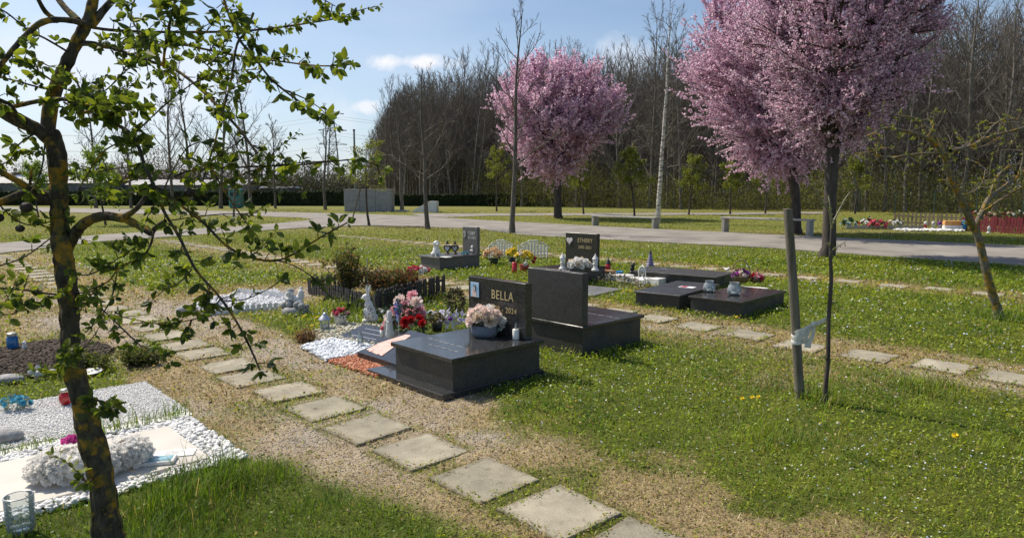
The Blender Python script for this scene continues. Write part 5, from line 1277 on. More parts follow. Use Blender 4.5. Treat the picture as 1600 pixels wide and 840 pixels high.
for k in range(15):
    a = -math.pi/2+q.uniform(-1.1,1.1); z = .06+.16*q.random(); c_, s_ = math.cos(a), math.sin(a); rr = .083*(1 if z < .16 else .82)
    cx_, cy_ = .01+c_*rr, s_*rr*.85; b_.add([(cx_-.012, cy_-.006, z),(cx_, cy_-.008, z+.014),(cx_+.014, cy_-.006, z+.02),(cx_+.002, cy_-.008, z-.006)], [(0,1,2,3)])
b_.build('painted_leaves', mat('leaf_paint', (.16,.15,.16), (.25,.22,.26)), r_)
# pot of dusty pink flowers, lantern
r_ = empty('flower_pot', G(532, 508), 0, 'white pot of dried pink-red flowers left of the rabbit', 'potted flowers')
MB().lathe([(0,0),(.065,0),(.075,.11),(.078,.12),(.068,.12),(0,.09)], 18, cap=False).build('pot', m_plaster, r_); bunch(r_, (.01,0,.14), (.08,.06,.05), 10, .034, [p_crim, p_pink, p_rose], up=.4, seed=13, leafmat=m_dgreen); put_bloom(r_, 'rose', 'rose', (-.07,0,.13), .045, p_cream, (-.5,-.5,.5))
r_ = empty('metal_lantern', G(508, 515), R(20), 'small silver lantern with glass sides standing on the cream pebbles', 'lantern')
MB().lathe([(0,0),(.065,0),(.065,.012),(0,.012)], 6, cap=False).build('base', m_silver, r_); MB().lathe([(.055,.013),(.055,.12)], 6, cap=False).build('glass', m_glass, r_)
MB().lathe([(.075,.12),(.055,.15),(.025,.175),(.02,.19),(.0,.20)], 6, cap=False).build('roof', m_silver, r_); MB().tube([(-.03,0,.19),(-.02,0,.235),(0,0,.25),(.02,0,.235),(.03,0,.19)], .003, 5).build('handle', m_silver, r_); MB().lathe([(0,.013),(.025,.013),(.025,.06),(0,.06)], 12, cap=False).build('candle', m_white, r_)
# angel group
base = G(460, 492); r_ = empty('angel_statue', base, R(-15), 'weathered grey statue of a cherub leaning over a basin of round fruit', 'statue')
b_ = MB(); b_.lathe([(0,0),(.14,0),(.16,.03),(.15,.08),(.12,.11),(0,.11)], 20, cap=False); b_.build('pedestal', m_oldstone, r_)
b_ = MB()
for px_, z_ in ((-.11,.13),(-.03,.145),(.07,.14),(.13,.12)): b_.ball((px_,-.05,z_), .048)
b_.ball((-.06,.04,.13), .06); b_.build('round_fruit', m_oldstone, r_)
b_ = MB(); b_.ball((.03,.02,.20), .065, sq=(1.3,.9,.9)); b_.ball((-.055,.0,.27), .055); b_.ball((.09,.02,.25), .05, sq=(.9,.6,1.6)); b_.ball((.06,.05,.30), .05, sq=(.5,.4,1.4), rot=RX(.4)); b_.tube([(.0,-.03,.22),(-.06,-.06,.2),(-.1,-.05,.22)], [.024,.02,.016], 8); b_.tube([(.06,0,.19),(.13,-.03,.15),(.15,-.03,.10)], [.034,.028,.018], 8); b_.build('cherub', m_plaster, r_)
b_ = MB(); b_.ball((-.06,.012,.295), .054, sq=(1.05,1,.85)); b_.build('hair', m_oldstone, r_)
r_ = empty('dog_statuette', G(480, 491), R(10), 'small grey stone puppy at the right foot of the cherub statue', 'statuette'); dog_statue(r_, .42, m_oldstone)
r_ = empty('field_stone', G(292, 490), R(30), 'rounded whitish stone at the left end of the low white edging', 'stone'); b_ = MB(); b_.ball((0,0,.05), .11, 10, 7, sq=(1.2,.8,.6)); b_.build('stone', m_oldstone, r_)

# low white picket edging round the left plot
def pickets(name, label, p0, p1, h, w, gap, th, material, cat, pointed=True, rails=(.3, .7), railh=.03, group=None):
    a, b_ = Vector(p0), Vector(p1); L = (b_-a).length; n = max(2, int(L/(w+gap)))
    r_ = empty(name, (a.x, a.y, 0), math.atan2(b_.y-a.y, b_.x-a.x), label, cat, group); stp = L/n; src = None; q = random.Random(n)
    for i in range(n):
        x = i*stp; hh = h*q.uniform(.95,1.03)
        if src is None:
            m = MB(); pts = [(0,-.03),(w,-.03),(w,h*.88),(w*.5,h),(0,h*.88)] if pointed else [(0,-.03),(w,-.03),(w,h*.95),(w*.75,h),(w*.25,h),(0,h*.95)]
            m.prism(pts, -th/2, th/2); src = m.build('picket', material, r_); o = src
        else:
            o = src.copy(); col.objects.link(o); o.parent = r_
        o.location = (x, q.uniform(-.003,.003), 0); o.rotation_euler = (q.uniform(-.06,.06), q.uniform(-.05,.05), 0); o.scale = (1,1,hh/h)
    for f in rails: MB().box(0, L, th/2+.002, th/2+.002+th, h*f-railh/2, h*f+railh/2).build('rail', material, r_)
    return r_
m_wpick = mat('white_plastic', (.78,.78,.76), (.66,.66,.64), scale=8, rough=.5)
pickets('edging_fence', 'low white scalloped edging along the back of the left plot', G(372,462), G(446,470), .13, .055, .012, .012, m_wpick, 'garden edging', rails=(.3,), railh=.04)
pickets('edging_fence', 'low white scalloped edging on the near side of the left plot', G(318,494), G(436,484), .11, .055, .012, .012, m_wpick, 'garden edging', rails=(.3,), railh=.04)
pickets('edging_fence', 'low white scalloped edging on the left end of the left plot', G(318,494), G(372,462), .10, .055, .012, .012, m_wpick, 'garden edging', rails=(.3,), railh=.04)
# black picket fence round the photinia
m_bpick = mat('black_stained_wood', (.022,.022,.024), (.045,.042,.04), scale=12, rough=.7, bump=.3)
pickets('picket_fence', 'black picket fence, left section running down behind the rabbit', G(482,459), G(590,494), .25, .042, .03, .014, m_bpick, 'picket fence', False, (.25,.75))
pickets('picket_fence', 'black picket fence, right section rising toward the stepping slab', G(590,494), G(697,463), .34, .045, .028, .016, m_bpick, 'picket fence', False, (.25,.75))
pickets('picket_fence', 'black picket fence, rear section behind the red-leaved shrubs', G(482,459), G(610,444), .26, .042, .03, .014, m_bpick, 'picket fence', False, (.25,.75))
def shrub(name, label, base, h, wd, n, cols, seed, size=.03):
    g = np.random.default_rng(seed); r_ = empty(name, base, 0, label, 'shrub'); T = Tubes(); cen = []
    for i in range(16):
        a = g.random()*6.28; Q = wander((g.normal()*.04, g.normal()*.04, 0), (math.cos(a)*wd/h*.9, math.sin(a)*wd/h*.9, 1), h*(.7+.4*g.random()), 6, .14, .05, g); T.add(Q, np.linspace(.010,.003,7), 4); cen += list(Q[2:])
        for k in range(4): X = wander(interp(Q, .3+.6*g.random()), (g.normal(), g.normal(), .6), h*.25, 3, .15, .1, g); T.add(X, [.005,.004,.003,.002], 3); cen += list(X[1:])
    T.build('stems', m_bark_dark, r_); cen = np.array(cen); V, F, c = leaf_cloud(g, cen, n, .035, size, np.array(cols), .55); from_np('foliage', V, [F], m_leafy, r_, tint=c); return r_
shrub('photinia_shrub', 'upright shrub of olive and coppery leaves inside the black picket fence', G(540,468), .78, .26, 8, [(.08,.10,.025),(.14,.08,.04),(.11,.12,.03)], 3, .022)
shrub('photinia_shrub', 'lower spreading shrub with reddish-brown leaves by the right picket section', G(600,470), .48, .38, 8, [(.12,.06,.03),(.08,.10,.03),(.10,.11,.04),(.18,.09,.06)], 4, .022)
shrub('photinia_shrub', 'small reddish shrub overhanging the middle of the right picket section', G(636,468), .42, .30, 8, [(.17,.06,.04),(.09,.08,.03)], 5, .022)
r_ = empty('red_flowers', G(653,448), 0, 'red and white cloth flowers showing above the black pickets in front of the TOBY grave', 'flowers'); bunch(r_, (0,0,.26), (.16,.1,.06), 12, .055, [p_crim, p_rose, p_white], seed=15, leafsize=.05); MB().tube([(0,0,0),(0,0,.24)], .008, 5).build('stem', m_green, r_)
r_ = empty('plant_stake', G(574,470), 0, 'thin grey rod standing behind the rabbit statue', 'stake'); MB().tube([(0,0,0),(.01,0,.62)], .006, 6).build('rod', m_silver, r_)

# stone wheel: hose coil by Toby
r_ = empty('hose_coil', G(728, 416), R(-46), 'dark hoop leaning against the side of the TOBY grave', 'hoop')
MB().tube([(.14*math.cos(t), 0, .13+.13*math.sin(t)) for t in [2*math.pi*i/20 for i in range(21)]], .016, 6, False).build('hoop', m_blk, r_)

# ---- left foreground plots
r_ = empty('grave_tablet', (O_WS.x, O_WS.y, 0), AX, 'cream stone slab framed by white pebbles in the left foreground', 'grave slab')
MB().box(-.74, 0, -1.25, 0, -.02, .034, .003).build('slab', m_cream, r_)
for nm, rr in (('gravel_bed', (O_WG, -1.12, 0, -1.75, 0)),):
    o_, x0, x1, y0, y1 = rr; bd = empty('gravel_edging', (o_.x, o_.y, 0), AX, 'thin bed of white stone chips under the white gravel plot', 'gravel bed'); MB().box(x0, x1, y0, y1, -.03, .012).build('bed', m_white, bd)
# flower cushion
def ruffle(name, label, base, rx, ry, rz_, n, r, seed, rot):
    r_ = empty(name, base, rot, label, 'flowers'); q = random.Random(seed); src = {}
    for i in range(n):
        ph = i*2.399; ct = 1-(i+.5)/n*1.35; sn = math.sqrt(max(0, 1-ct*ct)); e = .8
        d = Vector((math.copysign(abs(math.cos(ph)*sn)**e, math.cos(ph)), math.copysign(abs(math.sin(ph)*sn)**e, math.sin(ph)), ct))
        put_bloom(r_, 'rose', 'hydrangea', (d.x*rx, d.y*ry, rz_*.75+d.z*rz_), r*q.uniform(.8,1.2), p_white2 if i % 5 else p_white, (d.x*1.2, d.y*1.2, d.z+.2), q)
    MB().ball((0,0,rz_*.75), 1, 16, 10, sq=(rx*.93, ry*.93, rz_*.9)).build('foam_core', p_white2, r_)
    return r_
p_white2 = petal('petal_greyish_white', (.92,.90,.86), (.87,.85,.81), .4)
c1_ = G(118, 745, .034); ruffle('flower_cushion', 'large cushion of ruffled white cloth hydrangeas on the cream slab left of the trunk', c1_, .20, .12, .085, 92, .034, 4, R(15))
c2_ = G(200, 725, .034); ruffle('flower_cushion', 'smaller round cushion of white cloth hydrangeas right of the trunk', c2_, .105, .10, .075, 60, .032, 6, R(10))
r_ = empty('magenta_flowers', G(112, 700, .10), 0, 'magenta tulle flower behind the white hydrangea cushion', 'flowers'); bunch(r_, (0,0,.03), (.04,.03,.035), 8, .03, [p_mag, petal('petal_hot_pink', (.75,.12,.45), (.65,.08,.38))], seed=4, foliage=False)
MB().tube([(0,0,-.1),(0,0,.04)], .005, 5).build('stem', m_green, r_)
r_ = empty('picture_frame', G(247, 722, .034), R(14), 'small flat picture frame with a pale blue photo on the cream slab', 'picture frame')
MB().box(-.11,.09,-.055,.055,0,.022,.003).build('frame', m_white, r_); MB().box(-.095,.075,-.042,.042,.0222,.0232).build('photo', mat('photo_seaside', (.35,.55,.62), (.10,.25,.28), scale=14, rough=.3), r_)
r_ = empty('letter_sheet', G(270, 709, .034), R(16), 'white printed card lying behind the small picture frame', 'card')
MB().box(-.10,.12,-.055,.055,.0,.006).build('card', m_ltr_paper, r_)
for k, w_ in enumerate((.09, .10, .07, .05)): MB().box(-.04, -.04+w_, .03-k*.02-.002, .03-k*.02+.002, .0063, .0068).build('text_line', m_blk, r_)
def ribbed(px, py, lb):
    r_ = empty('glass_vase', G(px, py, .02), 0, lb, 'vase'); n = 40; mb = MB(); v = []; f = []; H_ = .165
    for i in range(14):
        for k in range(n):
            a = 2*math.pi*k/n+.18*(1 if i % 2 else 0); rr = .052+.0035*(k % 2) + .004*i/13; v.append((rr*math.cos(a), rr*math.sin(a), H_*i/13))
    for i in range(13):
        for k in range(n): f.append((i*n+k, i*n+(k+1) % n, (i+1)*n+(k+1) % n, (i+1)*n+k))
    mb.add(v, f, True); mb.build('vase_wall', m_glass, r_); MB().lathe([(0,.002),(.05,.002),(.05,.02),(0,.025)], 20, cap=False).build('vase_foot', m_glass, r_)
    MB().tube([(.056*math.cos(t), .056*math.sin(t), H_) for t in [2*math.pi*i/24 for i in range(25)]], .0025, 5, False).build('rim', m_silver, r_)
    return r_
ribbed(33, 828, 'ribbed clear glass cylinder vase in the bottom left corner')
r_ = empty('field_stone', G(8, 692), R(10), 'rounded grey stone at the left edge by the white gravel', 'stone'); MB().ball((0,0,.04), .09, 12, 8, sq=(1.2,.8,.62)).build('stone', m_oldstone, r_)
r_ = empty('red_ball', G(30, 688), 0, 'dark red ball ornament beside the grey stone at the left edge', 'ornament'); MB().ball((0,0,.022), .024).build('ball', mat('dark_red', (.18,.02,.02), (.1,.02,.02), rough=.3), r_); MB().tube([(0,0,.044),(0,0,.055)], .006, 6).build('ball_cap', m_cap, r_)
# red candles
r_ = empty('grave_candle', G(170, 646, .02), 0, 'short red candle tin with a pale ring printed on it, standing in the white gravel', 'candle')
MB().lathe([(0,0),(.025,0),(.027,.004),(.027,.085),(.024,.09),(0,.088)], 22, cap=False).build('tin', m_red, r_)
t_ = MB(); t_.tube([(.0278*math.cos(a_), .0278*math.sin(a_), .05+.026*math.sin(tt)) for tt in [2*math.pi*i/20 for i in range(21)] for a_ in [-.55+.62*math.cos(tt)]], .0014, 4, False); t_.build('printed_ring', m_white, r_)
r_ = empty('grave_candle', G(103, 632, .02), 0, 'round red glass candle globe lying beside the trunk on the white gravel', 'candle')
MB().ball((0,0,.05), .05, 18, 12, sq=(.85,.85,1.1)).build('globe', m_redgl, r_); MB().lathe([(.03,.098),(.034,.105),(.03,.118),(0,.12)], 16, cap=False).build('cap', m_cap, r_)
r_ = empty('flower_posy', G(26, 640, .02), 0, 'posy of pale blue cloth flowers at the edge of the white gravel', 'flowers'); bunch(r_, (0,0,.05), (.09,.05,.04), 9, .034, [p_blue], 'daisy', 'flower', seed=21, leafmat=mat('sage_leaf', (.30,.33,.24), (.22,.26,.18), trans=.2), leafsize=.035)
# blue candle on a plate
r_ = empty('plate', G(22, 549, .03), 0, 'white saucer on the dark soil carrying the blue candle', 'plate'); MB().lathe([(0,0),(.08,0),(.135,.014),(.137,.018),(.13,.018),(.08,.006),(0,.006)], 28, cap=False).build('dish', m_white, r_)
r_ = empty('grave_candle', G(20, 546, .037), 0, 'blue glass grave candle with a pale perforated lid on the saucer', 'candle')
MB().lathe([(0,0),(.045,0),(.05,.015),(.05,.12),(.04,.135),(0,.135)], 12, cap=False).build('glass', m_blue, r_); MB().lathe([(.04,.136),(.042,.14),(.042,.16),(.038,.166),(0,.168)], 20, cap=False).build('lid', m_cap, r_)
r_ = empty('dog_statuette', G(38, 547, .037), R(60), 'tiny white animal figurine leaning on the blue candle', 'figurine'); dog_statue(r_, .28, m_white)
r_ = empty('angel_statuette', G(63, 592), R(60), 'small white cherub figurine lying on the weeds left of the trunk', 'figurine')
b_ = MB(); b_.ball((0,0,.05), .032, sq=(1.8,.9,.9)); b_.ball((-.06,0,.075), .028); b_.tube([(.04,.0,.04),(.10,.01,.045),(.15,.0,.03)], [.022,.018,.012], 8); b_.tube([(-.04,-.02,.06),(-.05,-.04,.02)], .012, 6); b_.ball((0,.03,.08), .03, sq=(.8,.3,1.2)); b_.build('figure', m_plaster, r_)
r_ = empty('plate', G(145, 586), R(20), 'small white dish tilted in the weeds right of the trunk', 'plate'); b_ = MB(); b_.m = Matrix.Rotation(.15, 4, 'X'); b_.lathe([(0,0.03),(.05,.03),(.075,.04),(.07,.042),(0,.036)], 20, cap=False); b_.build('dish', m_white, r_)
r_ = empty('field_stone', G(14, 598), 0, 'low whitish stone in the weeds below the dark soil', 'stone'); MB().ball((0,0,.03), .10, 10, 7, sq=(1.3,.7,.45)).build('stone', m_oldstone, r_)
shrubs = [(150, 578, 'low leafy green weed clump beside the trunk', .14), (210, 572, 'leafy weed clump between the trunk and the gravel path', .18)]
for px, py, lb, h in shrubs:
    shrub('weed_clump', lb, G(px, py), h, .16, 9, [(.08,.11,.03),(.12,.13,.04)], px, .012)
shrub('weed_clump', 'dry reddish weeds by the cream pebbles', G(478, 535), .12, .1, 5, [(.2,.10,.06),(.14,.10,.05)], 41, .010)
# grass-hidden white stone near blank grave, small things
r_ = empty('candle_cup', G(871, 541), 0, 'small white cup in the grass by the blank-backed grave', 'cup'); MB().lathe([(0,0),(.025,0),(.032,.045),(.028,.045),(.022,.006),(0,.006)], 16, cap=False).build('cup', m_white, r_)

# dandelions near enough to count
def dandelion(px, py, lb, r=.018, daisy_=False):
    b = G(px, py); r_ = empty('daisy' if daisy_ else 'dandelion', b, 0, lb, 'flower', None); s_ = 1
    MB().tube([(0,0,0),(.005,0,.03),(.003,0,.055)], [.0022,.002,.002], 5).build('stem', m_green, r_)
    put_bloom(r_, 'daisy', 'flower_head', (.003,0,.055), r, m_wd if daisy_ else p_yel, (-.1,-.5,.9))
    if daisy_: MB().ball((.003,-.004,.062), .005).build('flower_eye', p_yel, r_)
m_wd = petal('petal_daisy', (.85,.85,.82), (.8,.8,.76))
dandelion(1491, 694, 'single large dandelion in the lawn at the lower right', .026)
dandelion(1159, 634, 'left dandelion of the three left of the stake', .02); dandelion(1175, 632, 'middle dandelion of the three left of the stake', .02); dandelion(1184, 631, 'right dandelion of the three left of the stake', .02)
dandelion(1280, 675, 'left white daisy below the sapling', .012, True); dandelion(1308, 673, 'middle white daisy below the sapling', .014, True); dandelion(1347, 655, 'right white daisy on the lawn right of the sapling', .012, True)
for i, (px, py, lb) in enumerate([(973,457,'front dandelion right of the flat grey slab'),(985,456,'second dandelion right of the flat grey slab'),(997,458,'third dandelion right of the flat grey slab'),(950,472,'dandelion just in front of the flat grey slab'),(1003,471,'dandelion in the dry grass before the bluish grave'),(1150,498,'dandelion in the dry grass below the nearest low grave'),
    (487,512,'dandelion between the cherub statue and the lantern'),(495,499,'pair-leading dandelion above the lantern'),(475,497,'yellow dandelion at the foot of the stone puppy'),(678,487,'dandelion in the grass right of the pink roses'),(722,465,'dandelion beside the stepping slab past the pickets'),(1372,444,'dandelion by the far row of slabs'),(1384,443,'second dandelion by the far row of slabs'),(1216,437,'dandelion near the red roses basket')]):
    dandelion(px, py+4, lb, .022)
# ------------------------------------------------------------------ leaning apple tree in the foreground
m_appleleaf = None
def apple_leaf_mat():
    m, nt, b = new_mat('apple_leaf'); N, L = nt.nodes, nt.links
    a = N.new('ShaderNodeAttribute'); a.attribute_name = 'tint'
    L.new(a.outputs['Color'], b.inputs['Base Color']); b.inputs['Roughness'].default_value = .55; b.inputs['Specular IOR Level'].default_value = .25
    tr = N.new('ShaderNodeBsdfTranslucent'); g = N.new('ShaderNodeMixRGB'); g.blend_type = 'MULTIPLY'; g.inputs[0].default_value = 1; g.inputs[2].default_value = (2.3, 2.15, .6, 1)
    L.new(a.outputs['Color'], g.inputs[1]); L.new(g.outputs[0], tr.inputs['Color'])
    mx = N.new('ShaderNodeMixShader'); mx.inputs[0].default_value = .42; L.new(b.outputs[0], mx.inputs[1]); L.new(tr.outputs[0], mx.inputs[2]); L.new(mx.outputs[0], N['Material Output'].inputs['Surface'])
    return m
m_appleleaf = apple_leaf_mat()
LEAFV = np.array([(0,0,0),(.18,.16,.03),(.5,.27,.06),(.82,.17,.03),(1,0,-.04),(.82,-.17,.03),(.5,-.27,.06),(.18,-.16,.03),(.5,0,-.01)])
LEAFF = np.array([(0,1,8,8),(1,2,8,8),(2,3,8,8),(3,4,8,8),(4,5,8,8),(5,6,8,8),(6,7,8,8),(7,0,8,8)])[:, :3]
LSC = 1.08
class Leaves:
    def __init__(s, seed): s.C = []; s.D = []; s.U = []; s.S = []; s.T = []; s.g = np.random.default_rng(seed)
    def rosette(s, p, axis, n, size, cols):
        g = s.g; axis = unit(np.asarray(axis, float))
        for i in range(n):
            a = 2.399*i+g.random(); t1 = unit(np.cross(axis, [.3,.2,1])); t2 = np.cross(axis, t1); op = .35+.9*g.random()
            d = unit(axis*math.cos(op)+(t1*math.cos(a)+t2*math.sin(a))*math.sin(op)+np.array([0,0,-.12])); up = unit(np.cross(np.cross(d, axis+g.normal(size=3)*.3), d))
            s.C.append(np.asarray(p)+d*.004); s.D.append(d); s.U.append(up); s.S.append(size*LSC*(.5+.7*g.random())); s.T.append(cols[g.integers(0, len(cols))]*(.75+.5*g.random()))
    def build(s, name, material, parent):
        C, D, U, S, T = map(np.array, (s.C, s.D, s.U, s.S, s.T)); W = np.cross(U, D); n = len(C); m = len(LEAFV)
        curl = s.g.uniform(-.35, .15, n)
        X, Y, Z = LEAFV[:, 0], LEAFV[:, 1], LEAFV[:, 2]
        V = C[:, None]+S[:, None, None]*(D[:, None]*X[None, :, None]+W[:, None]*Y[None, :, None]*1.05+U[:, None]*(Z[None]*1.6+curl[:, None]*X[None]**2)[..., None])
        F = (LEAFF[None]+np.arange(n)[:, None, None]*m).reshape(-1, 3)
        return from_np(name, V.reshape(-1, 3), [F], material, parent, tint=np.repeat(T, m, 0), smooth=True)
ACOL = np.array([(.060,.095,.026),(.078,.115,.030),(.048,.075,.026),(.12,.155,.036),(.16,.20,.04)])
def smooth_path(P, k=4):
    P = np.asarray(P, float); n = len(P); out = []
    for i in range(n-1):
        p0, p1, p2, p3 = P[max(i-1, 0)], P[i], P[i+1], P[min(i+2, n-1)]
        for j in range(k):
            t = j/k; out.append(.5*((2*p1)+(-p0+p2)*t+(2*p0-5*p1+4*p2-p3)*t*t+(-p0+3*p1-3*p2+p3)*t**3))
    out.append(P[-1]); return np.array(out)
D0 = 2.85
TR = empty('apple_tree', G(172, 880), 0, 'leaning lichen-spotted tree with young green leaves in the left foreground', 'tree')
TRo = np.array(TR.location)
def trace(pts, d0, d1, k=4):
    """branch course through directions (px, py) with its own distance running from d0 to d1"""
    n = len(pts); P = [np.array(at(px, py, d0+(d1-d0)*i/(n-1)))-TRo for i, (px, py) in enumerate(pts)]
    return smooth_path(P, k)
def wpx(w, d): return w/2*d/FPX
trunk = Tubes()
tp = [(174,905),(170,860),(165,820),(158,745),(141,682),(127,621),(113,573),(110,520),(107,474),(101,420),(97,380),(92,340),(91,296),(88,240),(80,205)]
tw_ = [66,54,48,45,41,37,40,34,33,35,38,32,31,30,27]
P = trace(tp, 2.66, 2.86, 6); W_ = np.interp(np.linspace(0, 1, len(P)), np.linspace(0, 1, len(tw_)), tw_); gq = np.random.default_rng(3)
Wn = W_*(1+.05*np.sin(np.arange(len(P))*1.7)+gq.normal(size=len(P))*.03); P[0, 2] = -.06; 
def ridged(tb, P, radii, k, seed, amp):
    '''a trunk with furrows and knots cut into its skin'''
    n0 = len(P); t = np.linspace(0, n0-1, n0*5); P = np.stack([np.interp(t, np.arange(n0), P[:, i]) for i in range(3)], 1); radii = np.interp(t, np.arange(n0), radii)
    a0 = len(tb.V); tb.add(P, radii, k); V = tb.V[a0]; n = len(P); C = np.repeat(P, k, 0); D = V-C; th = np.tile(np.arange(k)/k, n); ln = np.repeat(np.concatenate(([0], np.cumsum(np.linalg.norm(np.diff(P, axis=0), axis=1)))), k)
    w = np.minimum(th, 1-th)*2; f = (fbm(w*14+3, ln*9, seed, 4)-.5)*amp+(fbm(w*3+7, ln*5, seed+5, 3)-.5)*amp*1.1; tb.V[a0] = C+D*(1+f[:, None])
ridged(trunk, P, [wpx(w*.82, 2.75) for w in Wn], 56, 4, .36)
trunk.build('trunk', m_lichen, TR)
limbs = Tubes(); twigs = Tubes(); LV = Leaves(5); gt = np.random.default_rng(8)
def limb(pts, w0, w1, d0, d1, k=4, tubes=None, sides=8):
    P = trace(pts, d0, d1, k); w = np.linspace(w0, w1, len(P))*(1+gt.normal(size=len(P))*.05); (tubes or limbs).add(P, [wpx(x*.86, (d0+d1)/2) for x in w], sides); return P
def dress(P, w1, d, dens=1.0, f0=.1, leaf=.040, n=(5, 9), twig=.9, cols=ACOL, sz=1.0):
    """leaf rosettes on short spurs all along a branch"""
    seg = np.linalg.norm(np.diff(P, axis=0), axis=1); L = seg.sum(); cum = np.concatenate(([0], np.cumsum(seg)))
    m = max(2, int(L/.034*dens))
    for i in range(m):
        f = f0+(1-f0)*(i+gt.random()*.8)/m; s_ = f*L; j = min(np.searchsorted(cum, s_)-1, len(P)-2); j = max(j, 0); q = P[j]+(P[j+1]-P[j])*((s_-cum[j])/(seg[j]+1e-9)); t = unit(P[j+1]-P[j])
        dr = gt.normal(size=3); dr -= t*dr.dot(t); dr = unit(unit(dr)+t*.5+np.array([0,0,.25])); ln = .010+.028*gt.random()
        e = q+dr*ln; twigs.add(np.array([q, q+dr*ln*.6, e]), [.0022,.0018,.0015], 4)
        LV.rosette(e, dr+t*.3, int(gt.integers(n[0], n[1])), leaf*(.75+.5*gt.random())*sz, cols)
        if gt.random() < .12*twig:
            X = wander(q, dr+t*.6, .10+.12*gt.random(), 5, .15, .03, gt); twigs.add(X, np.linspace(.0028,.0012,6), 4)
            for x in X[2:]: LV.rosette(x, unit(X[-1]-X[0])+gt.normal(size=3)*.5, int(gt.integers(3, 5)), leaf*.85, cols)
    LV.rosette(P[-1], P[-1]-P[-2], 6, leaf, cols)
B = lambda pts, w0, w1, d0, d1, dens=1.0, f0=.1, **k: dress(limb(pts, w0, w1, d0, d1, sides=6), w1, (d0+d1)/2, dens, f0, **k)
# heavy limbs
limb([(86,228),(62,205),(25,186),(-20,160),(-70,135)], 28, 20, 2.86, 2.7)
limb([(74,208),(79,165),(90,130),(106,95),(122,62),(135,36),(146,0),(152,-40)], 26, 17, 2.86, 3.0)
limb([(136,40),(115,33),(85,31),(60,38),(32,64),(6,95),(-25,130)], 12, 8, 2.95, 2.6)
limb([(122,32),(101,12),(82,-14)], 12, 9, 2.97, 3.1); limb([(90,33),(72,20),(60,0),(52,-20)], 9, 6, 2.95, 2.8); limb([(142,42),(160,18),(180,-5),(195,-30)], 14, 10, 2.97, 3.05)
B([(-60,100),(-10,150),(15,163),(25,176)], 8, 6, 2.6, 2.75, .7)
limb([(103,392),(113,372),(130,350),(158,338),(190,341),(214,351),(236,364)], 22, 12, 2.84, 2.7); limb([(236,364),(246,353),(258,345)], 11, 7, 2.7, 2.66)
limb([(192,340),(213,326),(230,303),(240,285)], 11, 6, 2.72, 2.8)
limb([(92,318),(66,312),(36,288),(0,268),(-40,240)], 14, 9, 2.84, 2.6); limb([(92,312),(50,300),(10,312),(-30,330)], 15, 12, 2.84, 2.7); limb([(50,262),(47,290),(56,305)], 5, 5, 2.8,2.8)
# leafy branches
B([(140,42),(172,47),(240,50),(340,50),(400,47),(470,38),(520,30),(547,25)], 6, 2, 2.98, 2.75, 1.0, .1, leaf=.032)
B([(118,70),(140,70),(180,75),(270,69),(310,75),(370,87),(430,95),(500,103),(548,101)], 6, 2, 2.95, 2.6, .95, .1, leaf=.032)
B([(345,-35),(350,0),(362,35),(376,65),(395,86),(420,120),(445,142),(470,160),(495,175),(509,180)], 6, 2.5, 2.4, 2.3, 1.1, .05, leaf=.036)
B([(396,20),(384,50),(370,70),(362,120),(352,160),(345,182),(335,225),(325,255),(314,292)], 4.5, 3, 2.5, 2.4, .8, .0, leaf=.034)
B([(125,66),(150,68),(185,78),(220,92),(265,105),(290,120),(320,146),(346,172),(376,205),(402,240)], 7, 4.5, 2.95, 2.5, .8, .1, leaf=.034)
B([(24,166),(60,158),(100,155),(140,167),(170,188),(198,204),(214,224),(226,258),(240,290),(256,330),(280,370),(305,420),(344,465),(374,510),(394,550),(406,578)], 9, 3.2, 2.75, 2.15, .95, .08, leaf=.038)
B([(236,290),(256,300),(288,325),(320,350),(355,385),(395,403),(430,407),(460,396),(500,371),(542,348)], 7, 2.5, 2.5, 2.4, .9, .05, leaf=.036)
B([(430,406),(462,416),(500,440),(534,458),(556,467)], 2.5, 1.5, 2.4, 2.35, .35, .3, leaf=.030)
B([(272,276),(300,266),(360,262),(400,260),(460,258),(520,252),(560,250),(600,262)], 4, 2, 2.6, 2.5, .8, .0, leaf=.034)
B([(312,304),(340,290),(380,272),(430,258),(520,251)], 4, 2, 2.5, 2.6, .7, .0, leaf=.030)
B([(328,258),(350,298),(372,330),(388,352),(404,372)], 3.5, 2, 2.4, 2.4, .8, .0, leaf=.034)
B([(262,345),(310,338),(360,334),(400,338)], 2.5, 1.5, 2.7, 2.8, .7, .1, leaf=.030)
B([(229,394),(206,408),(185,420),(168,440),(140,452)], 4, 2.5, 2.6, 2.6, 1.1, .0, leaf=.036)
B([(240,362),(236,380),(229,394)], 4, 4, 2.66, 2.6, .6)
B([(182,428),(173,468),(152,500),(132,520)], 3, 2, 2.6, 2.5, .7, .0, leaf=.034)
B([(158,482),(188,510),(215,536),(240,556),(264,567)], 3, 1.8, 2.5, 2.35, 1.1, .0, leaf=.030)
B([(345,466),(322,492),(296,500),(268,505)], 3, 2, 2.3, 2.3, 1.3, .1, leaf=.034)
B([(350,470),(380,468),(412,455),(436,440)], 2.4, 1.6, 2.3, 2.3, .4, .3, leaf=.028)
B([(-40,448),(0,450),(40,453),(90,460),(145,455)], 5, 3, 2.6, 2.7, .8, .0, leaf=.038)
B([(-20,420),(0,415),(40,400),(80,371),(100,358)], 3, 2, 2.7, 2.8, .8, .0, leaf=.036)
B([(-20,300),(20,340),(50,352),(80,345),(100,335)], 3, 2, 2.7, 2.8, .9, .0, leaf=.034)
B([(106,165),(150,150),(172,135),(188,118),(196,104)], 3, 2, 2.8, 2.7, .5, .1, leaf=.034)
B([(232,188),(200,215),(160,238),(132,280),(120,302)], 3, 2, 2.7, 2.6, .6, .0, leaf=.034)
B([(208,210),(240,180),(272,152),(300,131),(318,122)], 3, 2, 2.6, 2.5, .4, .2, leaf=.030)
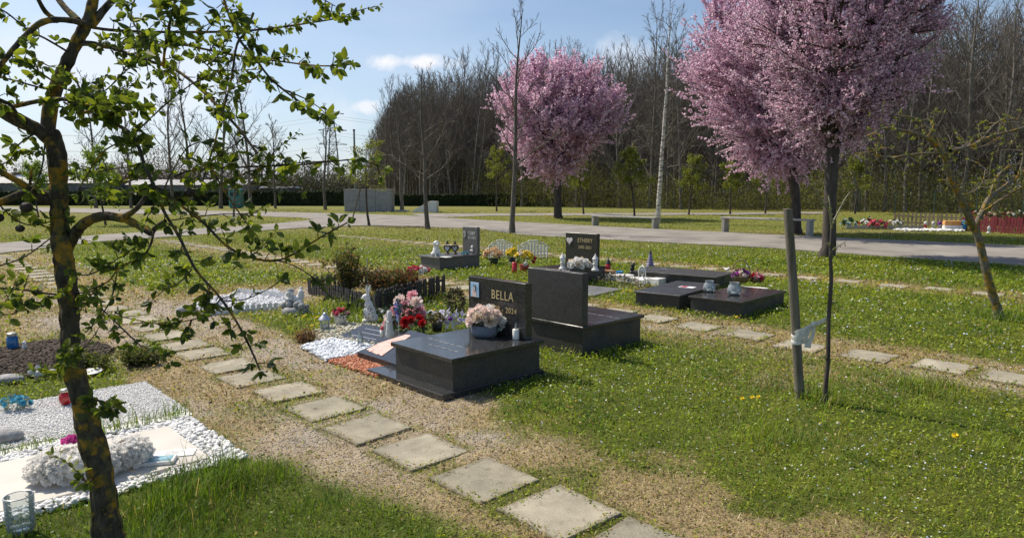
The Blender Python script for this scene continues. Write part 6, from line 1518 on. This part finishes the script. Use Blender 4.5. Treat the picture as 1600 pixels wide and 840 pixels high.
B([(255,104),(257,80),(262,50),(270,15),(280,-25)], 5, 4, 2.3, 2.15, 2.0, .0, leaf=.042)
B([(118,122),(130,150),(150,170),(175,150)], 4, 2, 2.85, 2.6, 1.2, .0, leaf=.040); B([(95,135),(60,112),(30,92),(10,85)], 4, 2, 2.85, 2.7, .9, .0, leaf=.036)
B([(80,140),(55,135),(20,125),(-20,118)], 4, 2.5, 2.85, 2.7, 1.2, .0, leaf=.036); B([(104,80),(70,60),(45,48),(10,20),(-20,5)], 4, 2.5, 2.9, 2.8, .9, .1, leaf=.034)
B([(30,65),(50,90),(60,110)], 3, 2, 2.6, 2.5, 1, .2, leaf=.034); B([(100,160),(130,175),(165,165),(195,172),(215,165)], 4, 2, 2.8, 2.4, 1.8, .0, leaf=.042)
B([(226,210),(210,228),(192,226)], 3, 2, 2.6, 2.5, 1.2, .0, leaf=.038); B([(70,225),(66,258),(58,282),(48,300)], 3, 2, 2.8, 2.7, .7, .1, leaf=.032)
B([(60,205),(30,225),(15,250),(-10,262)], 3, 2, 2.8, 2.7, 1.1, .0, leaf=.036); B([(490,-10),(510,2),(524,10)], 2.5, 1.5, 2.5, 2.5, 1.2, .0, leaf=.03)
B([(256,300),(262,282),(288,236),(312,222),(332,226)], 3, 2, 2.5, 2.5, .7, .1, leaf=.034); B([(390,300),(410,296),(440,290),(470,302)], 2.4, 1.4, 2.5, 2.5, .8, .0, leaf=.030)
B([(120,320),(150,300),(185,290),(205,270)], 3, 2, 2.8, 2.9, 1.2, .1, leaf=.030); B([(105,420),(130,430),(160,420),(190,400),(212,385)], 3, 2, 2.7, 2.6, .8, .0, leaf=.034)
B([(92,250),(120,262),(150,268),(190,262),(230,262)], 3, 1.6, 2.8, 2.9, .9, .0, leaf=.030); B([(300,420),(282,440),(258,452),(236,470)], 2.5, 1.5, 2.3, 2.3, .9, .0, leaf=.036)
B([(-30,500),(0,492),(20,490),(38,480)], 3, 2, 2.5, 2.5, 1.3, .0, leaf=.040)
B([(210,0),(205,25),(222,60),(238,82)], 3, 2, 2.7, 2.5, 1.0, .0, leaf=.036); B([(310,90),(330,108),(345,125)], 3, 1.6, 2.6, 2.5, 1.2, .0, leaf=.034)
B([(138,622),(152,624),(166,640),(182,636)], 4, 2, 2.7, 2.6, 2.2, .2, leaf=.032); B([(150,742),(138,752),(128,748)], 3, 2, 2.66, 2.6, 2.0, .4, leaf=.034, cols=np.array([(.13,.17,.03),(.16,.2,.04)])); B([(105,575),(92,585),(100,560),(112,555)], 3, 2, 2.7, 2.6, 2.4, .2, leaf=.036)
limbs.V += twigs.V; limbs.F += [f+limbs.n for f in twigs.F]; limbs.build('branches', m_lichen, TR); LV.build('foliage', m_appleleaf, TR)
for px, py, d_, r_px in ((41,324,2.7,9),(31,357,2.7,6.5),(-3,340,2.7,8),(295,301,2.5,8),(304,299,2.5,7)):
    p = np.array(at(px, py, d_))-TRo; mb = MB(); mb.ball((0,0,0), wpx(2*r_px, d_), 10, 8, sq=(1,1,.9)); mb.tube([(0,0,.01),(.003,0,.05)], .0015, 4); o = mb.build('dried_apple', mat('dried_fruit', (.02,.014,.012), (.05,.035,.03), scale=30, rough=.8, bump=.5) if 'dried_fruit' not in bpy.data.materials else bpy.data.materials['dried_fruit'], TR); o.location = p

# ------------------------------------------------------------------ lichen-covered tree on the right
def tree_trace(root, rootp, pts, w0, w1, d0, d1, tubes, k=4, sides=7, wl=None):
    n = len(pts); P = smooth_path([np.array(at(px, py, d0+(d1-d0)*i/(n-1)))-rootp for i, (px, py) in enumerate(pts)], k)
    w = np.interp(np.linspace(0, 1, len(P)), np.linspace(0, 1, len(wl)), wl) if wl else np.linspace(w0, w1, len(P))
    tubes.add(P, [wpx(x*.86*(1+gt.normal()*.04), (d0+d1)/2) for x in w], sides); return P
RT = empty('apple_tree', G(1562, 500), 0, 'slanting tree with orange lichen on its trunk and tiny opening leaves at right', 'tree'); RTo = np.array(RT.location); dR = RTo[1]
m_lichen2 = m_lichen.copy(); m_lichen2.name = 'bark_lichen_pale'
for n_ in m_lichen2.node_tree.nodes:
    if n_.type == 'VALTORGB' and abs(n_.color_ramp.elements[0].color[0]-.028) < .002: n_.color_ramp.elements[0].color = (.10,.085,.06,1); n_.color_ramp.elements[1].color = (.26,.23,.18,1)
T = Tubes(); tree_trace(RT, RTo, [(1564,508),(1558,480),(1545,440),(1536,400),(1530,375),(1522,352)], 18, 16, dR, dR, T, 5, 12, [22,15,14,13.5,13,14.5]); T.build('trunk', m_lichen2, RT)
BR = Tubes(); TW = Tubes(); LR = Leaves(15); Q = lambda pts, w0, w1, d0, d1: tree_trace(RT, RTo, pts, w0, w1, d0, d1, BR)
Ps = [Q([(1521,356),(1512,335),(1498,305),(1485,275),(1476,245)], 14, 9, dR, dR-.4), Q([(1523,354),(1535,330),(1545,310),(1562,298),(1585,280),(1610,262)], 10, 6, dR, dR+.5),
      Q([(1477,250),(1462,225),(1440,212),(1415,205),(1385,200),(1350,215)], 8, 3, dR-.4, dR-1.2), Q([(1478,246),(1470,222),(1455,200),(1430,185),(1400,180)], 6, 2.5, dR-.4, dR-.2),
      Q([(1480,240),(1440,240),(1400,245),(1372,243),(1358,228)], 5, 2, dR-.4, dR-.9), Q([(1485,236),(1510,230),(1545,215),(1580,205),(1620,195)], 7, 4, dR-.4, dR+.2),
      Q([(1500,232),(1530,222),(1560,190),(1600,185)], 4, 2, dR-.3, dR), Q([(1537,330),(1560,315),(1600,290)], 5, 3, dR, dR-.5), Q([(1546,308),(1556,280),(1574,262),(1600,255)], 5, 2.5, dR+.2, dR+.6),
      Q([(1500,306),(1520,300),(1535,285),(1540,262)], 3, 1.5, dR-.2, dR), Q([(1462,226),(1450,205),(1440,185)], 3, 1.5, dR-.5, dR-.6), Q([(1530,345),(1545,338),(1552,322)], 2, 1, dR, dR), Q([(1590,278),(1600,240),(1590,210)], 4, 2, dR+.4, dR+.3)]
gt2 = np.random.default_rng(31)
RC = np.array([(.15,.17,.03),(.20,.21,.05),(.11,.14,.03)])
for P in Ps:
    L = np.linalg.norm(np.diff(P, axis=0), axis=1).sum(); m = int(L/.065)
    for i in range(m):
        f = .08+.92*(i+gt2.random())/m; q = interp(P, min(f, .99)); t = unit(P[-1]-P[0]); d = unit(gt2.normal(size=3)+t*.3+np.array([0,0,.2])); X = wander(q, d, .06+.34*gt2.random()**1.8, 4, .18, .05, gt2); TW.add(X, np.linspace(.006,.002,5), 4)
        LR.rosette(X[-1], d, 4, .034, RC); 
        if gt2.random() < .5: LR.rosette(X[2], d, 3, .035, RC)
BR.V += TW.V; BR.F += [f+BR.n for f in TW.F]; BR.build('branches', m_lichen2, RT); LR.build('foliage', m_leafy, RT)

# ------------------------------------------------------------------ stake, tied sapling
b = G(1250, 622); SK = empty('wooden_stake', b, 0, 'grey weathered wooden stake with a white cloth tied round it', 'stake')
m_stake = mat('weathered_wood', (.20,.18,.14), (.11,.095,.07), scale=6, rough=.95, bump=.7, bscale=40, stretch=(6,6,.5))
T = Tubes(); so_ = np.array(b); P = smooth_path([np.array(at(px, py, b.y))-so_ for px, py in [(1252,640),(1248,590),(1243,500),(1237,410),(1231,327)]], 4); T.add(P, [wpx(w, b.y) for w in np.linspace(15, 13.5, len(P))], 12); ok = T.build('post', m_stake, SK)
top = P[-1]; MB().lathe([(0,0),(wpx(13.5, b.y),-.004),(wpx(12.5, b.y),.004),(0,.006)], 12, c=tuple(top), cap=False).build('post_end', m_stake, SK)
b2 = G(1291, 632); SP = empty('sapling', b2, 0, 'thin bare sapling with opening buds tied to the wooden stake', 'tree'); so2 = np.array(b2)
T = Tubes(); S = lambda pts, w0, w1, dz=0, tb=T: (lambda P: (tb.add(P, [wpx(w, b2.y) for w in np.linspace(w0, w1, len(P))], 7), P)[1])(smooth_path([np.array(at(px, py, b2.y+dz*i/(len(pts)-1)))-so2 for i, (px, py) in enumerate(pts)], 4))
S([(1291,640),(1290,610),(1294,560),(1295,500),(1299,440),(1298,400),(1300,365),(1300,350)], 8, 4.5); T.build('trunk', m_bark_dark, SP)
T2 = Tubes(); LS = Leaves(44); brs = [S([(1300,355),(1296,330),(1284,315),(1275,295),(1266,278)], 3.5, 1.5, -.2, T2), S([(1300,350),(1308,335),(1318,315),(1328,300)], 3.5, 1.5, .15, T2), S([(1300,365),(1299,345),(1297,320),(1295,308)], 3.5, 1.5, .05, T2), S([(1299,392),(1308,386),(1322,377)], 3, 1.3, .1, T2), S([(1300,395),(1297,385),(1290,380)], 2.5, 1.2, 0, T2), S([(1294,565),(1288,558),(1283,556)], 3, 1.2, 0, T2), S([(1295,476),(1301,472),(1304,474)], 3, 2, 0, T2)]
for P in brs:
    for x in P[1::2]:
        d = unit(gt.normal(size=3)); T2.add(np.array([x, x+d*.012]), [.003,.002], 4); LS.rosette(x+d*.012, d, 4, .014, RC)
T2.build('crown', mat('twig_olive', (.26,.24,.14), (.17,.16,.10)), SP); LS.build('foliage', m_leafy, SP)
# the cloth
m_cloth = mat('cloth_white', (.82,.81,.77), (.72,.72,.68), scale=16, rough=.9, bump=.35, bscale=45, trans=.2)
cl = empty('cloth_tie', at(1266, 515, b.y), 0, 'knotted white cloth strip tying the sapling to the wooden stake', 'cloth strip'); co = np.array(cl.location)
def ribbon(cs, w, fold, mb, thick=.003, seed=0):
    q = random.Random(seed); cs = smooth_path(cs, 5); n = len(cs); m = 9; v = []; f = []
    for i, c_ in enumerate(cs):
        t = unit(cs[min(i+1, n-1)]-cs[max(i-1, 0)]); side = unit(np.cross(t, [0,-1,0])) if abs(t[1]) < .9 else np.array([0,0,1.]); nm = np.cross(side, t)
        ww = w[0]+(w[1]-w[0])*i/(n-1)
        for j in range(m):
            u = j/(m-1)-.5; v.append(c_+side*u*ww+nm*fold*math.sin(j*2.4+i*.25)*(.6+.4*math.sin(i*.9+j)))
    for i in range(n-1):
        for j in range(m-1): f.append((i*m+j, i*m+j+1, (i+1)*m+j+1, (i+1)*m+j))
    mb.add(v, f, True)
px2 = lambda px, py, dy=0: np.array(at(px, py, b.y+dy))-co
mb = MB()
cx_, cy_ = 1246, 527; rr = wpx(17, b.y)
ctr = px2(cx_, cy_); n = 26; v = []; f = []
for i in range(n):
    a = 2*math.pi*i/n
    for j in range(7):
        z = (j/6-.5)*wpx(38, b.y)*1; r1 = rr*(1.05+.13*math.sin(j*2.1+a*1.5)); v.append((ctr[0]+r1*math.cos(a), ctr[1]+r1*math.sin(a), ctr[2]+z+.010*math.cos(a)))
for i in range(n):
    for j in range(6): f.append((i*7+j, ((i+1) % n)*7+j, ((i+1) % n)*7+j+1, i*7+j+1))
mb.add(v, f, True); mb.build('wrap', m_cloth, cl)
mb = MB(); ribbon([px2(1243,522,-.04), px2(1256,516,-.045), px2(1270,508,-.05), px2(1284,502,-.09), px2(1294,497,-.13)], (.055, .028), .005, mb, seed=1); ribbon([px2(1243,534,-.035), px2(1255,524,-.045), px2(1268,512,-.05)], (.035,.03), .005, mb, seed=2); mb.build('strap', m_cloth, cl)
mb = MB(); mb.ball(px2(1272,506,-.06), .02, 12, 8, sq=(1.2,.8,1)); mb.build('knot', m_cloth, cl)
mb = MB(); ribbon([px2(1272,508,-.06), px2(1270,522,-.065), px2(1264,534,-.06), px2(1262,543,-.06)], (.016,.055), .007, mb, seed=3); ribbon([px2(1266,510,-.06), px2(1261,524,-.055), px2(1256,537,-.05)], (.015,.035), .006, mb, seed=4); mb.build('loose_end', m_cloth, cl)
# ------------------------------------------------------------------ beyond the walk
m_conc = mat('concrete_grey', (.30,.30,.30), (.23,.23,.235), scale=3, rough=.9, bump=.3, bscale=30)
m_conc_l = mat('bench_stone', (.40,.385,.35), (.30,.285,.26), scale=5, rough=.9, bump=.3)
def bench(pa, pb, h, label):
    a, b = G(*pa), G(*pb); L = (b-a).length; r_ = empty('stone_bench', a, math.atan2(b.y-a.y, b.x-a.x), label, 'bench', 'plank benches along the walk')
    MB().box(-.12, L+.12, -.20, .20, h-.06, h, .01).build('seat', m_conc_l, r_)
    for x in (0, L): MB().box(x-.06, x+.06, -.19, .19, -.03, h-.062, .01).build('leg', m_conc_l, r_)
bench((930,353), (1024,357.5), .50, 'left one of the two long stone benches, in front of the birch')
bench((1133,363), (1265,369), .60, 'right one of the two long stone benches, partly behind the wooden stake')
# concrete block wall and marble wedge
a = G(538, 331); w_ = empty('concrete_block', a, R(-4), 'plain grey concrete wall block on the grass left of the hedge', 'wall')
MB().box(0, 3.75, 0, 1.1, -.05, 1.70, .02).build('body', m_conc, w_); MB().box(-.03, 3.78, -.03, 1.13, 1.702, 1.78, .015).build('coping', m_conc_l, w_)
for x in (1.25, 2.5): MB().box(x-.012, x+.012, -.006, -.001, 0, 1.69).build('joint', m_blk, w_)
a = G(640, 331.5); w_ = empty('marble_wedge', a, R(-4), 'white sloping marble block beside the grey concrete wall', 'monument')
MB().prism([(0,0),(2.1,0),(2.1,.84),(1.5,.84)], 0, 1.0).build('wedge', mat('marble', (.74,.73,.70), (.62,.61,.6), scale=3), w_)
a = G(615, 331); w_ = empty('stone_plinth', a, R(-4), 'low white stone plinth between the concrete wall and the sloping marble', 'plinth'); MB().box(0, 1.15, -.2, .5, -.05, .16, .01).build('body', m_conc_l, w_)
# hedge: two runs
m_hedge = attr_mat('hedge_leaf', trans=.2, tboost=1.1)
def hedge(name, label, P0, P1, h, d, seed, n, size, col_):
    g = np.random.default_rng(seed); a = np.array(P0)[:2]; b = np.array(P1)[:2]; L = np.linalg.norm(b-a); rz = math.atan2(b[1]-a[1], b[0]-a[0]); r_ = empty(name, (a[0], a[1], 0), rz, label, 'hedge')
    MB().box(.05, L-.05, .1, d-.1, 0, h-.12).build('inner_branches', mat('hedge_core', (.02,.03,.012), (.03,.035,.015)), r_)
    u = g.random((n, 3)); side = g.random(n); x = u[:, 0]*L; y = np.where(side < .55, g.normal(size=n)*.05+.05, u[:, 1]*d); z = np.where(side < .55, u[:, 2]*h, h-.06+g.normal(size=n)*.05+.10*(vnoise(x*1.3, x*0, 3)-.5))
    V, F, c = leaf_cloud(g, np.stack([x, y, z], 1), 1, .02, size, np.array(col_), .6); from_np('foliage', V, [F], m_hedge, r_, tint=c)
hedge('hedge', 'long low clipped dark green hedge in front of the bare wood', G(612, 322), G(962, 322.5), 1.25, 1.0, 3, 26000, .085, [(.03,.05,.018),(.045,.065,.02),(.02,.035,.015)])
hedge('hedge', 'dark clipped hedge running left behind the leaning tree', G(-330, 320.5), G(537, 321.8), 1.6, 1.0, 4, 36000, .11, [(.025,.045,.018),(.04,.06,.02),(.02,.035,.015)])
# green mesh fence along the wood
m_fence = mat('fence_green', (.03,.06,.045), (.025,.05,.04), rough=.5)
def mesh_fence():
    A, B_ = np.array(G(1015, 323.5))[:2], np.array(G(1700, 344))[:2]; 
    A = np.array([16.0, 68.5]); B_ = np.array([36.6, 40.5]); L = np.linalg.norm(B_-A); n = int(L/2.5)
    r_ = empty('mesh_fence', (A[0], A[1], 0), math.atan2(B_[1]-A[1], B_[0]-A[0]), 'green wire mesh fence on posts in front of the bare wood', 'fence'); src = None
    for i in range(n+1):
        if src is None: src = MB().box(-.03, .03, -.03, .03, -.05, 1.75).build('post', m_fence, r_); o = src
        else: o = src.copy(); col.objects.link(o); o.parent = r_
        o.location = (i*L/n, 0, 0)
    T = Tubes()
    for k in range(9): T.add(np.array([[0, .035, .12+k*.19], [L/2, .035, .12+k*.19], [L, .035, .12+k*.19]]), [.006]*3, 3)
    for k in range(int(L/.25)): T.add(np.array([[k*.25, .04, .08], [k*.25, .04, 1.66]]), [.004]*2, 3)
    T.build('wire_mesh', m_fence, r_)
mesh_fence()
# pylon, lamp post, wires
py_b = Vector((ray(524, 305).x*300, 300, 0)); 
pl = empty('power_pylon', py_b, R(10), 'steel lattice power pylon far behind the left hedge', 'pylon'); m_steel = mat('steel', (.20,.21,.22), (.16,.17,.18), rough=.7); T = Tubes(); Hp = 37.5
def wid(z): return 2.9*(1-z/Hp)**1.0+.35
for sx in (-1, 1):
    for sy in (-1, 1): T.add(np.array([[sx*wid(z), sy*wid(z), z] for z in np.linspace(0, Hp, 9)]), [.17]*9, 4)
zs = [0, 5, 9.5, 13.5, 17, 20, 23, 25.5, 28, 30, 32, 34, 36]
for z0, z1 in zip(zs[:-1], zs[1:]):
    for (ax, ay, bx, by) in ((-1,-1,1,-1),(-1,1,1,1),(-1,-1,-1,1),(1,-1,1,1)):
        T.add(np.array([[ax*wid(z0), ay*wid(z0), z0], [bx*wid(z1), by*wid(z1), z1]]), [.09]*2, 3); T.add(np.array([[bx*wid(z0), by*wid(z0), z0], [ax*wid(z1), ay*wid(z1), z1]]), [.09]*2, 3); T.add(np.array([[ax*wid(z1), ay*wid(z1), z1], [bx*wid(z1), by*wid(z1), z1]]), [.07]*2, 3)
T.build('tower', m_steel, pl); T = Tubes()
for z in (22, 28, 35):
    w = 6.0 if z < 30 else 5; T.add(np.array([[-w, 0, z+.1], [0, 0, z+1.1], [w, 0, z+.1]]), [.12]*3, 4); T.add(np.array([[-w, 0, z], [0, 0, z], [w, 0, z]]), [.12]*3, 4)
T.build('cross_arm', m_steel, pl); T = Tubes()
for z in (22, 28, 35):
    for s_ in (-1, 1):
        w = (6.0 if z < 30 else 5)*s_
        for e in (-1, 1):
            t = np.linspace(0, 1, 14); T.add(np.stack([w+e*230*t*.9, e*230*t*-.25, z-1.2-9*4*t*(1-t)*1.0+3*t], 1), [.045]*14, 3)
T.build('power_line', m_steel, pl)
a = G(556, 324); a = at(556, 321, 78.); lp = empty('lamp_post', (a.x, 78, 0), 0, 'plain dark pole rising behind the hedge right of the pylon', 'pole'); MB().tube([(0,0,0),(0,0,8.4)], [.14,.10], 8).build('pole', m_steel, lp); MB().tube([(0,0,8.4),(0,0,8.55)], [.16,.12], 8).build('pole_cap', m_blk, lp)
# sheds behind the left hedge
m_roofw = mat('corrugated_pale', (.36,.36,.36), (.24,.24,.24), scale=1.0, rough=.6, stretch=(3.5,.2,.2), ramp=(.45,.55)); m_wallg = mat('shed_wall', (.16,.17,.18), (.10,.11,.12), scale=.8, rough=.9); m_bluet = mat('blue_tarpaulin', (.04,.14,.34), (.03,.10,.26), scale=1)
def shed(px0, px1, Y, h, rise, label, wall, roof):
    a = at(px0, 310, Y); b = at(px1, 310, Y); L = b.x-a.x; r_ = empty('shed', (a.x, Y, 0), 0, label, 'shed'); MB().box(0, L, 0, 6, 0, h).build('wall', wall, r_)
    n = int(L/.45); v = []; f = []
    for i in range(n+1):
        x = L*i/n; z = .05*(i % 2); v += [(x, -.25, h+.02+z), (x, 3, h+rise+z), (x, 6.3, h+.02+z)]
    for i in range(n): 
        for j in range(2): f.append((i*3+j, (i+1)*3+j, (i+1)*3+j+1, i*3+j+1))
    MB().add(v, f).build('roof', roof, r_)
    for k in range(max(1, int(L/4))): MB().box(1+k*4, 2.6+k*4, -.03, -.005, h*.35, h*.8).build('window', m_blk, r_)
shed(-260, 165, 92, 2.7, .9, 'long low shed with pale corrugated roof behind the left hedge, near the trunk', m_wallg, m_roofw)
shed(195, 385, 96, 2.5, .8, 'shorter shed with pale ribbed roof behind the hedge, right of the long one', m_wallg, m_roofw)
a = at(20, 310, 104); r_ = empty('tarpaulin_stack', (a.x, 104, 0), 0, 'blue tarpaulin-covered stack rising behind the long shed roof', 'stack'); MB().box(0, 5.2, 0, 4, 0, 4.1, .3).build('cover', m_bluet, r_)
a = at(430, 310, 80); r_ = empty('parked_van', at(405, 318, 84).xy.to_3d(), 0, 'dark parked van behind the hedge between the shed and the concrete wall', 'van')
MB().box(0, 4.6, 0, 1.9, .35, 2.25, .2).build('body', mat('van_dark', (.06,.07,.075), (.05,.05,.055), rough=.3), r_); MB().box(.5, 4.1, -.02, .05, 1.3, 1.95, .02).build('window', m_blk, r_)
for x in (.9, 3.6): MB().tube([(x, -.02, .36), (x, .2, .36)], .36, 14).build('wheel', m_blk, r_)
a = at(357, 320, 66); r_ = empty('clothing_bin', (a.x, 66, 0), R(5), 'teal collection bin standing before the hedge', 'bin'); MB().box(0, 1.15, 0, 1.1, 0, 1.9, .12).build('body', mat('teal_paint', (.03,.16,.18), (.05,.22,.2), scale=4), r_); MB().box(.2, .95, -.03, -.003, 1.2, 1.5, .01).build('hatch', m_blk, r_)
# far bushes on the left: pinkish and grey hedgerows behind the sheds
def hedgerow(label, px0, px1, Y, h, seed, cols, n, group=None):
    g = np.random.default_rng(seed); a = at(px0, 310, Y).x; b = at(px1, 310, Y).x; nb = max(2, int((b-a)/4.2)); hs_ = []
    for i in range(nb):
        x = a+(b-a)*(i+.5)/nb+g.normal()*.4; hh = h*(.7+.5*g.random()); r_ = empty('hedgerow_bush', (x, Y+g.random()*3, 0), 0, label, 'bush', label)
        m = n//nb; u = g.normal(size=(m, 3)); u /= np.linalg.norm(u, axis=1)[:, None]; C = u*np.array([2.9, 2.4, hh*.52])*(g.random(m)**.4)[:, None]+[0, 0, hh*.5]; C[:, 2] = np.abs(C[:, 2])
        V, F, c = leaf_cloud(g, C, 1, .1, .13, np.array(cols), .5); from_np('foliage', V, [F], m_hedge, r_, tint=c)
        T = Tubes()
        for k in range(14): T.add(wander((0,0,0), (g.normal()*.5, g.normal()*.4, 1), hh*(.8+.4*g.random()), 5, .12, .03, g), np.linspace(.07,.02,6), 3)
        T.build('stems', m_bark_wood, r_)
hedgerow('dull pinkish-grey leafless bush in the row behind the sheds', 130, 420, 112, 8, 3, [(.20,.13,.13),(.15,.12,.10),(.12,.10,.085)], 16000)
hedgerow('grey-green bush in the hedgerow below the pylon', 410, 600, 105, 5.5, 4, [(.13,.13,.09),(.16,.15,.12),(.09,.10,.05)], 14000)
hedgerow('grey-brown bush in the row at the far left edge', -260, 120, 125, 7, 5, [(.12,.11,.09),(.15,.13,.12),(.09,.10,.06)], 14000)
# distant tree band
g = np.random.default_rng(9); n = 26000; x = g.uniform(-330, 40, n); z = np.abs(g.normal(size=n))*3+g.random(n)*6*(.5+fbm(x*.03, x*0, 3)); V, F, c = leaf_cloud(g, np.stack([x, 320+g.random(n)*10, z], 1), 1, .3, .7, np.array([(.12,.12,.11),(.10,.11,.10),(.14,.13,.12)]), .7)
o = from_np('distant_treeline', V, [F], m_hedge, tint=c); tag(o, 'far hazy line of trees along the horizon', 'trees', kind='stuff')

# plots beyond the walk on the right
m_dred = mat('dark_red_wood', (.17,.012,.022), (.11,.008,.015), scale=8, rough=.6); m_pickb = mat('brown_picket', (.22,.17,.13), (.15,.11,.08), scale=8, rough=.9)
def pk2(name, label, p0, p1, h, w, gap, m): pickets(name, label, p0, p1, h, w, gap, .02, m, 'picket fence', False, (.25,.7), .05)
pk2('picket_fence', 'weathered brown picket fence round a plot beyond the asphalt walk', G(1397,352), G(1512,356), .62, .10, .07, m_pickb)
pk2('picket_fence', 'dark red picket fence at the right beyond the asphalt walk', G(1504,361), G(1640,368), .62, .09, .02, m_dred)
pk2('picket_fence', 'dark red picket fence, rear run seen above the front run', G(1508,352), G(1640,356), .60, .09, .03, m_dred)
pk2('edging_fence', 'low cream stone edging beyond the asphalt walk', G(1322,358), G(1445,358), .16, .22, .06, m_conc_l)
r_ = empty('white_pebble_bed', G(1412,362), R(-3), 'strip of bright white pebbles in front of the brown picket fence', 'gravel bed'); n = 500; g = np.random.default_rng(4); stones('pebbles', np.stack([g.random(n)*2.4, g.random(n)*.9, .03+.05*g.random(n)], 1), .03+.03*g.random(n), ICO0, m_stone, np.array(WHITE)[g.integers(0,4,n)], parent=r_)
r_ = empty('toy_box', G(1488,361), R(-5), 'orange, white and blue box standing at the end of the white pebbles', 'box'); MB().box(-.35,.35,-.1,.1,.0,.24,.02).build('base', m_white, r_); MB().box(-.35,.28,-.1,.1,.241,.42,.02).build('lid', mat('orange_paint', (.62,.25,.06), (.7,.4,.15), scale=5), r_); MB().ball((.42,0,.22), .22, 14, 8, sq=(.6,.6,1)).build('side', mat('sky_blue_paint', (.03,.28,.55), (.03,.2,.42)), r_)
for px, py, lb, mats in ((1355,355,'heap of red and dark flowers beyond the walk, right of the thick trunk',[p_crim,p_crim,p_white]),(1372,358,'second heap of red flowers beyond the walk, next to the first',[p_crim,p_rose]),(1327,356,'grey-green planting at the left end of the cream edging',[p_mint,m_green]),(1398,354,'few pale flowers at the start of the brown pickets',[p_cream,p_white])):
    b_ = G(px, py); r_ = empty('flower_heap', b_, 0, lb, 'flowers'); bunch(r_, (0,0,.15), (.35,.25,.22 if px != 1398 else .1), 12, .10, mats, up=.4, seed=px, leafsize=.14)
for px, lb in ((1446,'first small white figure before the brown pickets'), (1458,'second small white figure before the brown pickets'), (1468,'third small figure before the brown pickets, purple and white')):
    r_ = empty('grave_lantern', G(px, 358.5), 0, lb, 'lantern'); MB().lathe([(0,0),(.09,0),(.09,.04),(.05,.07),(.05,.22),(.08,.24),(.05,.32),(0,.36)], 12, cap=False).build('body', m_plaster if px != 1468 else p_purp, r_); MB().lathe([(.055,.09),(.062,.14),(.055,.2)], 12, cap=False).build('glass', m_redgl if px == 1446 else m_silver, r_)
for i, (px, lb) in enumerate(((1530,'white lily-like flowers above the dark red fence, left tuft'), (1555,'white flowers above the dark red fence, middle tuft'), (1585,'reddish and white flowers above the dark red fence, right tuft'))):
    r_ = empty('flower_heap', G(px, 357), 0, lb, 'flowers'); bunch(r_, (0,0,.62), (.35,.15,.10), 8, .07, [p_white, p_cream, p_crim], up=.5, seed=i, leafsize=.12); MB().tube([(0,0,0),(0,0,.6)], .03, 5).build('stem', m_green, r_)
r_ = empty('grave_lantern', G(1545,365), 0, 'small white lantern in front of the dark red fence', 'lantern'); MB().lathe([(0,0),(.07,0),(.07,.05),(.05,.07),(.05,.2),(.07,.22),(0,.30)], 12, cap=False).build('body', m_white, r_); MB().lathe([(.055,.09),(.06,.14),(.055,.18)], 12, cap=False).build('glass', m_silver, r_)
